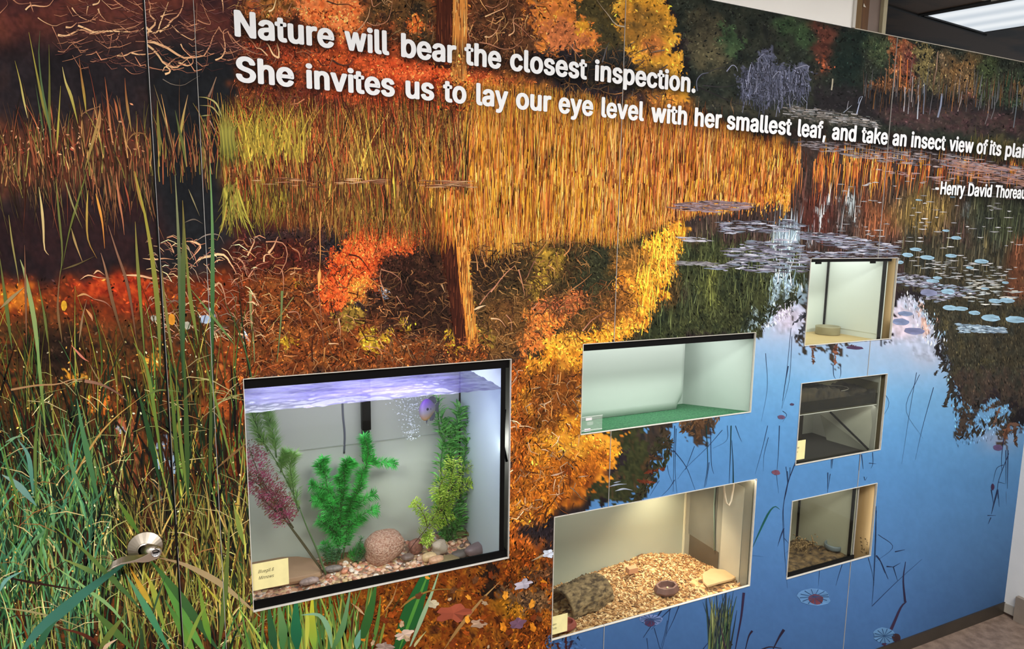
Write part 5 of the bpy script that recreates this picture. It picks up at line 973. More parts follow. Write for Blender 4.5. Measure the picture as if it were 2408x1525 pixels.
# white streaks of light on the dark reflection by the tanks
Z(1280, 1000, 2.905, [[-3.5, (150, 160, 180), (150, 160, 180), (440, 415), (500, 400), (560, 398)], [-3, (150, 160, 180), (140, 150, 170), (470, 390), (520, 378)], [-4, (170, 180, 196), (160, 170, 190), (480, 445), (540, 430), (600, 440)], [-4, (200, 170, 150), (190, 150, 120), (40, 340), (90, 330), (135, 310)], [-3, (190, 160, 130), (180, 140, 110), (230, 350), (300, 340)], [-3, (190, 190, 200), (180, 170, 180), (0, 890), (50, 860)]])

# ------------------------------------------------------------------ assemble the mural panels from field and marks
ni, nj = len(gx), len(gy)
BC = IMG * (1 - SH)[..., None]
idx = np.arange(ni * nj).reshape(nj, ni)
q = np.stack([idx[:-1, :-1], idx[1:, :-1], idx[1:, 1:], idx[:-1, 1:]], -1).reshape(-1, 4)
P2 = np.stack([XX.ravel(), YY.ravel()], -1); BCf = BC.reshape(-1, 3)
V2 = np.concatenate([P2[q]] + QV); C4 = np.concatenate([BCf[q]] + QC)
Zd = np.concatenate([np.zeros(len(q))] + [z + 1 for z in QZ])
wx, wz = wallxz(V2[..., 0], V2[..., 1])
W = np.stack([wx, wz], -1)                       # (M,4,2)
dep = D - 0.0003 - 0.0020 * Zd / Zd.max()
dep[Zd == 0] = D
print('mural polygons', len(W))
mn = W.min(1); mx = W.max(1)

def clip_half(poly, ax, val, keep_less):
    out = []
    n = len(poly)
    for i in range(n):
        a = poly[i]; b = poly[(i + 1) % n]
        ia = (a[ax] <= val) if keep_less else (a[ax] >= val)
        ib = (b[ax] <= val) if keep_less else (b[ax] >= val)
        if ia: out.append(a)
        if ia != ib:
            t = (val - a[ax]) / (b[ax] - a[ax])
            out.append(a + (b - a) * t)
    return out
def clip_rect(poly, r):
    for ax, val, kl in ((0, r[0], False), (0, r[1], True), (1, r[2], False), (1, r[3], True)):
        poly = clip_half(poly, ax, val, kl)
        if len(poly) < 3: return []
    return poly

def mural_mesh(name, x0, x1, z0, z1, parent, openings, m, Y0=0.0):
    ov = (mx[:, 0] > x0) & (mn[:, 0] < x1) & (mx[:, 1] > z0) & (mn[:, 1] < z1)
    inside = (mn[:, 0] >= x0) & (mx[:, 0] <= x1) & (mn[:, 1] >= z0) & (mx[:, 1] <= z1)
    hit = np.zeros(len(W), bool); gone = np.zeros(len(W), bool)
    for o in openings:
        hit |= (mx[:, 0] > o[0]) & (mn[:, 0] < o[1]) & (mx[:, 1] > o[2]) & (mn[:, 1] < o[3])
        gone |= (mn[:, 0] >= o[0]) & (mx[:, 0] <= o[1]) & (mn[:, 1] >= o[2]) & (mx[:, 1] <= o[3])
    full = ov & inside & ~hit
    part = ov & ~full & ~gone
    vs = [np.concatenate([W[full].reshape(-1, 2), np.repeat(dep[full], 4)[:, None]], 1)]
    cs = [C4[full].reshape(-1, 3)]
    nf = int(full.sum()); counts = [4] * nf
    pv = []; pc = []
    # regions left over after removing each opening: left, right, below, above strips
    for i in np.nonzero(part)[0]:
        poly = [np.concatenate([W[i, k], C4[i, k]]) for k in range(4)]
        if (W[i, 1] == W[i, 2]).all(): poly = poly[:2] + poly[3:]
        pieces = [clip_rect(poly, (x0, x1, z0, z1))]
        for o in openings:
            if mx[i, 0] <= o[0] or mn[i, 0] >= o[1] or mx[i, 1] <= o[2] or mn[i, 1] >= o[3]: continue
            nxt = []
            for p in pieces:
                if len(p) < 3: continue
                for r in ((-9, o[0], -9, 9), (o[1], 9, -9, 9), (o[0], o[1], -9, o[2]), (o[0], o[1], o[3], 9)):
                    c = clip_rect(p, r)
                    if len(c) >= 3: nxt.append(c)
            pieces = nxt
        for p in pieces:
            if len(p) < 3: continue
            counts.append(len(p))
            for v in p:
                pv.append((v[0], v[1], dep[i])); pc.append(v[2:5])
    if pv:
        vs.append(np.array(pv)); cs.append(np.array(pc))
    v = np.concatenate(vs); c = np.concatenate(cs)
    co = np.stack([v[:, 0], v[:, 2] + Y0, v[:, 1]], -1).astype(np.float32)
    counts = np.array(counts, np.int32); n = len(co)
    # faces must look towards the camera (-Y)
    st = np.concatenate([[0], np.cumsum(counts)[:-1]]).astype(np.int32)
    me = bpy.data.meshes.new(name)
    me.vertices.add(n); me.loops.add(n); me.polygons.add(len(counts))
    me.vertices.foreach_set('co', co.ravel())
    me.loops.foreach_set('vertex_index', np.arange(n, dtype=np.int32))
    me.polygons.foreach_set('loop_start', st)
    a = me.color_attributes.new('print', 'BYTE_COLOR', 'POINT')
    rgba = np.concatenate([lin(np.clip(c * INKGAIN, 0, 255)), np.ones((n, 1))], 1).astype(np.float32)
    a.data.foreach_set('color', rgba.ravel())
    me.update(calc_edges=True)
    return link(name, me, m, parent)

INKGAIN = 1.0
def print_mat():
    m = bpy.data.materials.new('mural_print'); m.use_nodes = True
    nt = m.node_tree; b = nt.nodes['Principled BSDF']
    a = nt.nodes.new('ShaderNodeVertexColor'); a.layer_name = 'print'
    nt.links.new(a.outputs['Color'], b.inputs['Base Color'])
    b.inputs['Roughness'].default_value = 0.7
    b.inputs['Specular IOR Level'].default_value = 0.08
    return m
PRINT = print_mat()
# ------------------------------------------------------------------ room shell
M_WHITE = mat('wall_paint', (226, 226, 224), .7, noise=.03, nscale=6, bump=.0004)
M_WHITE2 = mat('upper_wall_paint', (252, 252, 249), .7, noise=.02, nscale=5)
M_EDGE = mat('cut_edge_white', (214, 210, 200), .6, noise=.05, nscale=60)
M_BASE = mat('dark_vinyl', (52, 46, 40), .45, noise=.1, nscale=9)
M_BACKIN = mat('backing_grey', (120, 116, 110), .8, noise=.05, nscale=10)
M_BLACK = mat('black_plastic', (5, 5, 6), .5, noise=.1, nscale=30, spec=.12)
M_SIL = mat('black_silicone', (10, 9, 9), .6, noise=.1, nscale=30, spec=.1)
XR = 3.334
def floor_mat():
    m = mat('floor_tile', (118, 100, 88), .45, color2=(146, 126, 112), nscale=26, bump=.0003, stretch=(1, 1.0, 1))
    nt = m.node_tree
    b = nt.nodes['Principled BSDF']
    rp = [n for n in nt.nodes if n.type == 'VALTORGB'][0]
    v = nt.nodes.new('ShaderNodeTexVoronoi'); v.inputs['Scale'].default_value = 120
    tc = [n for n in nt.nodes if n.type == 'TEX_COORD'][0]
    nt.links.new(tc.outputs['Object'], v.inputs['Vector'])
    mx_ = nt.nodes.new('ShaderNodeMixRGB'); mx_.blend_type = 'MULTIPLY'; mx_.inputs[0].default_value = .5
    r2 = nt.nodes.new('ShaderNodeValToRGB'); r2.color_ramp.elements[0].position = .02; r2.color_ramp.elements[1].position = .5
    r2.color_ramp.elements[0].color = (1, 1, 1, 1); r2.color_ramp.elements[1].color = (.72, .7, .68, 1)
    nt.links.new(v.outputs['Distance'], r2.inputs[0]); nt.links.new(rp.outputs[0], mx_.inputs[1]); nt.links.new(r2.outputs[0], mx_.inputs[2])
    nt.links.new(mx_.outputs[0], b.inputs['Base Color'])
    return m
tag(MB().box(-2.2, 4.6, -2.6, 3.4, -0.1, 0).build('floor', floor_mat()), kind='structure')
M_CEIL = mat('ceiling_tile_white', (214, 212, 206), .9, noise=.05, nscale=80, bump=.001)
tag(MB().box(-2.2, XR + .1, -2.6, D + .13, CEIL, CEIL + .05).build('ceiling', M_CEIL), kind='structure')
tag(MB().box(-2.3, -2.2, -2.6, 3.4, 0, CEIL).build('wall_left', M_WHITE), kind='structure')
tag(MB().box(-2.2, XR + .1, -2.7, -2.6, 0, CEIL).build('wall_near', M_WHITE), kind='structure')
tag(MB().box(XR, XR + .1, -2.6, D, 0, CEIL).build('wall_right', M_WHITE), kind='structure')
tag(MB().box(-2.2, 4.6, 3.4, 3.5, 0, CEIL).build('wall_far', mat('far_wall_paint', (150, 146, 140), .8, noise=.05)), kind='structure')
# mural wall core with the tank openings
YF = D + 0.004
def cells(x0, x1, z0, z1, ops):
    xs = sorted({x0, x1} | {min(max(v, x0), x1) for o in ops for v in o[:2]})
    zs = sorted({z0, z1} | {min(max(v, z0), z1) for o in ops for v in o[2:]})
    for a, b in zip(xs[:-1], xs[1:]):
        run = None
        for c, d in zip(zs[:-1], zs[1:]):
            mxp, mzp = (a + b) / 2, (c + d) / 2
            solid = not any(o[0] < mxp < o[1] and o[2] < mzp < o[3] for o in ops)
            if solid:
                if run is None: run = [c, d]
                else: run[1] = d
            elif run: yield a, b, run[0], run[1]; run = None
        if run: yield a, b, run[0], run[1]
mb = MB()
for a, b, c, d in cells(DOOR_X + .004, XR, 0.0, TOPZ, list(OPEN.values())):
    mb.box(a, b, YF, D + .0055, c, d)
tag(MB().box(DOOR_X + .004, XR, D + .0082, D + .12, TOPZ - .09, TOPZ).build('trim_3', M_BACKIN), kind='structure')
wf = mb.build('wall_front', M_BACKIN)
tag(wf, kind='structure')
# upper wall above the mural, ending where the ceiling opening begins
XU = 2.030
up = MB().box(DOOR_X - 2.0, XU - .012, D + .002, D + .10, TOPZ + .002, CEIL).build('wall_upper', M_WHITE2)
tag(up, kind='structure')
tag(MB().box(XU - .012, XU, D - .004, D + .10, TOPZ + .002, CEIL).build('trim_1', mat('trim_white', (206, 204, 198), .5)), kind='structure')
# door to the left
dr = MB().box(-1.05, DOOR_X, D + .004, D + .045, 0.01, TOPZ).build('door_1', mat('door_core', (60, 56, 52), .6))
tag(dr, kind='structure')
mural_mesh('printed_face', -1.05, DOOR_X, 0.012, TOPZ, dr, [], PRINT)
dr.children[0]['label'] = 'printed dark reeds and green grass on the door'
tag(MB().box(DOOR_X - .0004, DOOR_X + .0030, D - .0034, D - .0024, 0.012, TOPZ).build('door_gap_shade', M_BLACK, wf))  # black strip over the door gap, standing in for its shade
tag(MB().box(DOOR_X + .0031, DOOR_X + .0040, D - .0034, D + .0034, 0.05, TOPZ).build('steel_edge', mat('edge_metal', (190, 190, 190), .3, metal=.6), wf))
# ------------------------------------------------------------------ mural panels
LAB = ['narrow mural strip of reeds and dark water between the door and the wide panels',
       'mural panel of orange reeds, a lit tree trunk and branches around the largest fish tank',
       'mural panel of golden reeds and yellow tree reflection, with two long tanks',
       'mural panel of forest, lily pads and blue water, with three square tanks']
panels = []
for (a, b), lb in zip(PANEL_X, LAB):
    r = empty('mural_panel', ((a + b) / 2, D, BASEZ), lb, 'mural', 'printed mural panels')
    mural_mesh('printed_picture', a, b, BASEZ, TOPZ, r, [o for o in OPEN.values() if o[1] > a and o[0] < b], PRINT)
    panels.append(r)
def in_front(V, Fc, pan):
    return V, Fc
M_LET = mat('letter_white', (240, 243, 247), .5, spec=.25)
# each word belongs to the panel it is printed on
k = 0
words = {0: [], 1: [], 2: [], 3: []}
me_parts = {1: MB(), 2: MB(), 3: MB()}
for V, Fc in LET:
    # split the faces by panel
    for f in Fc:
        cx = sum(V[i][0] for i in f) / len(f)
        pi = 1 if cx < 1.1093 else (2 if cx < 2.248 else 3)
        me_parts[pi].add([V[i] for i in f], [tuple(range(len(f)))])
for pi, mbx in me_parts.items():
    mbx.build('printed_lettering', M_LET, panels[pi], fix=False)
# thin white cut edges around every opening
def rim(o, y0, y1, t, name, m, parent):
    x0, x1, z0, z1 = o
    mbr = MB()
    mbr.box(x0 - t, x1 + t, y0, y1, z1, z1 + t); mbr.box(x0 - t, x1 + t, y0, y1, z0 - t, z0)
    mbr.box(x0 - t, x0, y0, y1, z0, z1); mbr.box(x1, x1 + t, y0, y1, z0, z1)
    return mbr.build(name, m, parent)
for nme, o in OPEN.items():
    rim(o, D - .0035, D + .004, .0016, 'opening_edge', M_EDGE, wf)
M_SEAM = mat('seam_pale', (176, 174, 170), .6)
for sxx in (.00315, 1.10925, 2.2480):
    MB().box(sxx - .00055, sxx + .00055, D - .0026, D + .004, BASEZ, TOPZ).build('panel_seam', M_SEAM, wf) if sxx < 1 else None
def seam(sxx):
    ops = [o for o in OPEN.values() if o[0] < sxx < o[1]]
    mbq = MB(); z = BASEZ
    for o in sorted(ops, key=lambda q: q[2]):
        mbq.box(sxx - .0007, sxx + .0007, D - .0024, D + .004, z, o[2]); z = o[3]
    mbq.box(sxx - .0007, sxx + .0007, D - .0024, D + .004, z, TOPZ - .0)
    mbq.build('panel_seam', M_SEAM, wf)
seam(1.10925); seam(2.2480)
# baseboards
tag(MB().box(DOOR_X, XR, D - .006, D + .004, 0, BASEZ).build('baseboard_front', M_BASE), kind='structure')
tag(MB().box(XR - .006, XR, -2.6, D - .006, 0.012, .055).build('baseboard_right', mat('vinyl_grey', (176, 170, 160), .5, noise=.05)), kind='structure')
tag(MB().box(XR - .004, XR, -2.6, D - .006, 0, .012).build('trim_2', mat('dark_gap', (60, 44, 36), .6)), kind='structure')
tag(MB().box(XR - .022, XR, 0.6, 1.612, 0, .118).build('baseboard_return', mat('taupe_vinyl', (140, 128, 116), .5, noise=.05)), kind='structure')
# ------------------------------------------------------------------ above the mural: posts, dark ceiling and troffer beyond
zt = TOPZ
pr = empty('wood_post', (2.075, D + .04, zt), 'brown wooden post with a chipped spot beside the white upper wall', 'post')
MB().box(XU + .001, 2.085, D + .02, D + .07, zt, CEIL).build('board', mat('olive_wood', (112, 84, 44), .5, color2=(128, 98, 54), nscale=8, stretch=(8, 1, 1)), pr)
MB().box(2.085, 2.123, D + .022, D + .075, zt, CEIL).build('side_board', mat('dark_wood', (104, 66, 24), .5, color2=(84, 52, 20), nscale=8, stretch=(8, 1, 1)), pr)
a_, b_ = P(2031, 12, D + .0195), P(2036, 9, D + .0195)
MB().add([(a_.x, D + .0190, a_.z + .006), (a_.x - .002, D + .0190, a_.z - .005), (a_.x + .012, D + .0190, a_.z - .006), (a_.x + .004, D + .0190, a_.z + .001)], [(0, 1, 2, 3)]).build('chipped_spot', mat('chip_white', (230, 226, 214), .7), pr, fix=False)
tp = MB().box(2.124, 2.188, D + .03, D + .06, zt + .0022, CEIL).build('taupe_panel', mat('taupe', (128, 112, 104), .6, noise=.06, nscale=8))
tag(tp, 'flat taupe panel between the wooden post and the cream strip', 'panel')
cs_ = MB().box(2.1882, 2.207, D + .016, D + .0295, zt + .0022, CEIL).build('cream_strip', mat('cream_trim', (176, 168, 140), .5, noise=.06))
tag(cs_, 'narrow cream strip at the edge of the dark ceiling opening', 'trim')
tag(MB().box(XU, XR, D - .003, D + .012, TOPZ + .0002, TOPZ + .0022).build('trim_4', mat('top_edge', (206, 200, 186), .5)), kind='structure')
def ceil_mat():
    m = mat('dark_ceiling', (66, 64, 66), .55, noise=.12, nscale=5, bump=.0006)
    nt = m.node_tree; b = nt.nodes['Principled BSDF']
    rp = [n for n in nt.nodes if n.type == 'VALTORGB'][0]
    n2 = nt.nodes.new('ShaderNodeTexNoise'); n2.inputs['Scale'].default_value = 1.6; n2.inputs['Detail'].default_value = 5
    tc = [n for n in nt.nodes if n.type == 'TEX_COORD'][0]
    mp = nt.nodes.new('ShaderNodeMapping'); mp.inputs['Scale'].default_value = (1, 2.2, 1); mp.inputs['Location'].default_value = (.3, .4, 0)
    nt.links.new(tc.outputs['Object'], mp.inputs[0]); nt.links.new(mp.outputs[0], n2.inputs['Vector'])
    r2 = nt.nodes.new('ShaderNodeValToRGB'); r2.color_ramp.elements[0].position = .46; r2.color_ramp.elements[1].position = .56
    mx_ = nt.nodes.new('ShaderNodeMixRGB'); mx_.inputs[2].default_value = tuple(lin((112, 92, 78))) + (1,)  # brown patches: reflections painted into the ceiling colour
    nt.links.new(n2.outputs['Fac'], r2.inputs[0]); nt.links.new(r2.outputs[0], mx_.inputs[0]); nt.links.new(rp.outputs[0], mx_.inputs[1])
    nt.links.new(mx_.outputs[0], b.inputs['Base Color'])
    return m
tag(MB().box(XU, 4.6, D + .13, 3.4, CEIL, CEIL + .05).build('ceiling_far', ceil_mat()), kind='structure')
def cpt(px, py, dz=0.0):
    d = ray(px, py); d = d / d[2] * (CEIL - EYE - dz); return Vector((d[0], d[1], CEIL - dz))
A = cpt(2174, 36, .006); B = cpt(2312, 76, .006); Cc = cpt(2376, 0, .006)
e2 = (Cc - A) * 1.5; e2b = (cpt(2408, 61, .006) - B); e2b = e2b * (e2.length / e2b.length)
cfix = empty('ceiling_light', (A.x, A.y, CEIL), 'lit fluorescent ceiling panel above the top right corner of the mural', 'light')
C1, C2 = A + e2, B + (e2 + e2b) / 2
def slab(pts, z0, z1):
    v = [(p.x, p.y, z0) for p in pts] + [(p.x, p.y, z1) for p in pts]
    return MB().add(v, [(0, 1, 2, 3), (7, 6, 5, 4), (0, 4, 5, 1), (1, 5, 6, 2), (2, 6, 7, 3), (3, 7, 4, 0)])
def light_mat():
    m = bpy.data.materials.new('diffuser'); m.use_nodes = True; nt = m.node_tree; b = nt.nodes['Principled BSDF']
    tc = nt.nodes.new('ShaderNodeTexCoord'); mp = nt.nodes.new('ShaderNodeMapping'); w_ = nt.nodes.new('ShaderNodeTexWave')
    d = (e2).normalized(); mp.inputs['Rotation'].default_value = (0, 0, -math.atan2(d.y, d.x) + math.pi / 2)
    nt.links.new(tc.outputs['Object'], mp.inputs[0]); nt.links.new(mp.outputs[0], w_.inputs['Vector']); w_.inputs['Scale'].default_value = 2.2; w_.inputs['Distortion'].default_value = .8
    r = nt.nodes.new('ShaderNodeValToRGB'); r.color_ramp.elements[0].color = (.62, .68, .74, 1); r.color_ramp.elements[1].color = (.86, .90, .93, 1)
    nt.links.new(w_.outputs['Fac'], r.inputs[0]); nt.links.new(r.outputs[0], b.inputs['Emission Color']); b.inputs['Emission Strength'].default_value = .95
    b.inputs['Base Color'].default_value = (.1, .1, .1, 1)
    return m
slab([A, B, C2, C1], CEIL - .006, CEIL).build('diffuser', light_mat(), cfix)
ct = (A + B + C1 + C2) / 4
def grow(p, t): return Vector((p.x, p.y, 0)) + (Vector((p.x - ct.x, p.y - ct.y, 0))).normalized() * t
fr = MB()
qs = [A, B, C2, C1]
for i in range(4):
    p, r_ = qs[i], qs[(i + 1) % 4]
    fr.tube([Vector((p.x, p.y, CEIL - .004)), Vector((r_.x, r_.y, CEIL - .004))], .006, 6)
fr.build('frame', mat('fixture_frame', (40, 40, 42), .4), cfix)
g = MB()
for (p, r_) in [((2060, 3), (2158, 34)), ((2158, 34), (2330, 0)), ((2158, 34), (2176, 40)), ((2176, 40), (2318, 82))]:
    a1, b1 = cpt(*p), cpt(*r_)
    g.tube([Vector((a1.x, a1.y, CEIL - .002)), Vector((b1.x, b1.y, CEIL - .002))], .006, 6)
tag(g.build('ceiling_grid', mat('grid_black', (16, 16, 18), .5)), kind='structure')
# ceiling troffers of the near room (they light it and mirror in the glass)
for i, (lx, ly) in enumerate(LAMPS):
    tr = MB().box(lx - .6, lx + .6, ly - .3, ly + .3, CEIL - .03, CEIL).build('ceiling_light', mat('troffer_glow', (236, 240, 244), .5, emit=2.5))
    tag(tr, 'fluorescent ceiling troffer behind the camera', 'light', 'ceiling troffers over the room')
# ------------------------------------------------------------------ tanks behind the wall
def Zf(v): return EYE + v
def floor_pt(px, py, z):
    """point seen at a pixel, on the horizontal plane z (relative to the eye)"""
    d = ray(px, py); Y = z / d[2]; return Vector((d[0] * Y, Y, z + EYE))
def metres(n, p):
    """size in metres of n photo pixels at point p"""
    c = Vector(p) - Vector((0, 0, EYE))
    return n * c.dot(fw) / F
def glass_mat(name, alpha=.07, rough=.03, color=(200, 215, 210)):
    m = bpy.data.materials.new(name); m.use_nodes = True; nt = m.node_tree
    nt.nodes.remove(nt.nodes['Principled BSDF'])
    out = nt.nodes['Material Output']
    t = nt.nodes.new('ShaderNodeBsdfTransparent'); g = nt.nodes.new('ShaderNodeBsdfGlossy'); g.inputs['Roughness'].default_value = rough
    t.inputs[0].default_value = tuple(lin(color)) + (1,)
    lw = nt.nodes.new('ShaderNodeLayerWeight'); lw.inputs[0].default_value = .5
    pw = nt.nodes.new('ShaderNodeMath'); pw.operation = 'POWER'; pw.inputs[1].default_value = 4.5
    f = nt.nodes.new('ShaderNodeMath'); f.operation = 'MULTIPLY_ADD'; f.inputs[1].default_value = .5; f.inputs[2].default_value = .018
    nt.links.new(lw.outputs['Facing'], pw.inputs[0]); nt.links.new(pw.outputs[0], f.inputs[0])
    mx_ = nt.nodes.new('ShaderNodeMixShader')
    nt.links.new(f.outputs[0], mx_.inputs[0]); nt.links.new(t.outputs[0], mx_.inputs[1]); nt.links.new(g.outputs[0], mx_.inputs[2])
    nt.links.new(mx_.outputs[0], out.inputs[0])
    return m
GLASS = glass_mat('tank_glass', color=(250, 253, 251))
GLASS_G = glass_mat('tank_glass_green', color=(248, 253, 250))
M_SHELF = mat('shelf_wood', (150, 112, 72), .6, color2=(176, 136, 90), nscale=6, stretch=(1, 8, 8))
YG_ = D + .012     # front glass plane

def tank(name, label, x0, x1, y1, z0, z1, back, side, glass=None, rims=None, posts=None, floorm=None, y0=YG_, shelf_label='wooden shelf board hidden behind the mural wall under a tank'):
    t = empty(name, ((x0 + x1) / 2, (y0 + y1) / 2, Zf(z0)), label, 'tank')
    MB().box(x0, x1, y0, y0 + .004, Zf(z0), Zf(z1)).build('front_glass', glass or GLASS, t)
    MB().box(x0, x1, y1 - .004, y1, Zf(z0), Zf(z1)).build('back_panel', back, t)
    MB().box(x1 - .004, x1, y0 + .004, y1 - .004, Zf(z0), Zf(z1)).build('side_panel', side, t)
    MB().box(x0, x0 + .004, y0 + .004, y1 - .004, Zf(z0), Zf(z1)).build('side_panel', side, t)
    MB().box(x0 + .004, x1 - .004, y0 + .004, y1 - .004, Zf(z0), Zf(z0) + .006).build('tank_floor', floorm or M_BLACK, t)
    if rims:
        for nm, a, b in rims:
            r = MB(); r.box(x0 - .006, x1 + .006, y0 - .006, y0, Zf(a), Zf(b)); r.box(x0 - .006, x1 + .006, y1, y1 + .006, Zf(a), Zf(b))
            r.box(x1, x1 + .006, y0, y1, Zf(a), Zf(b)); r.box(x0 - .006, x0, y0, y1, Zf(a), Zf(b))
            r.build(nm, M_BLACK, t)
    if posts:
        for (px_, py_, w_) in posts:
            MB().box(px_ - w_ / 2, px_ + w_ / 2, py_ - .006, py_ + .004, Zf(z0) + .006, Zf(z1) - .002).build('corner_seal', M_SIL, t)
    sh = MB().box(x0 - .01, x1 + .01, D + .0085, y1 + .03, Zf(z0) - .022, Zf(z0) - (.007 if rims else .0005)).build('shelf_board', M_SHELF)
    tag(sh, shelf_label, 'shelf', 'shelf boards under the tanks')
    return t

def label_card(name_label, xr, zr, lines, size, sx=.5, y=D + .005, left=None):
    x0, x1 = xr; z0, z1 = zr
    c = empty('label_card', ((x0 + x1) / 2, y, Zf(z0)), name_label, 'label')
    MB().box(x0, x1, y - .0006, y + .0006, Zf(z0), Zf(z1)).build('card', mat('label_yellow', (236, 226, 164), .75, noise=.04, nscale=40), c)
    for body, lx, lz in lines:
        me = text_mesh(body, size, .0, .38)
        for v in me.vertices: v.co = Vector((lx + v.co.x * sx, y - .0009, Zf(lz) + v.co.y))
        link('lettering', me, mat('label_ink', (60, 54, 36), .8), c)
    # the card is held by a small bracket block behind its lower edge
    MB().box((x0 + x1) / 2 - .01, (x0 + x1) / 2 + .01, y + .0006, YG_ - .0004, Zf(z0) + .01, Zf(z0) + .02).build('fixing_pad', mat('pad_white', (220, 216, 200), .6), c)
    return c

# ============ fish tank ============
M_BACKF = mat('tank_back_grey', (196, 200, 190), .7, noise=.03, nscale=3)
M_SIDEF = mat('tank_side_blue', (190, 204, 206), .75, noise=.04, nscale=3)
FX0, FX1, FY1, FZ0, FZ1 = .010, .7590, 2.050, -1.062, -.352
ft = tank('fish_tank', 'large fish tank of clear water with a bluegill, pebbles and plastic plants', FX0, FX1, FY1, FZ0, FZ1, M_BACKF, M_SIDEF,
          rims=[('top_rim', -.3810, -.340), ('bottom_rim', FZ0 - .006, -.9262)])
MB().box(.7430, .7560, YG_ - .0045, YG_ - .0002, Zf(-.9262), Zf(-.381)).build('corner_seal', M_SIL, ft)
MB().box(.7520, .7545, FY1 - .014, FY1 - .0045, Zf(-1.03), Zf(-.45)).build('corner_seal', M_SIL, ft)
MB().box(.30, .7545, FY1 - .010, FY1 - .0045, Zf(-1.045), Zf(-1.032)).build('base_seal', M_SIL, ft)
MB().box(.02, .7545, FY1 - .006, FY1 - .0042, Zf(-.672), Zf(-.669)).build('backing_seam', mat('seam_grey', (176, 180, 170), .7), ft)
# hood lamp
area('fish_tank_lamp', (.36, 1.86, Zf(-.356)), .62, 3.6, color=(.93, .93, 1.0), size_y=.24)
area('fish_tank_lamp', (.38, 1.715, Zf(-.50)), .60, .5, rot=(math.radians(28), 0, 0), color=(1, .98, .96), size_y=.02)  # unseen fill strip below the hood, behind the front glass
area('fish_tank_lamp', (.40, 1.78, Zf(-.360)), .34, 1.3, color=(.42, .22, 1.0), size_y=.05)
area('fish_tank_lamp', (.52, 1.74, Zf(-.50)), .10, .40, rot=(0, math.radians(-75), 0), color=(.35, .42, 1.0), size_y=.10)  # blue lamp added inside the tank to tint its right end
hd = empty('tank_hood', (.387, 1.87, Zf(-.334)), 'black aquarium hood on top of the large fish tank', 'hood')
MB().box(.004, .77, YG_ - .006, FY1 + .006, Zf(-.334), Zf(-.30)).build('lid', M_BLACK, hd)
MB().box(.10, .68, 1.72, 1.98, Zf(-.352), Zf(-.334)).build('lamp_strip', mat('hood_lamp_glow', (200, 196, 240), .5, emit=1.0), hd)
# water surface
def wsurf():
    nx, ny = 130, 60
    X = np.linspace(FX0 + .0045, FX1 - .0045, nx); Y = np.linspace(YG_ + .0045, FY1 - .0045, ny)
    xx, yy = np.meshgrid(X, Y)
    h = (fbm(.05, .03, 801, 3, xx, yy) - .5) * .0035 + (fbm(.018, .012, 802, 2, xx, yy) - .5) * .0022
    h += .004 * np.exp(-(((xx - .58) / .07) ** 2 + ((yy - 1.86) / .08) ** 2)) * (fbm(.01, .008, 803, 2, xx, yy) - .3)
    v = np.stack([xx, yy, Zf(-.4430) + h], -1).reshape(-1, 3)
    f = [(j * nx + i, j * nx + i + 1, (j + 1) * nx + i + 1, (j + 1) * nx + i) for j in range(ny - 1) for i in range(nx - 1)]
    me = bpy.data.meshes.new('water'); me.from_pydata(v.tolist(), [], f); return me
m = bpy.data.materials.new('water_surface'); m.use_nodes = True; b = m.node_tree.nodes['Principled BSDF']
nt = m.node_tree
n_ = nt.nodes.new('ShaderNodeTexNoise'); n_.inputs['Scale'].default_value = 9; n_.inputs['Detail'].default_value = 6
tc_ = nt.nodes.new('ShaderNodeTexCoord'); mp_ = nt.nodes.new('ShaderNodeMapping'); mp_.inputs['Scale'].default_value = (.5, 2.2, 1)
nt.links.new(tc_.outputs['Object'], mp_.inputs[0]); nt.links.new(mp_.outputs[0], n_.inputs['Vector'])
r_ = nt.nodes.new('ShaderNodeValToRGB'); r_.color_ramp.elements[0].position = .4; r_.color_ramp.elements[1].position = .62
r_.color_ramp.elements[0].color = tuple(lin((46, 40, 84))) + (1,); r_.color_ramp.elements[1].color = tuple(lin((92, 88, 130))) + (1,)  # purple glow of the hood light painted into the water colour
nt.links.new(n_.outputs['Fac'], r_.inputs[0]); nt.links.new(r_.outputs[0], b.inputs['Base Color'])
b.inputs['Roughness'].default_value = .24; b.inputs['Alpha'].default_value = .8; b.inputs['IOR'].default_value = 1.33
wo = link('water', wsurf(), m, None, True)
tag(wo, 'rippling water surface glowing purple under the fish tank hood', 'water')
# gravel bed
def bed(name, x0, x1, y0, y1, zf, base, m, nx=120, ny=60):
    X = np.linspace(x0, x1, nx); Y = np.linspace(y0, y1, ny); xx, yy = np.meshgrid(X, Y)
    zz = zf(xx, yy)
    top = np.stack([xx, yy, zz + EYE], -1).reshape(-1, 3).tolist()
    f = [(j * nx + i, j * nx + i + 1, (j + 1) * nx + i + 1, (j + 1) * nx + i) for j in range(ny - 1) for i in range(nx - 1)]
    n = len(top); ring = [i for i in range(nx)] + [j * nx + nx - 1 for j in range(1, ny)] + [(ny - 1) * nx + i for i in range(nx - 2, -1, -1)] + [j * nx for j in range(ny - 2, 0, -1)]
    bot = [(top[i][0], top[i][1], base + EYE) for i in ring]
    for k in range(len(ring)):
        a, b2 = ring[k], ring[(k + 1) % len(ring)]; f.append((b2, a, n + k, n + (k + 1) % len(ring)))
    f.append(tuple(n + k for k in range(len(ring)))[::-1])
    me = bpy.data.meshes.new(name); me.from_pydata(top + bot, [], f)
    return link(name, me, m, None, True)
def gz(x, y): return -1.030 + (fbm(.05, .05, 811, 3, x, y) - .5) * .012 + .020 * np.exp(-(((x - .73) / .07) ** 2 + ((y - 2.0) / .07) ** 2)) + .012 * np.exp(-(((x - .34) / .08) ** 2 + ((y - 1.98) / .06) ** 2))
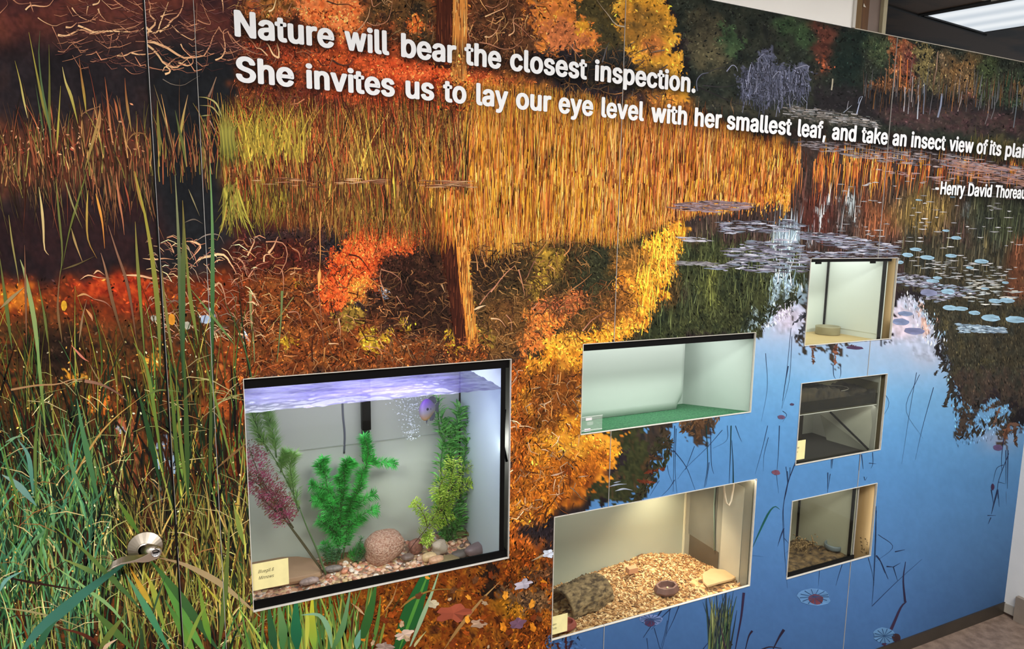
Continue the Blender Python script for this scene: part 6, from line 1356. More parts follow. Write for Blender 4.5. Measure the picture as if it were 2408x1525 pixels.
def vor_mat(name, cols, scale, rough=.5, bump=.004):
    m = bpy.data.materials.new(name); m.use_nodes = True; nt = m.node_tree; b = nt.nodes['Principled BSDF']
    tc = nt.nodes.new('ShaderNodeTexCoord'); v = nt.nodes.new('ShaderNodeTexVoronoi'); v.inputs['Scale'].default_value = scale
    nt.links.new(tc.outputs['Object'], v.inputs['Vector'])
    r = nt.nodes.new('ShaderNodeValToRGB'); r.color_ramp.interpolation = 'CONSTANT'
    sp = nt.nodes.new('ShaderNodeSeparateColor'); nt.links.new(v.outputs['Color'], sp.inputs[0])
    while len(r.color_ramp.elements) < len(cols): r.color_ramp.elements.new(0.5)
    for i, c in enumerate(cols):
        r.color_ramp.elements[i].position = i / len(cols); r.color_ramp.elements[i].color = tuple(lin(c)) + (1,)
    nt.links.new(sp.outputs[0], r.inputs[0]); nt.links.new(r.outputs[0], b.inputs['Base Color'])
    bp = nt.nodes.new('ShaderNodeBump'); bp.inputs['Distance'].default_value = bump; bp.invert = True; nt.links.new(v.outputs['Distance'], bp.inputs['Height']); nt.links.new(bp.outputs[0], b.inputs['Normal'])
    b.inputs['Roughness'].default_value = rough
    return m
GRAVEL = [(216, 166, 130), (236, 196, 166), (186, 130, 106), (244, 226, 210), (160, 126, 100), (214, 180, 134), (120, 98, 88), (226, 152, 122)]
gb = bed('gravel', FX0 + .0045, FX1 - .0045, YG_ + .0045, FY1 - .0045, gz, FZ0 + .0065, vor_mat('gravel_mix', GRAVEL, 95))
tag(gb, 'pinkish gravel bed covering the floor of the large fish tank', 'gravel', kind='stuff')
GM = [mat('pebble_%d' % i, c, .45, noise=.16, nscale=2) for i, c in enumerate(GRAVEL)]
def rock_mesh(name, seed, flat=.65, sub=2, rough=.22, sx=1.0, sy=.8):
    bm = bmesh.new(); bmesh.ops.create_icosphere(bm, subdivisions=sub, radius=1)
    r = random.Random(seed); o = Vector((r.random() * 50, r.random() * 50, r.random() * 50))
    from mathutils import noise as mn
    for v in bm.verts:
        if sub == 3: v.co = Vector([math.copysign(abs(q) ** .80, q) for q in v.co])
        d = mn.noise(v.co * 1.1 + o) * rough + mn.noise(v.co * 2.7 + o) * rough * .35
        v.co *= 1 + d; v.co.z *= flat; v.co.y *= sy; v.co.x *= sx
    me = bpy.data.meshes.new(name); bm.to_mesh(me); bm.free()
    for p in me.polygons: p.use_smooth = True
    return me
PM = []
for i in range(8):
    me = rock_mesh('pebble', 40 + i, .6, 2, .3); me.materials.append(GM[i]); PM.append(me)
cnt = 0
small = MB(); rr = random.Random(5)
for k in range(1900):
    x = rr.uniform(.03, .75); y = rr.uniform(1.79, 2.05)
    if cnt < 260 and k % 3 == 0 and y < 1.97 and x > .13:
        if (x - .462) ** 2 / .0045 + (y - 1.945) ** 2 / .003 < 1 or (x < .285 and y > 1.86): continue
        s = rr.choice([.005, .007, .009, .011])
        o = bpy.data.objects.new('pebble', PM[rr.randrange(8)]); COL.objects.link(o)
        o.location = (x, y, EYE + float(gz(np.array(x), np.array(y))) + s * .35); o.scale = (s, s, s); o.rotation_euler = (rr.uniform(-.3, .3), rr.uniform(-.3, .3), rr.uniform(0, 6))
        tag(o, 'small rounded pebble lying on the gravel of the large fish tank', 'pebble', 'pebbles on the fish tank gravel'); cnt += 1
# larger stones in the fish tank
M_ROCK = mat('pink_granite', (190, 134, 110), .6, color2=(234, 192, 168), nscale=11, bump=.012, detail=10)
def stone(px, py, w_, h_, z, m, label, seed, sy=.8, rot=0, rough=.2, name='stone', flat=None, sub=3):
    p = floor_pt(px, py, z)
    a = metres(w_, p) / 2; hgt = metres(h_, p) / 2
    me = rock_mesh(name, seed, (hgt / a) if flat is None else flat, sub, rough, 1, sy)
    me.materials.append(m)
    o = bpy.data.objects.new(name, me); COL.objects.link(o)
    o.location = (p.x, p.y + a * sy * .3, p.z + hgt * .85); o.scale = (a, a, a); o.rotation_euler = (0, 0, rot)
    return tag(o, label, 'stone')
stone(905, 1318, 92, 72, -1.026, M_ROCK, 'large rounded pink speckled boulder in the middle of the fish tank', 5, .8, .2, .24, 'boulder')
M_SL = mat('brown_slate', (150, 118, 90), .7, color2=(176, 140, 110), nscale=7, bump=.001, stretch=(1, 1, 4))
def slabstone(name, pts_px, z, th, m, label, cat='stone'):
    top = [floor_pt(a, b, z + th) for a, b in pts_px]
    c = sum(top, Vector()) / len(top)
    v = [(p.x, p.y, p.z) for p in top]
    mid = [tuple(c + (p - c) * 1.03 - Vector((0, 0, th * .5))) for p in top]
    bot = [tuple(c + (p - c) * .96 - Vector((0, 0, th * 1.0))) for p in top]
    n = len(v); f = [tuple(range(n))]
    for k in range(n):
        f.append((k, n + k, n + (k + 1) % n, (k + 1) % n)); f.append((n + k, 2 * n + k, 2 * n + (k + 1) % n, n + (k + 1) % n))
    f.append(tuple(2 * n + k for k in range(n))[::-1])
    o = MB().add(v + mid + bot, f).build(name, m, bevel=th * .08)
    return tag(o, label, cat)
slabstone('flat_stone', [(540, 1345), (600, 1318), (650, 1309), (700, 1307), (735, 1312), (757, 1332), (752, 1345), (700, 1356), (640, 1366), (560, 1372)], -1.026, .022, M_SL, 'broad flat brown stone behind the yellow label in the fish tank')
stone(640, 1375, 36, 22, -1.02, GM[0], 'pinkish stone right beside the yellow label of the fish tank', 14, .8)
stone(728, 1372, 44, 14, -1.02, mat('mauve_stone', (160, 136, 130), .6, noise=.3, nscale=2.5), 'long flat mauve stone in front of the broad flat brown stone', 15, .5)
stone(785, 1343, 40, 14, -1.02, mat('grey_stone', (130, 118, 112), .6, noise=.3, nscale=2.5), 'flat grey stone at the foot of the leaning plant stems', 16, .5)
stone(978, 1300, 34, 36, -1.026, mat('red_stone', (150, 100, 84), .6, noise=.3, nscale=2.5), 'reddish stone standing right of the pink boulder', 17, .7)
stone(1035, 1302, 40, 36, -1.02, mat('pale_stone', (190, 170, 150), .6, noise=.2, nscale=20), 'angular pale stone at the foot of the tall green plants', 18, .7, .5, .35)
stone(1010, 1318, 36, 20, -1.02, GM[5], 'tan oval stone below the angular pale stone', 19, .7)
stone(1028, 1326, 34, 20, -1.02, GM[0], 'pinkish stone touching the tan oval stone', 20, .7)
stone(1120, 1302, 58, 24, -1.015, mat('purple_stone', (124, 104, 104), .4, noise=.15, nscale=30), 'dark purple stone in the right front of the fish tank', 21, .6, .3)
stone(1085, 1308, 44, 14, -1.02, mat('dark_slate', (96, 86, 80), .6, noise=.15), 'dark grey flat stone left of the purple stone', 22, .6)
stone(1050, 1322, 62, 12, -1.02, mat('olive_stone', (140, 120, 84), .6, noise=.15), 'long olive stone along the bottom rim of the fish tank', 23, .5)
stone(1085, 1262, 30, 20, -1.015, mat('mossy_stone', (104, 92, 56), .8, noise=.2), 'mossy brown stone in the back right corner of the fish tank', 24)
stone(1108, 1260, 22, 14, -1.012, mat('mossy_stone2', (120, 96, 60), .8, noise=.2), 'small brown stone beside the mossy corner stone', 25)
stone(960, 1315, 30, 12, -1.02, GM[6], 'grey stone tucked under the right side of the pink boulder', 26)
stone(850, 1318, 30, 10, -1.02, GM[6], 'grey pebble stone under the left side of the pink boulder', 27)
stone(810, 1322, 90, 16, -1.024, mat('plant_base_brown', (128, 96, 60), .8, noise=.2), 'rounded brown rock base under the bushy green plant', 28, .5)
# plants ---------------------------------------------------------------
def leafmat(name, c, c2=None):
    return mat(name, c, .5, color2=c2 or c, nscale=40, spec=.3)
def leaves(mbx, pts, n, spread, L, W, up=.3, rnd=None, droop=.2, base=0.0):
    """many small leaves set around a branch"""
    r = rnd or random.Random(1)
    for k in range(n):
        t = base + (1 - base) * r.random(); i = min(int(t * (len(pts) - 1)), len(pts) - 2); f = t * (len(pts) - 1) - i
        p = Vector(pts[i]).lerp(Vector(pts[i + 1]), f)
        ax = (Vector(pts[i + 1]) - Vector(pts[i])).normalized()
        a = r.uniform(0, 6.28)
        u = ax.cross(Vector((.3, .9, .1))).normalized(); v = ax.cross(u)
        d = (u * math.cos(a) + v * math.sin(a) + ax * up).normalized()
        l = L * r.uniform(.6, 1.2); w_ = W * r.uniform(.7, 1.2)
        s = d.cross(ax).normalized() * w_ / 2
        p0 = p + d * spread * r.uniform(0, 1) ** .8; p1 = p0 + d * l * .5; p2 = p0 + d * l - Vector((0, 0, droop * l))
        nn = s.cross(d).normalized() * w_ * .16
        mbx.add([p0, p1 + s + nn, p2, p1 - s + nn, p1 - nn], [(0, 1, 4), (1, 2, 4), (2, 3, 4), (3, 0, 4)])
def curve_px(pts, Y):
    ps = [P(a, b, (Y if not isinstance(Y, (list, tuple)) else Y[i])) for i, (a, b) in enumerate(pts)]
    q = spline([tuple(p) for p in ps], 9) if False else None
    out = []
    n = len(ps)
    for i in range(n - 1):
        for k in range(4):
            out.append(ps[i].lerp(ps[i + 1], k / 4))
    out.append(ps[-1])
    for _ in range(2):
        out = [out[0]] + [(out[i - 1] + out[i] * 2 + out[i + 1]) / 4 for i in range(1, len(out) - 1)] + [out[-1]]
    return out
def plant(name, label, root_px, rootY, branches, stem_m, leaf_m, r0=.0022, kw=None, seed=1, extra=None):
    rp = P(*root_px, rootY)
    o = empty(name, rp, label, 'plant')
    st = MB(); lf = MB(); r = random.Random(seed)
    for br in branches:
        pts = curve_px(br['p'], br.get('Y', rootY))
        st.tube(pts, [r0 * (1 - .6 * i / len(pts)) * br.get('r', 1) for i in range(len(pts))], 6)
        if br.get('n'):
            leaves(lf, pts, br['n'], br.get('s', .002), br.get('L', .015), br.get('W', .003), br.get('up', .4), r, br.get('d', .1), br.get('b', .1))
    st.build('stem', stem_m, o, True)
    lf.build('foliage', leaf_m, o, fix=False)
    return o
# bushy feathery plant
BY = 1.965
GRN = leafmat('feather_green', (36, 150, 50), (110, 240, 120)); GST = leafmat('stem_green', (70, 110, 60))
fe = dict(L=.027, W=.0030, up=.45)
def B_(p, n, **k): d = dict(fe); d.update(p=p, n=n); d.update(k); return d
plant('bushy_plant', 'bushy feathery bright green plastic plant left of the pink boulder', (800, 1318), BY, [
    B_([(800, 1318), (800, 1220), (803, 1140), (815, 1080)], 900), B_([(796, 1318), (790, 1220), (770, 1150), (762, 1095), (760, 1078)], 760), B_([(805, 1318), (820, 1230), (840, 1150), (860, 1090), (880, 1080)], 800),
    B_([(860, 1090), (868, 1060), (856, 1025)], 420), B_([(872, 1088), (905, 1085), (932, 1090)], 330, L=.022), B_([(800, 1200), (780, 1155), (750, 1145), (732, 1140)], 420), B_([(800, 1230), (775, 1180), (755, 1172), (737, 1175)], 400), B_([(805, 1230), (835, 1190), (862, 1170), (884, 1160)], 360), B_([(805, 1260), (840, 1215), (870, 1200), (885, 1198)], 360),
    B_([(800, 1270), (770, 1235), (750, 1222)], 260), B_([(803, 1200), (812, 1140), (808, 1100), (825, 1085)], 620), B_([(803, 1240), (818, 1200), (830, 1170)], 420), B_([(790, 1318), (775, 1290), (762, 1280)], 260), B_([(815, 1318), (835, 1300), (850, 1285)], 260),
    B_([(800, 1150), (798, 1130), (795, 1120)], 240, L=.02), B_([(790, 1240), (765, 1190), (748, 1165)], 400), B_([(806, 1240), (830, 1180), (852, 1140), (850, 1110)], 520), B_([(800, 1290), (782, 1240), (765, 1215)], 320), B_([(806, 1290), (826, 1240), (850, 1215)], 320), B_([(770, 1120), (756, 1105), (752, 1090)], 260), B_([(812, 1120), (822, 1095), (830, 1085)], 300)], GST, GRN, seed=3)
plant('low_fern', 'low dark green fern sprigs around the foot of the bushy plant', (790, 1322), 1.945, [
    B_([(770, 1325), (765, 1300), (760, 1285)], 110, L=.012, W=.004), B_([(790, 1325), (795, 1300), (800, 1290)], 110, L=.012, W=.004), B_([(830, 1325), (842, 1290), (850, 1262)], 110, L=.013, W=.003), B_([(840, 1325), (855, 1300), (866, 1288)], 90, L=.012, W=.003), B_([(780, 1325), (780, 1290)], 90, L=.014, W=.004)],
    GST, leafmat('fern_green', (44, 96, 60), (110, 160, 110)), seed=5)
# tall broad leaf plant on the right
LG_ = leafmat('leaf_green', (60, 140, 60), (160, 230, 130))
TY = 1.975
def T_(p, n=90, **k): d = dict(L=.048, W=.0135, up=.8, d=.2, s=.002, p=p, n=int(n * .95)); d.update(k); return d
plant('tall_plant', 'tall green plastic plant with long pointed leaves in the right corner of the fish tank', (1062, 1278), TY, [
    T_([(1062, 1278), (1065, 1180), (1060, 1080), (1075, 1000), (1080, 958)], 150), T_([(1058, 1278), (1040, 1180), (1035, 1080), (1050, 1020), (1035, 980)], 140), T_([(1066, 1278), (1085, 1180), (1090, 1080), (1105, 1010), (1112, 970)], 150),
    T_([(1060, 1120), (1055, 1060), (1060, 1000)], 70), T_([(1045, 1040), (1032, 1010), (1030, 960), (1032, 935)], 60, W=.005), T_([(1095, 1050), (1110, 1020), (1120, 1000)], 50), T_([(1062, 1278), (1048, 1220), (1030, 1170)], 70), T_([(1060, 1278), (1050, 1260), (1040, 1250)], 60, L=.022), T_([(1064, 1278), (1075, 1240), (1080, 1220)], 60)],
    GST, LG_, seed=8, r0=.003)
YG2 = leafmat('fern_yellow', (140, 180, 44), (220, 240, 110))
def Y_(p, n=260, **k): d = dict(L=.011, W=.0055, up=.3, d=.1, s=.016, p=p, n=int(n * 1.3)); d.update(k); return d
plant('yellow_fern', 'yellow green maidenhair plastic fern on dark stems in front of the tall plant', (968, 1308), 1.93, [
    Y_([(950, 1312), (975, 1275), (1005, 1240), (1030, 1200), (1040, 1160)], 330, b=.35), Y_([(1005, 1240), (1000, 1215), (985, 1190), (974, 1182)], 260, b=.1), Y_([(1030, 1210), (1050, 1170), (1062, 1120), (1068, 1080)], 520, s=.030), Y_([(1035, 1205), (1060, 1170), (1090, 1140), (1118, 1130)], 300), Y_([(1010, 1240), (1030, 1225), (1060, 1205)], 330, s=.022), Y_([(1000, 1250), (1010, 1260), (1000, 1278)], 260), Y_([(1060, 1150), (1085, 1110), (1115, 1090)], 160, W=.003), Y_([(1040, 1180), (1030, 1150), (1050, 1110)], 300, s=.028)],
    leafmat('fern_stem', (84, 50, 40)), YG2, seed=11, r0=.0016)
# leaning plants on the left
PKM = leafmat('pink_sprig', (130, 104, 56), (214, 96, 150))
plant('pink_flower_plant', 'leaning plastic plant with pink and rust sprigs at the left of the fish tank', (762, 1350), 1.91, [
    dict(p=[(760, 1345), (720, 1290), (680, 1235), (640, 1180), (600, 1110)], n=0, r=1.3), dict(p=[(755, 1335), (710, 1270), (672, 1222), (655, 1190)], n=0),
    dict(p=[(690, 1240), (650, 1180), (610, 1120), (585, 1050)], n=1500, L=.010, W=.0055, s=.040, up=.2, b=.1), dict(p=[(685, 1235), (660, 1190), (640, 1150)], n=700, L=.010, W=.005, s=.034, up=.2), dict(p=[(640, 1170), (600, 1130), (570, 1120)], n=500, L=.010, W=.005, s=.03, up=.2), dict(p=[(660, 1210), (640, 1195), (615, 1165)], n=300, L=.009, W=.003, s=.02)],
    leafmat('stem_dark', (84, 78, 56)), PKM, seed=21, r0=.0022)
plant('leaning_green_plant', 'leaning pale green feathery plastic plant rising to the top left of the fish tank', (768, 1352), 1.905, [
    dict(p=[(767, 1352), (745, 1290), (722, 1240), (705, 1195)], n=0, r=1.5), dict(p=[(705, 1195), (680, 1140), (650, 1085), (622, 1040), (600, 1010)], n=130, L=.03, W=.002, up=1.2, b=.0),
    dict(p=[(630, 1060), (610, 1020), (595, 975), (590, 955)], n=700, L=.036, W=.0020, up=.9), dict(p=[(650, 1075), (645, 1030), (635, 990), (628, 965)], n=700, L=.036, W=.0020, up=.9), dict(p=[(690, 1160), (688, 1130), (680, 1095), (690, 1070)], n=560, L=.032, W=.0020, up=.9), dict(p=[(660, 1110), (665, 1080), (672, 1065)], n=420, L=.030, W=.0020, up=.9), dict(p=[(702, 1200), (696, 1180), (700, 1150)], n=60, L=.026, W=.003, up=1.3)],
    leafmat('stem_mid', (84, 110, 70)), leafmat('pale_green', (120, 170, 90), (160, 200, 120)), seed=23, r0=.0024)
# filter tube, cable, suction cup
fl_ = empty('filter_intake', P(859, 1010, 2.03), 'black filter intake tube hanging at the back of the fish tank', 'filter')
a1, a2 = P(849, 930, 2.03), P(871, 1008, 2.03)
MB().box(a1.x, a2.x, 2.018, 2.042, a2.z, Zf(-.445)).build('upper_tube', M_BLACK, fl_, bevel=.002)
a1, a2 = P(851, 1008, 2.03), P(869, 1082, 2.03)
MB().box(a1.x, a2.x, 2.021, 2.039, a2.z, a1.z).build('strainer', mat('strainer_black', (30, 30, 32), .4, noise=.3, nscale=120, stretch=(4, 1, .1)), fl_)
tag(MB().tube(curve_px([(805, 938), (806, 975), (811, 1020), (809, 1065)], 2.046), .0032, 8).build('cable', mat('cable_grey', (104, 108, 120), .5), None, True), 'thin grey cable hanging at the back of the fish tank', 'cable')
sp_ = P(763, 1060, 2.048)
tag(MB().lathe([(.002, .006), (.010, .003), (.0175, .0005), (.0175, 0)], (sp_.x, 2.0535, sp_.z), 'Y', 24).build('suction_cup', mat('clear_rubber', (206, 208, 220), .2, trans=.55), None, True), 'round clear suction cup on the back wall of the fish tank', 'suction cup')
# bluegill
def fish():
    c = P(1009, 962, 1.93)
    s = metres(1, c)
    o = empty('fish', c, 'purple grey bluegill fish swimming near the surface beside the bubbles', 'fish')
    # body along local x (nose at -x), deep and thin, turned towards the viewer
    yaw = math.radians(38); R_ = Matrix.Rotation(yaw, 3, 'Z') @ Matrix.Rotation(math.radians(6), 3, 'Y')
    L = 70 * s; H = 56 * s; T = 20 * s
    nx, na = 22, 18; v = []; f = []
    for i in range(nx):
        t = i / (nx - 1)
        x = -L / 2 + L * .86 * t
        prof = (math.sin(math.pi * min(1, t * .94 + .02) ** .72)) ** .75
        hh = H / 2 * prof * (1 - .10 * t) + .05 * H * (t > .9); tt = T / 2 * (math.sin(math.pi * min(1, t * .92 + .03) ** .6)) ** .8
        hh = max(hh, .004 * 1); tt = max(tt, .0008)
        for k in range(na):
            a = 2 * math.pi * k / na
            v.append((x, math.cos(a) * tt, math.sin(a) * hh + (.03 * H if math.sin(a) < 0 else 0)))
    for i in range(nx - 1):
        for k in range(na): f.append((i * na + k, i * na + (k + 1) % na, (i + 1) * na + (k + 1) % na, (i + 1) * na + k))
    f.append(tuple(range(na))); f.append(tuple((nx - 1) * na + k for k in range(na))[::-1])
    def tr(vs): return [tuple(c + R_ @ Vector(q)) for q in vs]
    mb_ = MB().add(tr(v), f)
    m = mat('bluegill_skin', (128, 104, 150), .35, color2=(150, 140, 160), nscale=30)
    nt = m.node_tree; b = nt.nodes['Principled BSDF']
    tc = nt.nodes.new('ShaderNodeTexCoord'); sp = nt.nodes.new('ShaderNodeSeparateXYZ'); nt.links.new(tc.outputs['Generated'], sp.inputs[0])
    r2 = nt.nodes.new('ShaderNodeValToRGB'); r2.color_ramp.elements[0].position = .08; r2.color_ramp.elements[1].position = .95
    r2.color_ramp.elements[0].color = tuple(lin((190, 140, 96))) + (1,); r2.color_ramp.elements[1].color = tuple(lin((130, 84, 190))) + (1,)
    e = r2.color_ramp.elements.new(.42); e.color = tuple(lin((150, 140, 146))) + (1,)
    nt.links.new(sp.outputs[2], r2.inputs[0]); nt.links.new(r2.outputs[0], b.inputs['Base Color'])
    mb_.build('body', m, o, True)
    fm = mat('fin_grey', (96, 92, 104), .5, noise=.2, nscale=80)
    def fin(name, pts, th=.0006):
        n = len(pts); vv = [(a, -th, b_) for a, b_ in pts] + [(a, th, b_) for a, b_ in pts]
        ff = [tuple(range(n)), tuple(n + k for k in range(n))[::-1]] + [(k, n + k, n + (k + 1) % n, (k + 1) % n) for k in range(n)]
        MB().add(tr(vv), ff).build(name, fm, o)
    fin('dorsal_fin', [(-.12 * L, .42 * H), (.02 * L, .54 * H), (.2 * L, .54 * H), (.36 * L, .44 * H), (.42 * L, .26 * H), (.30 * L, .18 * H), (.1 * L, .34 * H)])
    fin('anal_fin', [(.05 * L, -.36 * H), (.10 * L, -.50 * H), (.26 * L, -.52 * H), (.40 * L, -.36 * H), (.34 * L, -.12 * H)])
    fin('tail_fin', [(.33 * L, .08 * H), (.5 * L, .24 * H), (.62 * L, .26 * H), (.56 * L, .02 * H), (.60 * L, -.22 * H), (.48 * L, -.2 * H), (.33 * L, -.08 * H)])
    fin('pelvic_fin', [(-.18 * L, -.40 * H), (-.10 * L, -.60 * H), (-.04 * L, -.42 * H)])
    for sgn in (-1, 1):
        ctr = c + R_ @ Vector((-.30 * L, sgn * T * .47, .08 * H))
        me = bpy.data.meshes.new('eye'); bm = bmesh.new(); bmesh.ops.create_uvsphere(bm, u_segments=12, v_segments=8, radius=.0042); bmesh.ops.translate(bm, verts=bm.verts, vec=ctr); bm.to_mesh(me); bm.free()
        link('eye', me, mat('fish_eye', (12, 10, 16), .15), o, True)
    ctr = c + R_ @ Vector((-.10 * L, -T * .46, .05 * H))
    me = bpy.data.meshes.new('gill_spot'); bm = bmesh.new(); bmesh.ops.create_uvsphere(bm, u_segments=10, v_segments=6, radius=.0022); bmesh.ops.scale(bm, verts=bm.verts, vec=(.6, .5, 1.6)); bmesh.ops.translate(bm, verts=bm.verts, vec=ctr); bm.to_mesh(me); bm.free()
    link('gill_spot', me, mat('fish_spot', (40, 30, 60), .5), o, True)
fish()
# bubbles
r = random.Random(9); bb = MB(); bm = bmesh.new()
for k in range(330):
    t = r.random() ** 1.5
    px_ = 972 + 4 * t + r.gauss(-8, 24 * (1 - t) + 5); py_ = 930 + t * 105
    p = P(px_, py_, 1.97 + r.uniform(-.02, .05)); 
    if p.z > Zf(-.448): p.z = Zf(-.448) - r.random() * .01
    mtx = Matrix.Translation(p) @ Matrix.Diagonal((1, 1, .8, 1))
    bmesh.ops.create_icosphere(bm, subdivisions=1, radius=r.choice([.0013, .0018, .0027]), matrix=mtx)
me = bpy.data.meshes.new('bubbles'); bm.to_mesh(me); bm.free()
tag(link('bubbles', me, mat('bubble_white', (240, 246, 250), .1), None, True), 'stream of tiny air bubbles rising left of the bluegill', 'bubbles', kind='stuff')
label_card('yellow card reading Bluegill & Minnows at the lower left of the fish tank', (.0705, .1560), (-.8960, -.8260), [('Bluegill &', .0830, -.8520), ('Minnows', .0835, -.8690)], .0165, .74, y=D + .005)
# white board and steel trim seen in the slit right of the fish tank
tag(MB().box(.7715, .86, 1.742, 1.757, 0.012, Zf(-.30)).build('white_board', mat('board_white', (214, 216, 206), .6, noise=.05)), 'white board in the slit right of the fish tank', 'board')
tag(MB().tube([Vector((.782, 1.735, Zf(-.52))), Vector((.776, 1.735, Zf(-.62))), Vector((.79, 1.735, Zf(-.68)))], .004, 8).build('cable', M_BLACK, None, True), 'short black cable in the slit right of the fish tank', 'cable')
area('slit_fill_lamp', (.84, D + .028, Zf(-.62)), .5, .25, rot=(math.radians(90), 0, 0), size_y=.02)  # unseen fill lamp brightening the white board in the slit
# ============ green carpet tank ============
M_MINT = mat('mint_white', (216, 222, 218), .5, noise=.02, nscale=3)
M_PALE = mat('pale_board', (206, 208, 206), .6, noise=.02, nscale=3)
GX0, GX1 = .960, 1.6900
gt = tank('carpet_tank', 'long empty tank with a green carpet floor and a black top rim', GX0, GX1, 2.040, -.685, -.330, M_MINT, M_MINT, glass=GLASS_G,
          rims=[('top_rim', -.3495, -.322), ('bottom_rim', -.692, -.645)], floorm=M_BLACK)
M_CARP = mat('green_carpet', (30, 92, 60), .95, color2=(70, 136, 92), nscale=160, bump=.003)
gy0, gy1 = YG_ + .0045, 2.0355
tag(MB().add([(x, y, z) for x in (GX0 + .0045, GX1 - .0045) for (y, z) in ((gy0, Zf(-.6785)), (gy1, Zf(-.6785)), (gy1, Zf(-.6650)), (gy0, Zf(-.6060)))],
    [(0, 1, 2, 3), (7, 6, 5, 4), (0, 4, 5, 1), (1, 5, 6, 2), (2, 6, 7, 3), (3, 7, 4, 0)]).build('green_carpet', M_CARP), 'bright green carpet sloping over the floor of the long empty tank', 'carpet')
# pale backing sheet with a curled lower corner
def sheet():
    v = []; nx, nz = 40, 10
    xa = P(1290, 990, 1.918).x; xb = P(1604, 960, 1.918).x
    for j in range(nz + 1):
        for i in range(nx + 1):
            t = i / nx; s = j / nz
            x = xa + (xb - xa) * t; z = -.6440 + (-.345 + .6440) * s; y = 1.918
            if t > .95 and s < .2: y += .05 * ((t - .95) / .05) * (1 - s / .2) ** 2; 
            v.append((x, y, Zf(z)))
    f = [(j * (nx + 1) + i, j * (nx + 1) + i + 1, (j + 1) * (nx + 1) + i + 1, (j + 1) * (nx + 1) + i) for j in range(nz) for i in range(nx)]
    o = MB().add(v, f).build('backing_sheet', M_PALE, None, True, fix=False)
    md = o.modifiers.new('thickness', 'SOLIDIFY'); md.thickness = .0016
    return o
tag(sheet(), 'pale grey sheet standing on the green carpet with a curled corner', 'sheet')
area('unseen_tank_lamp', (1.34, 1.84, Zf(-.345)), .62, 1.4, color=(1.0, 1.0, .98), size_y=.24)
MB().box(GX0 - .006, GX1 + .006, YG_ - .006, 2.046, Zf(-.3215), Zf(-.312)).build('lid', M_BLACK, gt)
hl = empty('label_holder', (1.03, D + .014, Zf(-.602)), 'clear plastic label holder with two white tape pieces on the green carpeted tank', 'label holder')
x0_, x1_ = P(1366, 985, D + .012).x, P(1414, 985, D + .012).x
z0_, z1_ = -.599, -.5515
MB().box(x0_, x1_, D + .0060, D + .0080, Zf(z0_), Zf(z1_)).build('plastic_sleeve', mat('clear_plastic', (226, 236, 230), .15, trans=.86), hl)
mbz = MB(); mbz.box(x0_, x1_, D + .005, D + .0058, Zf(z1_) - .0012, Zf(z1_)); mbz.box(x0_, x1_, D + .005, D + .0058, Zf(z0_) + .004, Zf(z0_) + .0054)
mbz.build('sleeve_edge', mat('sleeve_white', (230, 236, 230), .3), hl)
for (xa, za) in [(1.022, -.5640), (1.018, -.5975)]:
    MB().box(xa, xa + .0215, D + .0050, D + .0059, Zf(za), Zf(za) + .0085).build('tape', mat('tape_white', (224, 222, 226), .6), hl)
MB().box(1.03, 1.05, D + .0081, YG_ - .0004, Zf(-.58), Zf(-.57)).build('fixing_pad', mat('clear_pad', (226, 236, 230), .3, trans=.8), hl)

# ============ box turtle tank ============
M_TB = mat('turtle_back', (176, 180, 164), .55, noise=.03, nscale=3)
M_TS = mat('turtle_side', (150, 146, 134), .25, noise=.08, nscale=5)
TX0, TX1 = .900, 1.7300
tt_ = tank('turtle_tank', 'long lit tank of wood chips with a bark tunnel, a dish and a flat stone', TX0, TX1, 2.040, -1.335, -.840, M_TB, M_TS)
YB = 2.0355
xs_ = 1.7255
def side_strip(pa, pb, za, zb, m, nm, th=.0015):
    """a strip lying on the right side panel, between two pixel columns"""
    ya = xs_ / ray(*pa)[0]; yb = xs_ / ray(*pb)[0]
    y0, y1 = sorted((ya, yb)); y0 = max(y0, YG_ + .005); y1 = min(y1, YB - .001)
    return MB().box(xs_ - th, xs_, y0, y1, Zf(za), Zf(zb)).build(nm, m, tt_)
side_strip((1622, 1200), (1686, 1200), -1.20, -.845, mat('dark_glass_reflection', (112, 110, 102), .3, noise=.12, nscale=8), 'dark_glass_reflection')  # dark strip painted for what the side glass reflects and shows
side_strip((1620, 1300), (1690, 1300), -1.30, -1.2002, mat('chip_reflection', (88, 78, 66), .4, noise=.12, nscale=8), 'dark_glass_reflection')  # brown strip painting the chips' reflection in the side glass
side_strip((1700, 1200), (1748, 1200), -1.30, -.90, mat('light_glass_reflection', (188, 182, 166), .4, noise=.06, nscale=8), 'light_glass_reflection')  # lighter part of the same painted glass reflection
MB().box(1.7190, 1.7252, YB - .008, YB - .001, Zf(-1.30), Zf(-.845)).build('corner_seal', mat('cream_silicone', (226, 218, 190), .5), tt_)
yq = xs_ / ray(1682, 1200)[0]
MB().tube([Vector((xs_ - .005, yq, Zf(-.845))), Vector((xs_ - .005, yq + .003, Zf(-1.02))), Vector((xs_ - .005, yq - .012, Zf(-1.20)))], .003, 8).build('seal_tube', mat('tube_green', (140, 160, 146), .4), tt_, True)
def cz(x, y):
    t = np.clip((y - YG_) / (YB - YG_), 0, 1)
    zb = np.interp(x, [.95, 1.25, 1.34, 1.48, 1.56, 1.66, 1.74], [-1.315, -1.305, -1.288, -1.268, -1.262, -1.292, -1.300])
    zf = np.interp(x, [.95, 1.4, 1.7], [-1.272, -1.268, -1.262])
    return zf * (1 - t) + zb * t + (fbm(.06, .05, 831, 3, x, y) - .5) * .014
CH = [(190, 140, 88), (224, 180, 124), (150, 104, 62), (236, 200, 150), (110, 76, 48), (200, 156, 104)]
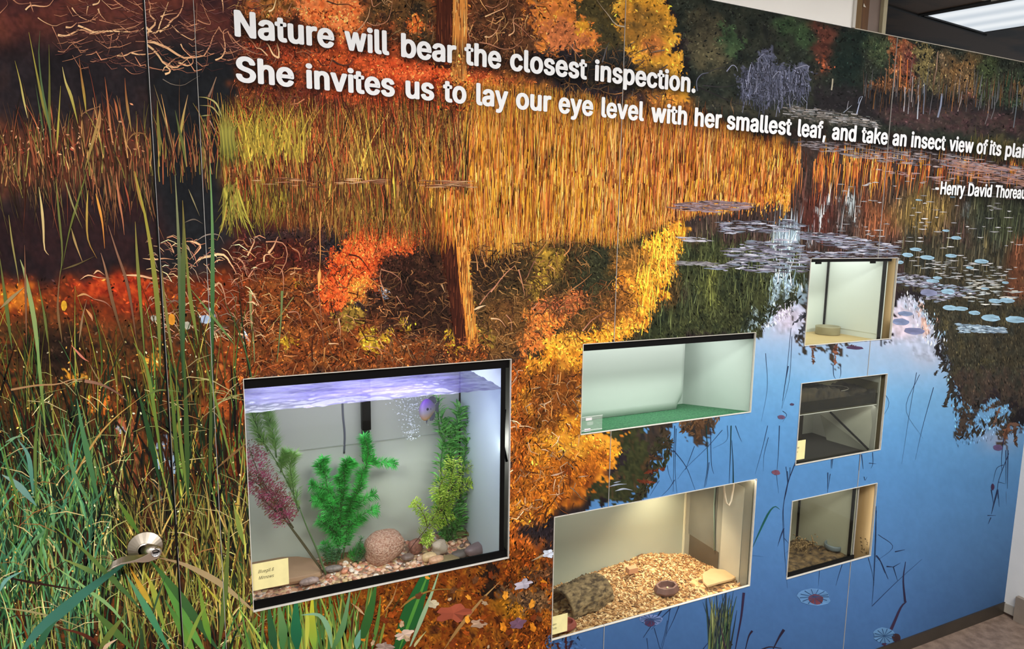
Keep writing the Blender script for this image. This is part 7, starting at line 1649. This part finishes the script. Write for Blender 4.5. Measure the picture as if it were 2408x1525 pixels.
cb = bed('wood_chips', TX0 + .0045, TX1 - .0062, YG_ + .0045, YB - .0015, cz, -1.3285, vor_mat('chip_bed', CH, 80, .8, .005))
tag(cb, 'deep bed of pale wood chips on the turtle tank floor', 'wood chips', kind='stuff')
CM = [mat('chip_%d' % i, c, .8, noise=.12, nscale=50, stretch=(1, 6, 6)) for i, c in enumerate(CH)]
def chip_mesh(seed):
    r = random.Random(seed); L = r.uniform(.011, .019); W_ = r.uniform(.0025, .006); T = r.uniform(.0008, .0018)
    n = 5; v = []
    for i in range(n):
        t = i / (n - 1) - .5; wv = W_ * (1 - abs(t) * r.uniform(.4, 1.2)); bnd = (t * t) * r.uniform(-.012, .012)
        for (a, b_) in ((-1, -1), (1, -1), (1, 1), (-1, 1)): v.append((t * L, a * wv / 2 + r.uniform(-.0004, .0004), b_ * T / 2 + bnd))
    f = [(0, 3, 2, 1), tuple(4 * (n - 1) + k for k in range(4))]
    for i in range(n - 1):
        for k in range(4): f.append((4 * i + k, 4 * i + (k + 1) % 4, 4 * i + 4 + (k + 1) % 4, 4 * i + 4 + k))
    return v, f
def chip_xy(r): return r.uniform(.955, 1.73), r.uniform(1.712, 2.03)
def blocked(x, y):
    return (x < 1.235 and 1.80 < y < 1.94) or ((x - 1.43) ** 2 / .0022 + (y - 1.775) ** 2 / .0007 < 1) or (x > 1.55 and 1.715 < y < 1.80 and x < 1.71)
r = random.Random(77); base_chips = []
for i in range(12):
    v, f = chip_mesh(i); me = bpy.data.meshes.new('wood_chip'); me.from_pydata(v, [], f); me.materials.append(CM[i % 6]); base_chips.append(me)
n = 0
while n < 240:
    x, y = chip_xy(r)
    y = 1.712 + (y - 1.712) * .62
    if blocked(x, y): continue
    o = bpy.data.objects.new('wood_chip', base_chips[r.randrange(12)]); COL.objects.link(o)
    o.location = (x, y, EYE + float(cz(np.array(x), np.array(y))) + .0025); o.rotation_euler = (r.uniform(-.5, .5), r.uniform(-.45, .45), r.uniform(0, 6.28))
    tag(o, 'pale wood chip lying loose on the turtle tank bedding', 'wood chip', 'loose wood chips in the turtle tank'); n += 1
for q in range(3):
    mb_ = MB(); n = 0
    while n < 800:
        x, y = chip_xy(r)
        if blocked(x, y): continue
        v, f = chip_mesh(r.random()); e = Matrix.Translation((x, y, EYE + float(cz(np.array(x), np.array(y))) + .002)) @ Matrix.Rotation(r.uniform(0, 6.28), 4, 'Z') @ Matrix.Rotation(r.uniform(-.6, .6), 4, 'Y') @ Matrix.Rotation(r.uniform(-.5, .5), 4, 'X')
        mb_.add([e @ Vector(p) for p in v], f); n += 1
    me = mb_.mesh('chips'); 
    if q == 0: big = link('wood_chip_litter', me, CM[0]); 
    else:
        big2 = link('wood_chip_litter', me, CM[[0, 3, 2][q]], cb)
    if q == 0: tag(big, 'dense litter of wood chips over the turtle tank bedding', 'wood chips', kind='stuff')
for c in cb.children: c['kind'] = 'stuff'
# bark tunnel
def log():
    a = floor_pt(1333, 1428, -1.268); b = floor_pt(1426, 1398, -1.268)
    a = Vector((1.045, 1.835, Zf(-1.268))); b = Vector((1.235, 1.885, Zf(-1.275)))
    ax = (b - a); L = ax.length; ax.normalize(); sd = Vector((0, 0, 1)).cross(ax).normalized()
    R0 = .063; nx, na = 40, 40
    v = []
    from mathutils import noise as mn
    o = empty('bark_tunnel', (a + b) / 2, 'hollow half log of rough brown bark at the left of the turtle tank', 'log')
    def shell(inner):
        v = []
        for i in range(nx + 1):
            t = i / nx
            for k in range(na + 1):
                an = math.pi * (k / na) * 1.12 - .06 * math.pi
                d = Vector((t * 7, an * 3.0, 1.3)); bump = (mn.noise(Vector((t * 5, an * 6, 0))) * .5 + abs(mn.noise(Vector((t * 12, an * 9, 3)))) * .8) * .014
                rr_ = (R0 + bump) if not inner else R0 - .009
                rr_ *= (1 - .05 * math.cos(t * 5))
                p = a + ax * (L * t) + sd * (-math.cos(an) * rr_) + Vector((0, 0, math.sin(an) * rr_ * 1.02))
                v.append(tuple(p))
        return v
    vo, vi = shell(False), shell(True); n = len(vo); f = []
    for i in range(nx):
        for k in range(na):
            q = (i * (na + 1) + k, i * (na + 1) + k + 1, (i + 1) * (na + 1) + k + 1, (i + 1) * (na + 1) + k)
            f.append(q); f.append(tuple(n + j for j in q[::-1]))
    for i in (0, nx):
        for k in range(na): f.append((i * (na + 1) + k, n + i * (na + 1) + k, n + i * (na + 1) + k + 1, i * (na + 1) + k + 1))
    for k in (0, na):
        for i in range(nx): f.append((i * (na + 1) + k, (i + 1) * (na + 1) + k, n + (i + 1) * (na + 1) + k, n + i * (na + 1) + k))
    MB().add(vo + vi, f).build('bark_shell', mat('bark', (66, 50, 34), .9, color2=(150, 124, 88), nscale=44, bump=.006, stretch=(1, 1, 2), detail=8), o, True)
log()
# stone dish
def poly_dish(c, r_, h, m, label, n=8, rot=.2, inner=.72, name='food_dish'):
    o = empty(name, c, label, 'dish')
    v = []
    def ring(rad, z):
        return [(c[0] + rad * math.cos(rot + 2 * math.pi * k / n) * 1.2, c[1] + rad * math.sin(rot + 2 * math.pi * k / n) * .85, c[2] + z) for k in range(n)]
    prof = [(r_ * .95, 0), (r_ * 1.08, h * .35), (r_ * .9, h), (r_ * inner, h), (r_ * inner * .9, h * .35)]
    for a, b_ in prof: v += ring(a, b_)
    f = [tuple(range(n))[::-1], tuple(4 * n + k for k in range(n))]
    for i in range(4):
        for k in range(n): f.append((i * n + k, i * n + (k + 1) % n, (i + 1) * n + (k + 1) % n, (i + 1) * n + k))
    MB().add(v, f).build('bowl', m, o, bevel=.0012)
    return o
dc = floor_pt(1572, 1392, -1.258)
ds = poly_dish((1.440, 1.775, Zf(-1.2665)), .040, .028, mat('purple_stoneware', (118, 84, 78), .5, noise=.15, nscale=40), 'octagonal purple brown food dish sitting in the wood chips')
r = random.Random(4)
for k in range(5):
    me = rock_mesh('food_bit', 60 + k, .6, 1, .3); me.materials.append(mat('food_cream', (226, 206, 160), .7))
    o = bpy.data.objects.new('food_bit', me); COL.objects.link(o); o.parent = ds; o.location = Vector((r.uniform(-.016, .01), r.uniform(-.008, .008), .0125)); o.scale = (.005,) * 3
slabstone('flat_stone', [(1652, 1348), (1672, 1335), (1700, 1338), (1728, 1344), (1736, 1352), (1722, 1360), (1690, 1368), (1664, 1376), (1654, 1366)], -1.262, .010, mat('sand_stone', (196, 160, 116), .8, color2=(216, 180, 134), nscale=9, bump=.001), 'flat sandy stone slab at the right end of the wood chips')
rd = floor_pt(1326, 1462, -1.255)
poly_dish((1.000, 1.728, Zf(-1.2645)), .032, .022, mat('red_stoneware', (150, 70, 60), .5, noise=.12), 'dark red dish half hidden behind the yellow turtle card', 12)
# wood block among the chips, cord hanging at the right
bk = P(1486, 1335, 1.93)
tag(MB().box(bk.x - .020, bk.x + .020, bk.y - .012, bk.y + .012, bk.z - .016, bk.z + .004).build('wood_block', mat('pink_wood', (206, 150, 112), .7, noise=.1)), 'small pinkish wood block lying in the chips behind the dish', 'wood block')
pts = [P(1700, 1128, 1.74), P(1702, 1160, 1.74), P(1708, 1185, 1.74), P(1714, 1194, 1.74), P(1720, 1180, 1.74), P(1724, 1155, 1.74), P(1727, 1128, 1.74)]
pts[0].z = pts[-1].z = Zf(-.846)
for _ in range(2): pts = [pts[0]] + [pts[i].lerp(pts[i + 1], .5) for i in range(len(pts) - 1)] + [pts[-1]]
lm = empty('heat_lamp_cord', (pts[0].x, pts[0].y, Zf(-.846)), 'white lamp cord hanging in a loop inside the top right of the turtle tank', 'cord')
MB().tube(pts, .0034, 8).build('cord', mat('cord_white', (226, 206, 184), .5), lm, True)
MB().box(TX0, TX1, YG_ + .0045, 2.040, Zf(-.8395), Zf(-.826)).build('lid', mat('lid_grey', (120, 112, 100), .7), tt_)
area('unseen_tank_lamp', (1.30, 1.86, Zf(-.86)), .55, .75, color=(.97, .98, 1.0), size_y=.2)
sp = bpy.data.lights.new('heat_lamp', 'SPOT'); sp.energy = 11; sp.color = (1.0, .80, .55); sp.spot_size = math.radians(105); sp.spot_blend = .9; sp.shadow_soft_size = .03
spo = bpy.data.objects.new('heat_lamp', sp); COL.objects.link(spo); spo.location = (1.56, 1.93, Zf(-.862)); spo.rotation_euler = (math.radians(-4), 0, 0)
label_card('yellow card reading Eastern Box Turtle at the lower left of the turtle tank', (.9120, .9760), (-1.2360, -1.1760), [('Eastern', .9150, -1.2060), ('Box Turtle', .9080, -1.2190)], .0140, .62, y=D + .005)
jb = MB().box(1.7660, 1.80, D + .0085, D + .14, .012, Zf(-.80)).build('wood_stud', mat('stud_wood', (214, 160, 104), .6, color2=(226, 180, 124), nscale=7, stretch=(6, 6, .6)))
tag(jb, 'orange toned wooden stud at the right edge of the turtle tank', 'stud')
sil = MB().box(1.7302, 1.7340, D + .0090, YG_ + .02, Zf(-1.33), Zf(-.842)).build('edge_seal', mat('silicone_white', (206, 200, 186), .4), tt_)
area('stud_fill_lamp', (1.72, D + .016, Zf(-.852)), .06, .16, rot=(0, math.radians(30), 0), color=(1, .85, .65), size_y=.02)  # unseen fill lamp brightening the stud beside the tank

# ============ three square tanks ============
WOOD_J = mat('jamb_wood', (190, 164, 116), .6, color2=(206, 178, 128), nscale=7, stretch=(6, 6, .6))
def jamb(zr, label, m=WOOD_J):
    return tag(MB().box(2.380, 2.410, D + .0085, D + .20, Zf(zr[0]), Zf(zr[1])).build('wood_stud', m), label, 'stud')
# cream one
M_CR = mat('cream_board', (216, 222, 214), .55, noise=.02, nscale=3)
M_PLY = mat('plywood_floor', (196, 168, 112), .6, noise=.06, nscale=9)
ca = tank('terrarium', 'bright cream terrarium with black corner strips and a small crock dish inside', 1.86, 2.330, 1.9465, -.400, -.060, M_CR, M_CR, rims=[('top_rim', -.0935, -.055)], floorm=M_PLY)
MB().box(2.3200, 2.3258, YG_ + .0045, YG_ + .016, Zf(-.392), Zf(-.0945)).build('corner_strip', M_SIL, ca)
MB().box(2.3190, 2.3255, 1.936, 1.9420, Zf(-.392), Zf(-.0945)).build('corner_strip', M_SIL, ca)
for a in (1924, 2052):
    q = P(a, 620, D + .009); MB().box(q.x - .012, q.x + .014, YG_ - .005, YG_ - .0005, Zf(-.1005), Zf(-.0935)).build('rim_tab', M_BLACK, ca)
MB().box(2.3240, 2.3257, YG_ + .02, 1.930, Zf(-.372), Zf(-.0945)).build('side_board', mat('cream_board_side', (216, 222, 214), .5), ca)
area('unseen_tank_lamp', (2.12, 1.83, Zf(-.075)), .40, .74, color=(.98, 1, 1), size_y=.2)
MB().box(1.854, 2.336, YG_ - .006, 1.952, Zf(-.0548), Zf(-.045)).build('lid', M_BLACK, ca)
bc = floor_pt(1945, 791, -.394)
R_ = metres(55, bc) / 2; Hh = metres(20, bc)
tag(MB().lathe([(R_ * .95, 0), (R_, .003), (R_, Hh * .82), (R_ * 1.02, Hh * .9), (R_, Hh), (R_ * .9, Hh), (R_ * .88, Hh * .3), (.001, Hh * .25)], (bc.x + R_ * bc.x / bc.y, bc.y + R_, Zf(-.3938)), 'Z', 40).build('crock_dish', mat('crock_tan', (150, 142, 112), .5, noise=.06, nscale=40), None, True), 'round greyish tan crock dish on the floor of the cream terrarium', 'dish')
jamb((-.40, -.05), 'tan wooden stud at the right edge of the bright cream terrarium')
# soil one
M_DK = mat('tank_dark', (40, 34, 26), .8, color2=(30, 26, 20), nscale=9)
M_FR = mat('frosted_side', (170, 168, 156), .35, noise=.06, nscale=5)
cs2 = tank('terrarium', 'square terrarium half filled with a tray of dark soil above a frosted panel', 1.86, 2.350, 1.980, -.850, -.512, mat('back_pale', (196, 196, 182), .6), M_FR, rims=[('top_rim', -.5290, -.508)], floorm=M_DK)
sx0, sx1 = 1.875, 2.332
def sz(x, y):
    top = np.interp(x, [1.87, 1.98, 2.08, 2.16, 2.20, 2.26, 2.30, 2.33, 2.36], [-.556, -.550, -.560, -.578, -.606, -.618, -.600, -.590, -.600])
    return top + (fbm(.02, .02, 861, 3, x, y) - .5) * .016
so = bed('soil', sx0, sx1, YG_ + .008, 1.86, sz, -.6385, mat('dark_soil', (18, 14, 10), .95, color2=(66, 56, 40), nscale=30, bump=.004), 80, 30)
tag(so, 'dark mossy soil filling the tray at the top of the middle square terrarium', 'soil', kind='stuff')
tr = empty('clear_tray', (2.11, 1.78, Zf(-.646)), 'clear plastic tray holding the dark soil in the middle square terrarium', 'tray')
TRM = glass_mat('tray_clear', color=(214, 210, 196))
mbt = MB(); mbt.box(1.868, 2.340, YG_ + .0050, YG_ + .0068, Zf(-.645), Zf(-.600)); mbt.box(1.868, 2.340, 1.862, 1.8636, Zf(-.645), Zf(-.56)); mbt.box(2.3345, 2.340, YG_ + .0070, 1.8618, Zf(-.645), Zf(-.56)); mbt.box(1.868, 1.8735, YG_ + .0070, 1.8618, Zf(-.645), Zf(-.56))
mbt.build('tray_wall', TRM, tr)
MB().box(1.868, 2.340, YG_ + .0050, 1.8636, Zf(-.6480), Zf(-.6455)).build('tray_base', mat('tray_rim', (206, 204, 196), .3), tr)
MB().tube([Vector((2.20 + .08 * math.cos(a), 1.78 + .045 * math.sin(a), Zf(-.592))) for a in np.linspace(0, 6.283, 30)], .0014, 6).build('dish_rim', mat('rim_clear', (190, 180, 164), .2, trans=.3), tr, True)
# frosted panel, diagonal strip, dark back wedge below the tray
pa = [P(1930, 974, 1.895), P(2057, 948, 1.700), P(2043, 1058, 1.700), P(1957, 1078, 1.860)]
fp = MB(); nrm_ = Vector((0, .004, 0))
fp.add([tuple(p) for p in pa] + [tuple(p + nrm_) for p in pa], [(0, 1, 2, 3), (7, 6, 5, 4), (0, 4, 5, 1), (1, 5, 6, 2), (2, 6, 7, 3), (3, 7, 4, 0)])
for p in pa: p
tag(fp.build('frosted_panel', mat('frosted_grey', (164, 162, 146), .3, noise=.12, nscale=9)), 'pale frosted panel below the soil tray of the middle square terrarium', 'panel')
s0, s1 = P(1952, 968, 1.845), P(2042, 1056, 1.6895)
tag(MB().tube([s0, s1], .0040, 6).build('diagonal_strip', M_SIL), 'thin black strip crossing the frosted panel diagonally', 'strip')
dkp = MB().box(1.8655, 2.20, 1.90, 1.905, Zf(-.843), Zf(-.66)).build('dark_board', mat('dark_board', (46, 38, 24), .7, color2=(60, 52, 34), nscale=6))
tag(dkp, 'dark brown board behind the frosted panel in the middle square terrarium', 'board')
area('unseen_tank_lamp', (2.12, 1.90, Zf(-.53)), .36, .35, color=(1, .98, .93), size_y=.12)
area('unseen_tank_lamp', (2.20, 1.70, Zf(-.655)), .3, .05, rot=(math.radians(25), 0, 0), color=(1, .98, .93), size_y=.02)  # unseen fill lamp under the soil tray, lighting the panel below
MB().box(1.854, 2.356, YG_ - .006, 1.986, Zf(-.5075), Zf(-.499)).build('lid', M_BLACK, cs2)
label_card('yellow card at the lower left of the square terrarium with the soil tray', (1.880, 1.9560), (-.8090, -.7370), [('Spotted', 1.9020, -.7660), ('Salamander', 1.8860, -.7820)], .0140, .62, y=D + .005)
MB().box(2.3570, 2.379, D + .05, D + .06, Zf(-.84), Zf(-.50)).build('filler_strip', mat('filler', (170, 160, 134), .6), cs2)
jamb((-.85, -.49), 'greyish wooden stud at the right edge of the soil terrarium', mat('jamb_grey', (150, 140, 110), .6, noise=.06))
# chips one
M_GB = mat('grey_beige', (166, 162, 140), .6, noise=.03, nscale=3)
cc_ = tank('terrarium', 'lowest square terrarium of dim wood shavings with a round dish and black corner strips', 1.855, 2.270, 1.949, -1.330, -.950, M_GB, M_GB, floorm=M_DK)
MB().box(2.2590, 2.2658, YG_ + .0045, YG_ + .015, Zf(-1.324), Zf(-.952)).build('corner_strip', M_SIL, cc_)
MB().box(2.2590, 2.2655, 1.938, 1.9445, Zf(-1.324), Zf(-.952)).build('corner_strip', M_SIL, cc_)
MB().box(1.850, 2.274, YG_ - .006, YG_ - .0005, Zf(-1.330), Zf(-1.2480)).build('bottom_rim', M_BLACK, cc_)
def hz_(x, y): return -1.252 - .046 * np.clip((y - 1.68) / .265, 0, 1) + (fbm(.03, .03, 881, 3, x, y) - .5) * .016 + .02 * np.exp(-(((x - 2.0) / .07) ** 2 + ((y - 1.86) / .05) ** 2))
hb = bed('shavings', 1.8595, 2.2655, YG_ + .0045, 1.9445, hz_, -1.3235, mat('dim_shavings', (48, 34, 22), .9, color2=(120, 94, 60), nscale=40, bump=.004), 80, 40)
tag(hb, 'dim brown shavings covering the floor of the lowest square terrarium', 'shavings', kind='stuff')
mbs = MB(); r = random.Random(31)
for k in range(130):
    px_, py_ = r.gauss(1890, 18), r.gauss(1283, 9)
    p = P(px_, py_, r.uniform(1.78, 1.88)); p.z = max(p.z, Zf(-1.284)); p.x = max(p.x, 1.885)
    a = r.uniform(0, 6.28); l = r.uniform(.008, .02); b_ = r.uniform(-.3, .9)
    q = p + Vector((math.cos(a) * l, math.sin(a) * l * .6, b_ * l)); mid = p.lerp(q, .5) + Vector((0, 0, l * .3))
    mbs.tube([p, mid, q], [.0008, .0022, .0006], 5)
mbs.tube([P(1912, 1285, 1.80), P(1911, 1268, 1.80), P(1908, 1257, 1.80)], [.003, .003, .001], 6)
for (a, b_, c, d_) in [(1900, 1306, 1918, 1312), (1918, 1312, 1928, 1290), (1912, 1300, 1926, 1308), (1905, 1309, 1930, 1296)]: mbs.tube([P(a, b_, 1.80), P(c, d_, 1.80)], .0016, 5)
tag(mbs.build('straw_pile', mat('straw', (140, 112, 74), .9, noise=.2, nscale=60), None, True), 'heap of curly straw at the left of the lowest square terrarium', 'straw', kind='stuff')
wc = P(1965, 1292, 1.82); RR = metres(40, wc) / 2
wdz = Zf(-1.262)
wc2 = floor_pt(1965, 1292, -1.262)
tag(MB().lathe([(RR * .8, 0), (RR, .006), (RR, .020), (RR * .94, .024), (RR * .86, .020), (RR * .8, .008), (.001, .006)], (wc2.x, wc2.y + .01, wdz), 'Z', 32).build('water_dish', mat('blue_grey_plastic', (110, 120, 124), .3), None, True), 'round blue grey water dish on the shavings of the lowest terrarium', 'dish')
jj = jamb((-1.34, -.94), 'wooden stud with stamped black marks at the right edge of the lowest terrarium', mat('stamped_wood', (200, 166, 112), .6, color2=(212, 180, 128), nscale=7, stretch=(6, 6, .6)))
mk = MB(); r = random.Random(12)
def on_jamb(px, py): 
    Y = 2.3795 / ray(px, py)[0]; return P(px, py, Y)
for (a, b_) in [(2024, 1264), (2024, 1273), (2034, 1268), (2040, 1272), (2040, 1280), (2026, 1290), (2028, 1284), (2032, 1292), (2036, 1298), (2026, 1296)]:
    p = on_jamb(a, b_)
    for k in range(3):
        dy, dz = r.uniform(-.004, .004), r.uniform(-.005, .005); w1, h1 = r.choice([(.0006, .003), (.003, .0006), (.001, .001)])
        mk.box(2.3790, 2.3799, p.y + dy - w1, p.y + dy + w1, p.z + dz - h1, p.z + dz + h1)
mk.build('stamped_marks', mat('stamp_black', (40, 32, 26), .7), jj)
MB().box(2.276, 2.282, D + .015, D + .035, Zf(-1.33), Zf(-.95)).build('edge_strip', mat('edge_grey', (150, 148, 140), .5), cc_)
area('unseen_tank_lamp', (2.08, 1.84, Zf(-.958)), .36, .42, color=(1, .98, .9), size_y=.18)
MB().box(1.855, 2.270, YG_, 1.949, Zf(-.9495), Zf(-.938)).build('lid', mat('lid_dark', (50, 46, 42), .6), cc_)
tag(MB().box(1.878, 1.9105 + .003, D + .0044, D + .0056, Zf(-1.228), Zf(-1.166)).build('label_card', mat('label_cream', (230, 226, 190), .7)), 'narrow sliver of a cream card at the left of the lowest terrarium', 'label')
area('jamb_fill_lamp', (2.36, D + .022, Zf(-.20)), .25, .02, rot=(0, math.radians(-90), 0), size_y=.015)  # unseen fill lamps brightening the stud faces, here and below
area('jamb_fill_lamp', (2.36, D + .022, Zf(-1.12)), .25, .03, rot=(0, math.radians(-90), 0), size_y=.015)

# ------------------------------------------------------------------ door lever
M_NI = mat('brushed_nickel', (226, 216, 204), .28, metal=1.0)
nt = M_NI.node_tree; bs = nt.nodes['Principled BSDF']
M_ROSE = mat('radial_nickel', (178, 168, 154), .30, metal=1.0)
nt2 = M_ROSE.node_tree; bs2 = nt2.nodes['Principled BSDF']; bs2.inputs['Anisotropic'].default_value = .6
tg = nt2.nodes.new('ShaderNodeTangent'); tg.direction_type = 'RADIAL'; tg.axis = 'Y'; nt2.links.new(tg.outputs[0], bs2.inputs['Tangent'])
hc = P(342, 1283, D)
hdl = empty('door_handle', hc, None, None); hdl.parent = dr; hdl.location = hc - Vector(dr.location); hdl['label'] = 'brushed nickel lever handle'
def attach(o): 
    o.parent = hdl; o.location = -Vector(hdl.location); return o
RS = .0370
attach(MB().lathe([(RS, .0), (RS, .0015), (RS * .97, .0035), (RS * .44, .0185), (RS * .42, .0195), (RS * .36, .021), (RS * .36, .0)], (hc.x, D - .0025, hc.z), 'Y', 26).build('rose', M_ROSE, None, False))
kc = Vector((hc.x, D - .024, hc.z))
hub = P(366, 1297, D - .056)
attach(MB().tube([Vector((hc.x + .003, D - .018, hc.z)), Vector((hub.x - .001, D - .050, hub.z + .001))], [.0135, .0115], 28).build('neck', M_NI, None, True))
hx, hz2 = hub.x, hub.z
tip = P(250, 1318, D - .050)
LV = MB(); v = []; f = []; npt = 40
TT = [0, .1, .25, .35, .5, .75, .9, 1]
tabs = [[.0125, .010, -.001, -.006, -.0115, -.0145, -.021, -.0275], [-.0125, -.0165, -.0205, -.020, -.0165, -.0172, -.0238, -.0290], [.0115, .008, -.002, -.005, -.0065, -.0050, -.0105, -.0265], [-.0115, -.015, -.0185, -.018, -.0135, -.0115, -.0180, -.0284]]
for i in range(npt + 1):
    t = i / npt
    x = hx + .0125 + (tip.x - hx - .0125) * t
    ft, fb, bt, bb_ = [float(np.interp(t, TT, q)) for q in tabs]
    if t < .12:
        q = math.sqrt(max(.02, 1 - ((.12 - t) / .12) ** 2)); ft, fb, bt, bb_ = [w_ * q for w_ in (ft, fb, bt, bb_)]
    yf = D - .0585 + .006 * t; yb = D - .047 + .004 * t + .006 * math.sin(min(1, max(0, (t - .35) / .5)) * math.pi)
    v += [(x, yf, hz2 + ft), (x, yf, hz2 + fb), (x, yb, hz2 + bb_), (x, yb, hz2 + bt)]
for i in range(npt):
    for k in range(4): f.append((i * 4 + k, i * 4 + (k + 1) % 4, (i + 1) * 4 + (k + 1) % 4, (i + 1) * 4 + k))
f.append((0, 1, 2, 3)); f.append(tuple(npt * 4 + k for k in range(4))[::-1])
attach(LV.add(v, f).build('lever', M_NI, None, False, bevel=.0007))
kx, kz = hx + .0005, hz2 - .0005
attach(MB().lathe([(.0098, 0), (.0098, .0012), (.0085, .0015), (.0082, .0008), (.0001, .0008)], (kx, D - .0592, kz), 'Y', 32).build('lock_cylinder', mat('cylinder_chrome', (206, 206, 210), .2, metal=1.0), None, True))
attach(MB().box(kx - .0045, kx + .0045, D - .0612, D - .0602, kz - .0008, kz + .0012).build('keyhole', M_BLACK, None))
# latch plate in the door gap
lp = MB().box(DOOR_X - .001, DOOR_X + .0045, D - .0045, D + .002, hc.z - .012, hc.z + .042).build('latch_plate', mat('latch_dark', (34, 32, 34), .3, metal=.7), None, bevel=.001)
lp.parent = dr; lp.location = -Vector(dr.location)
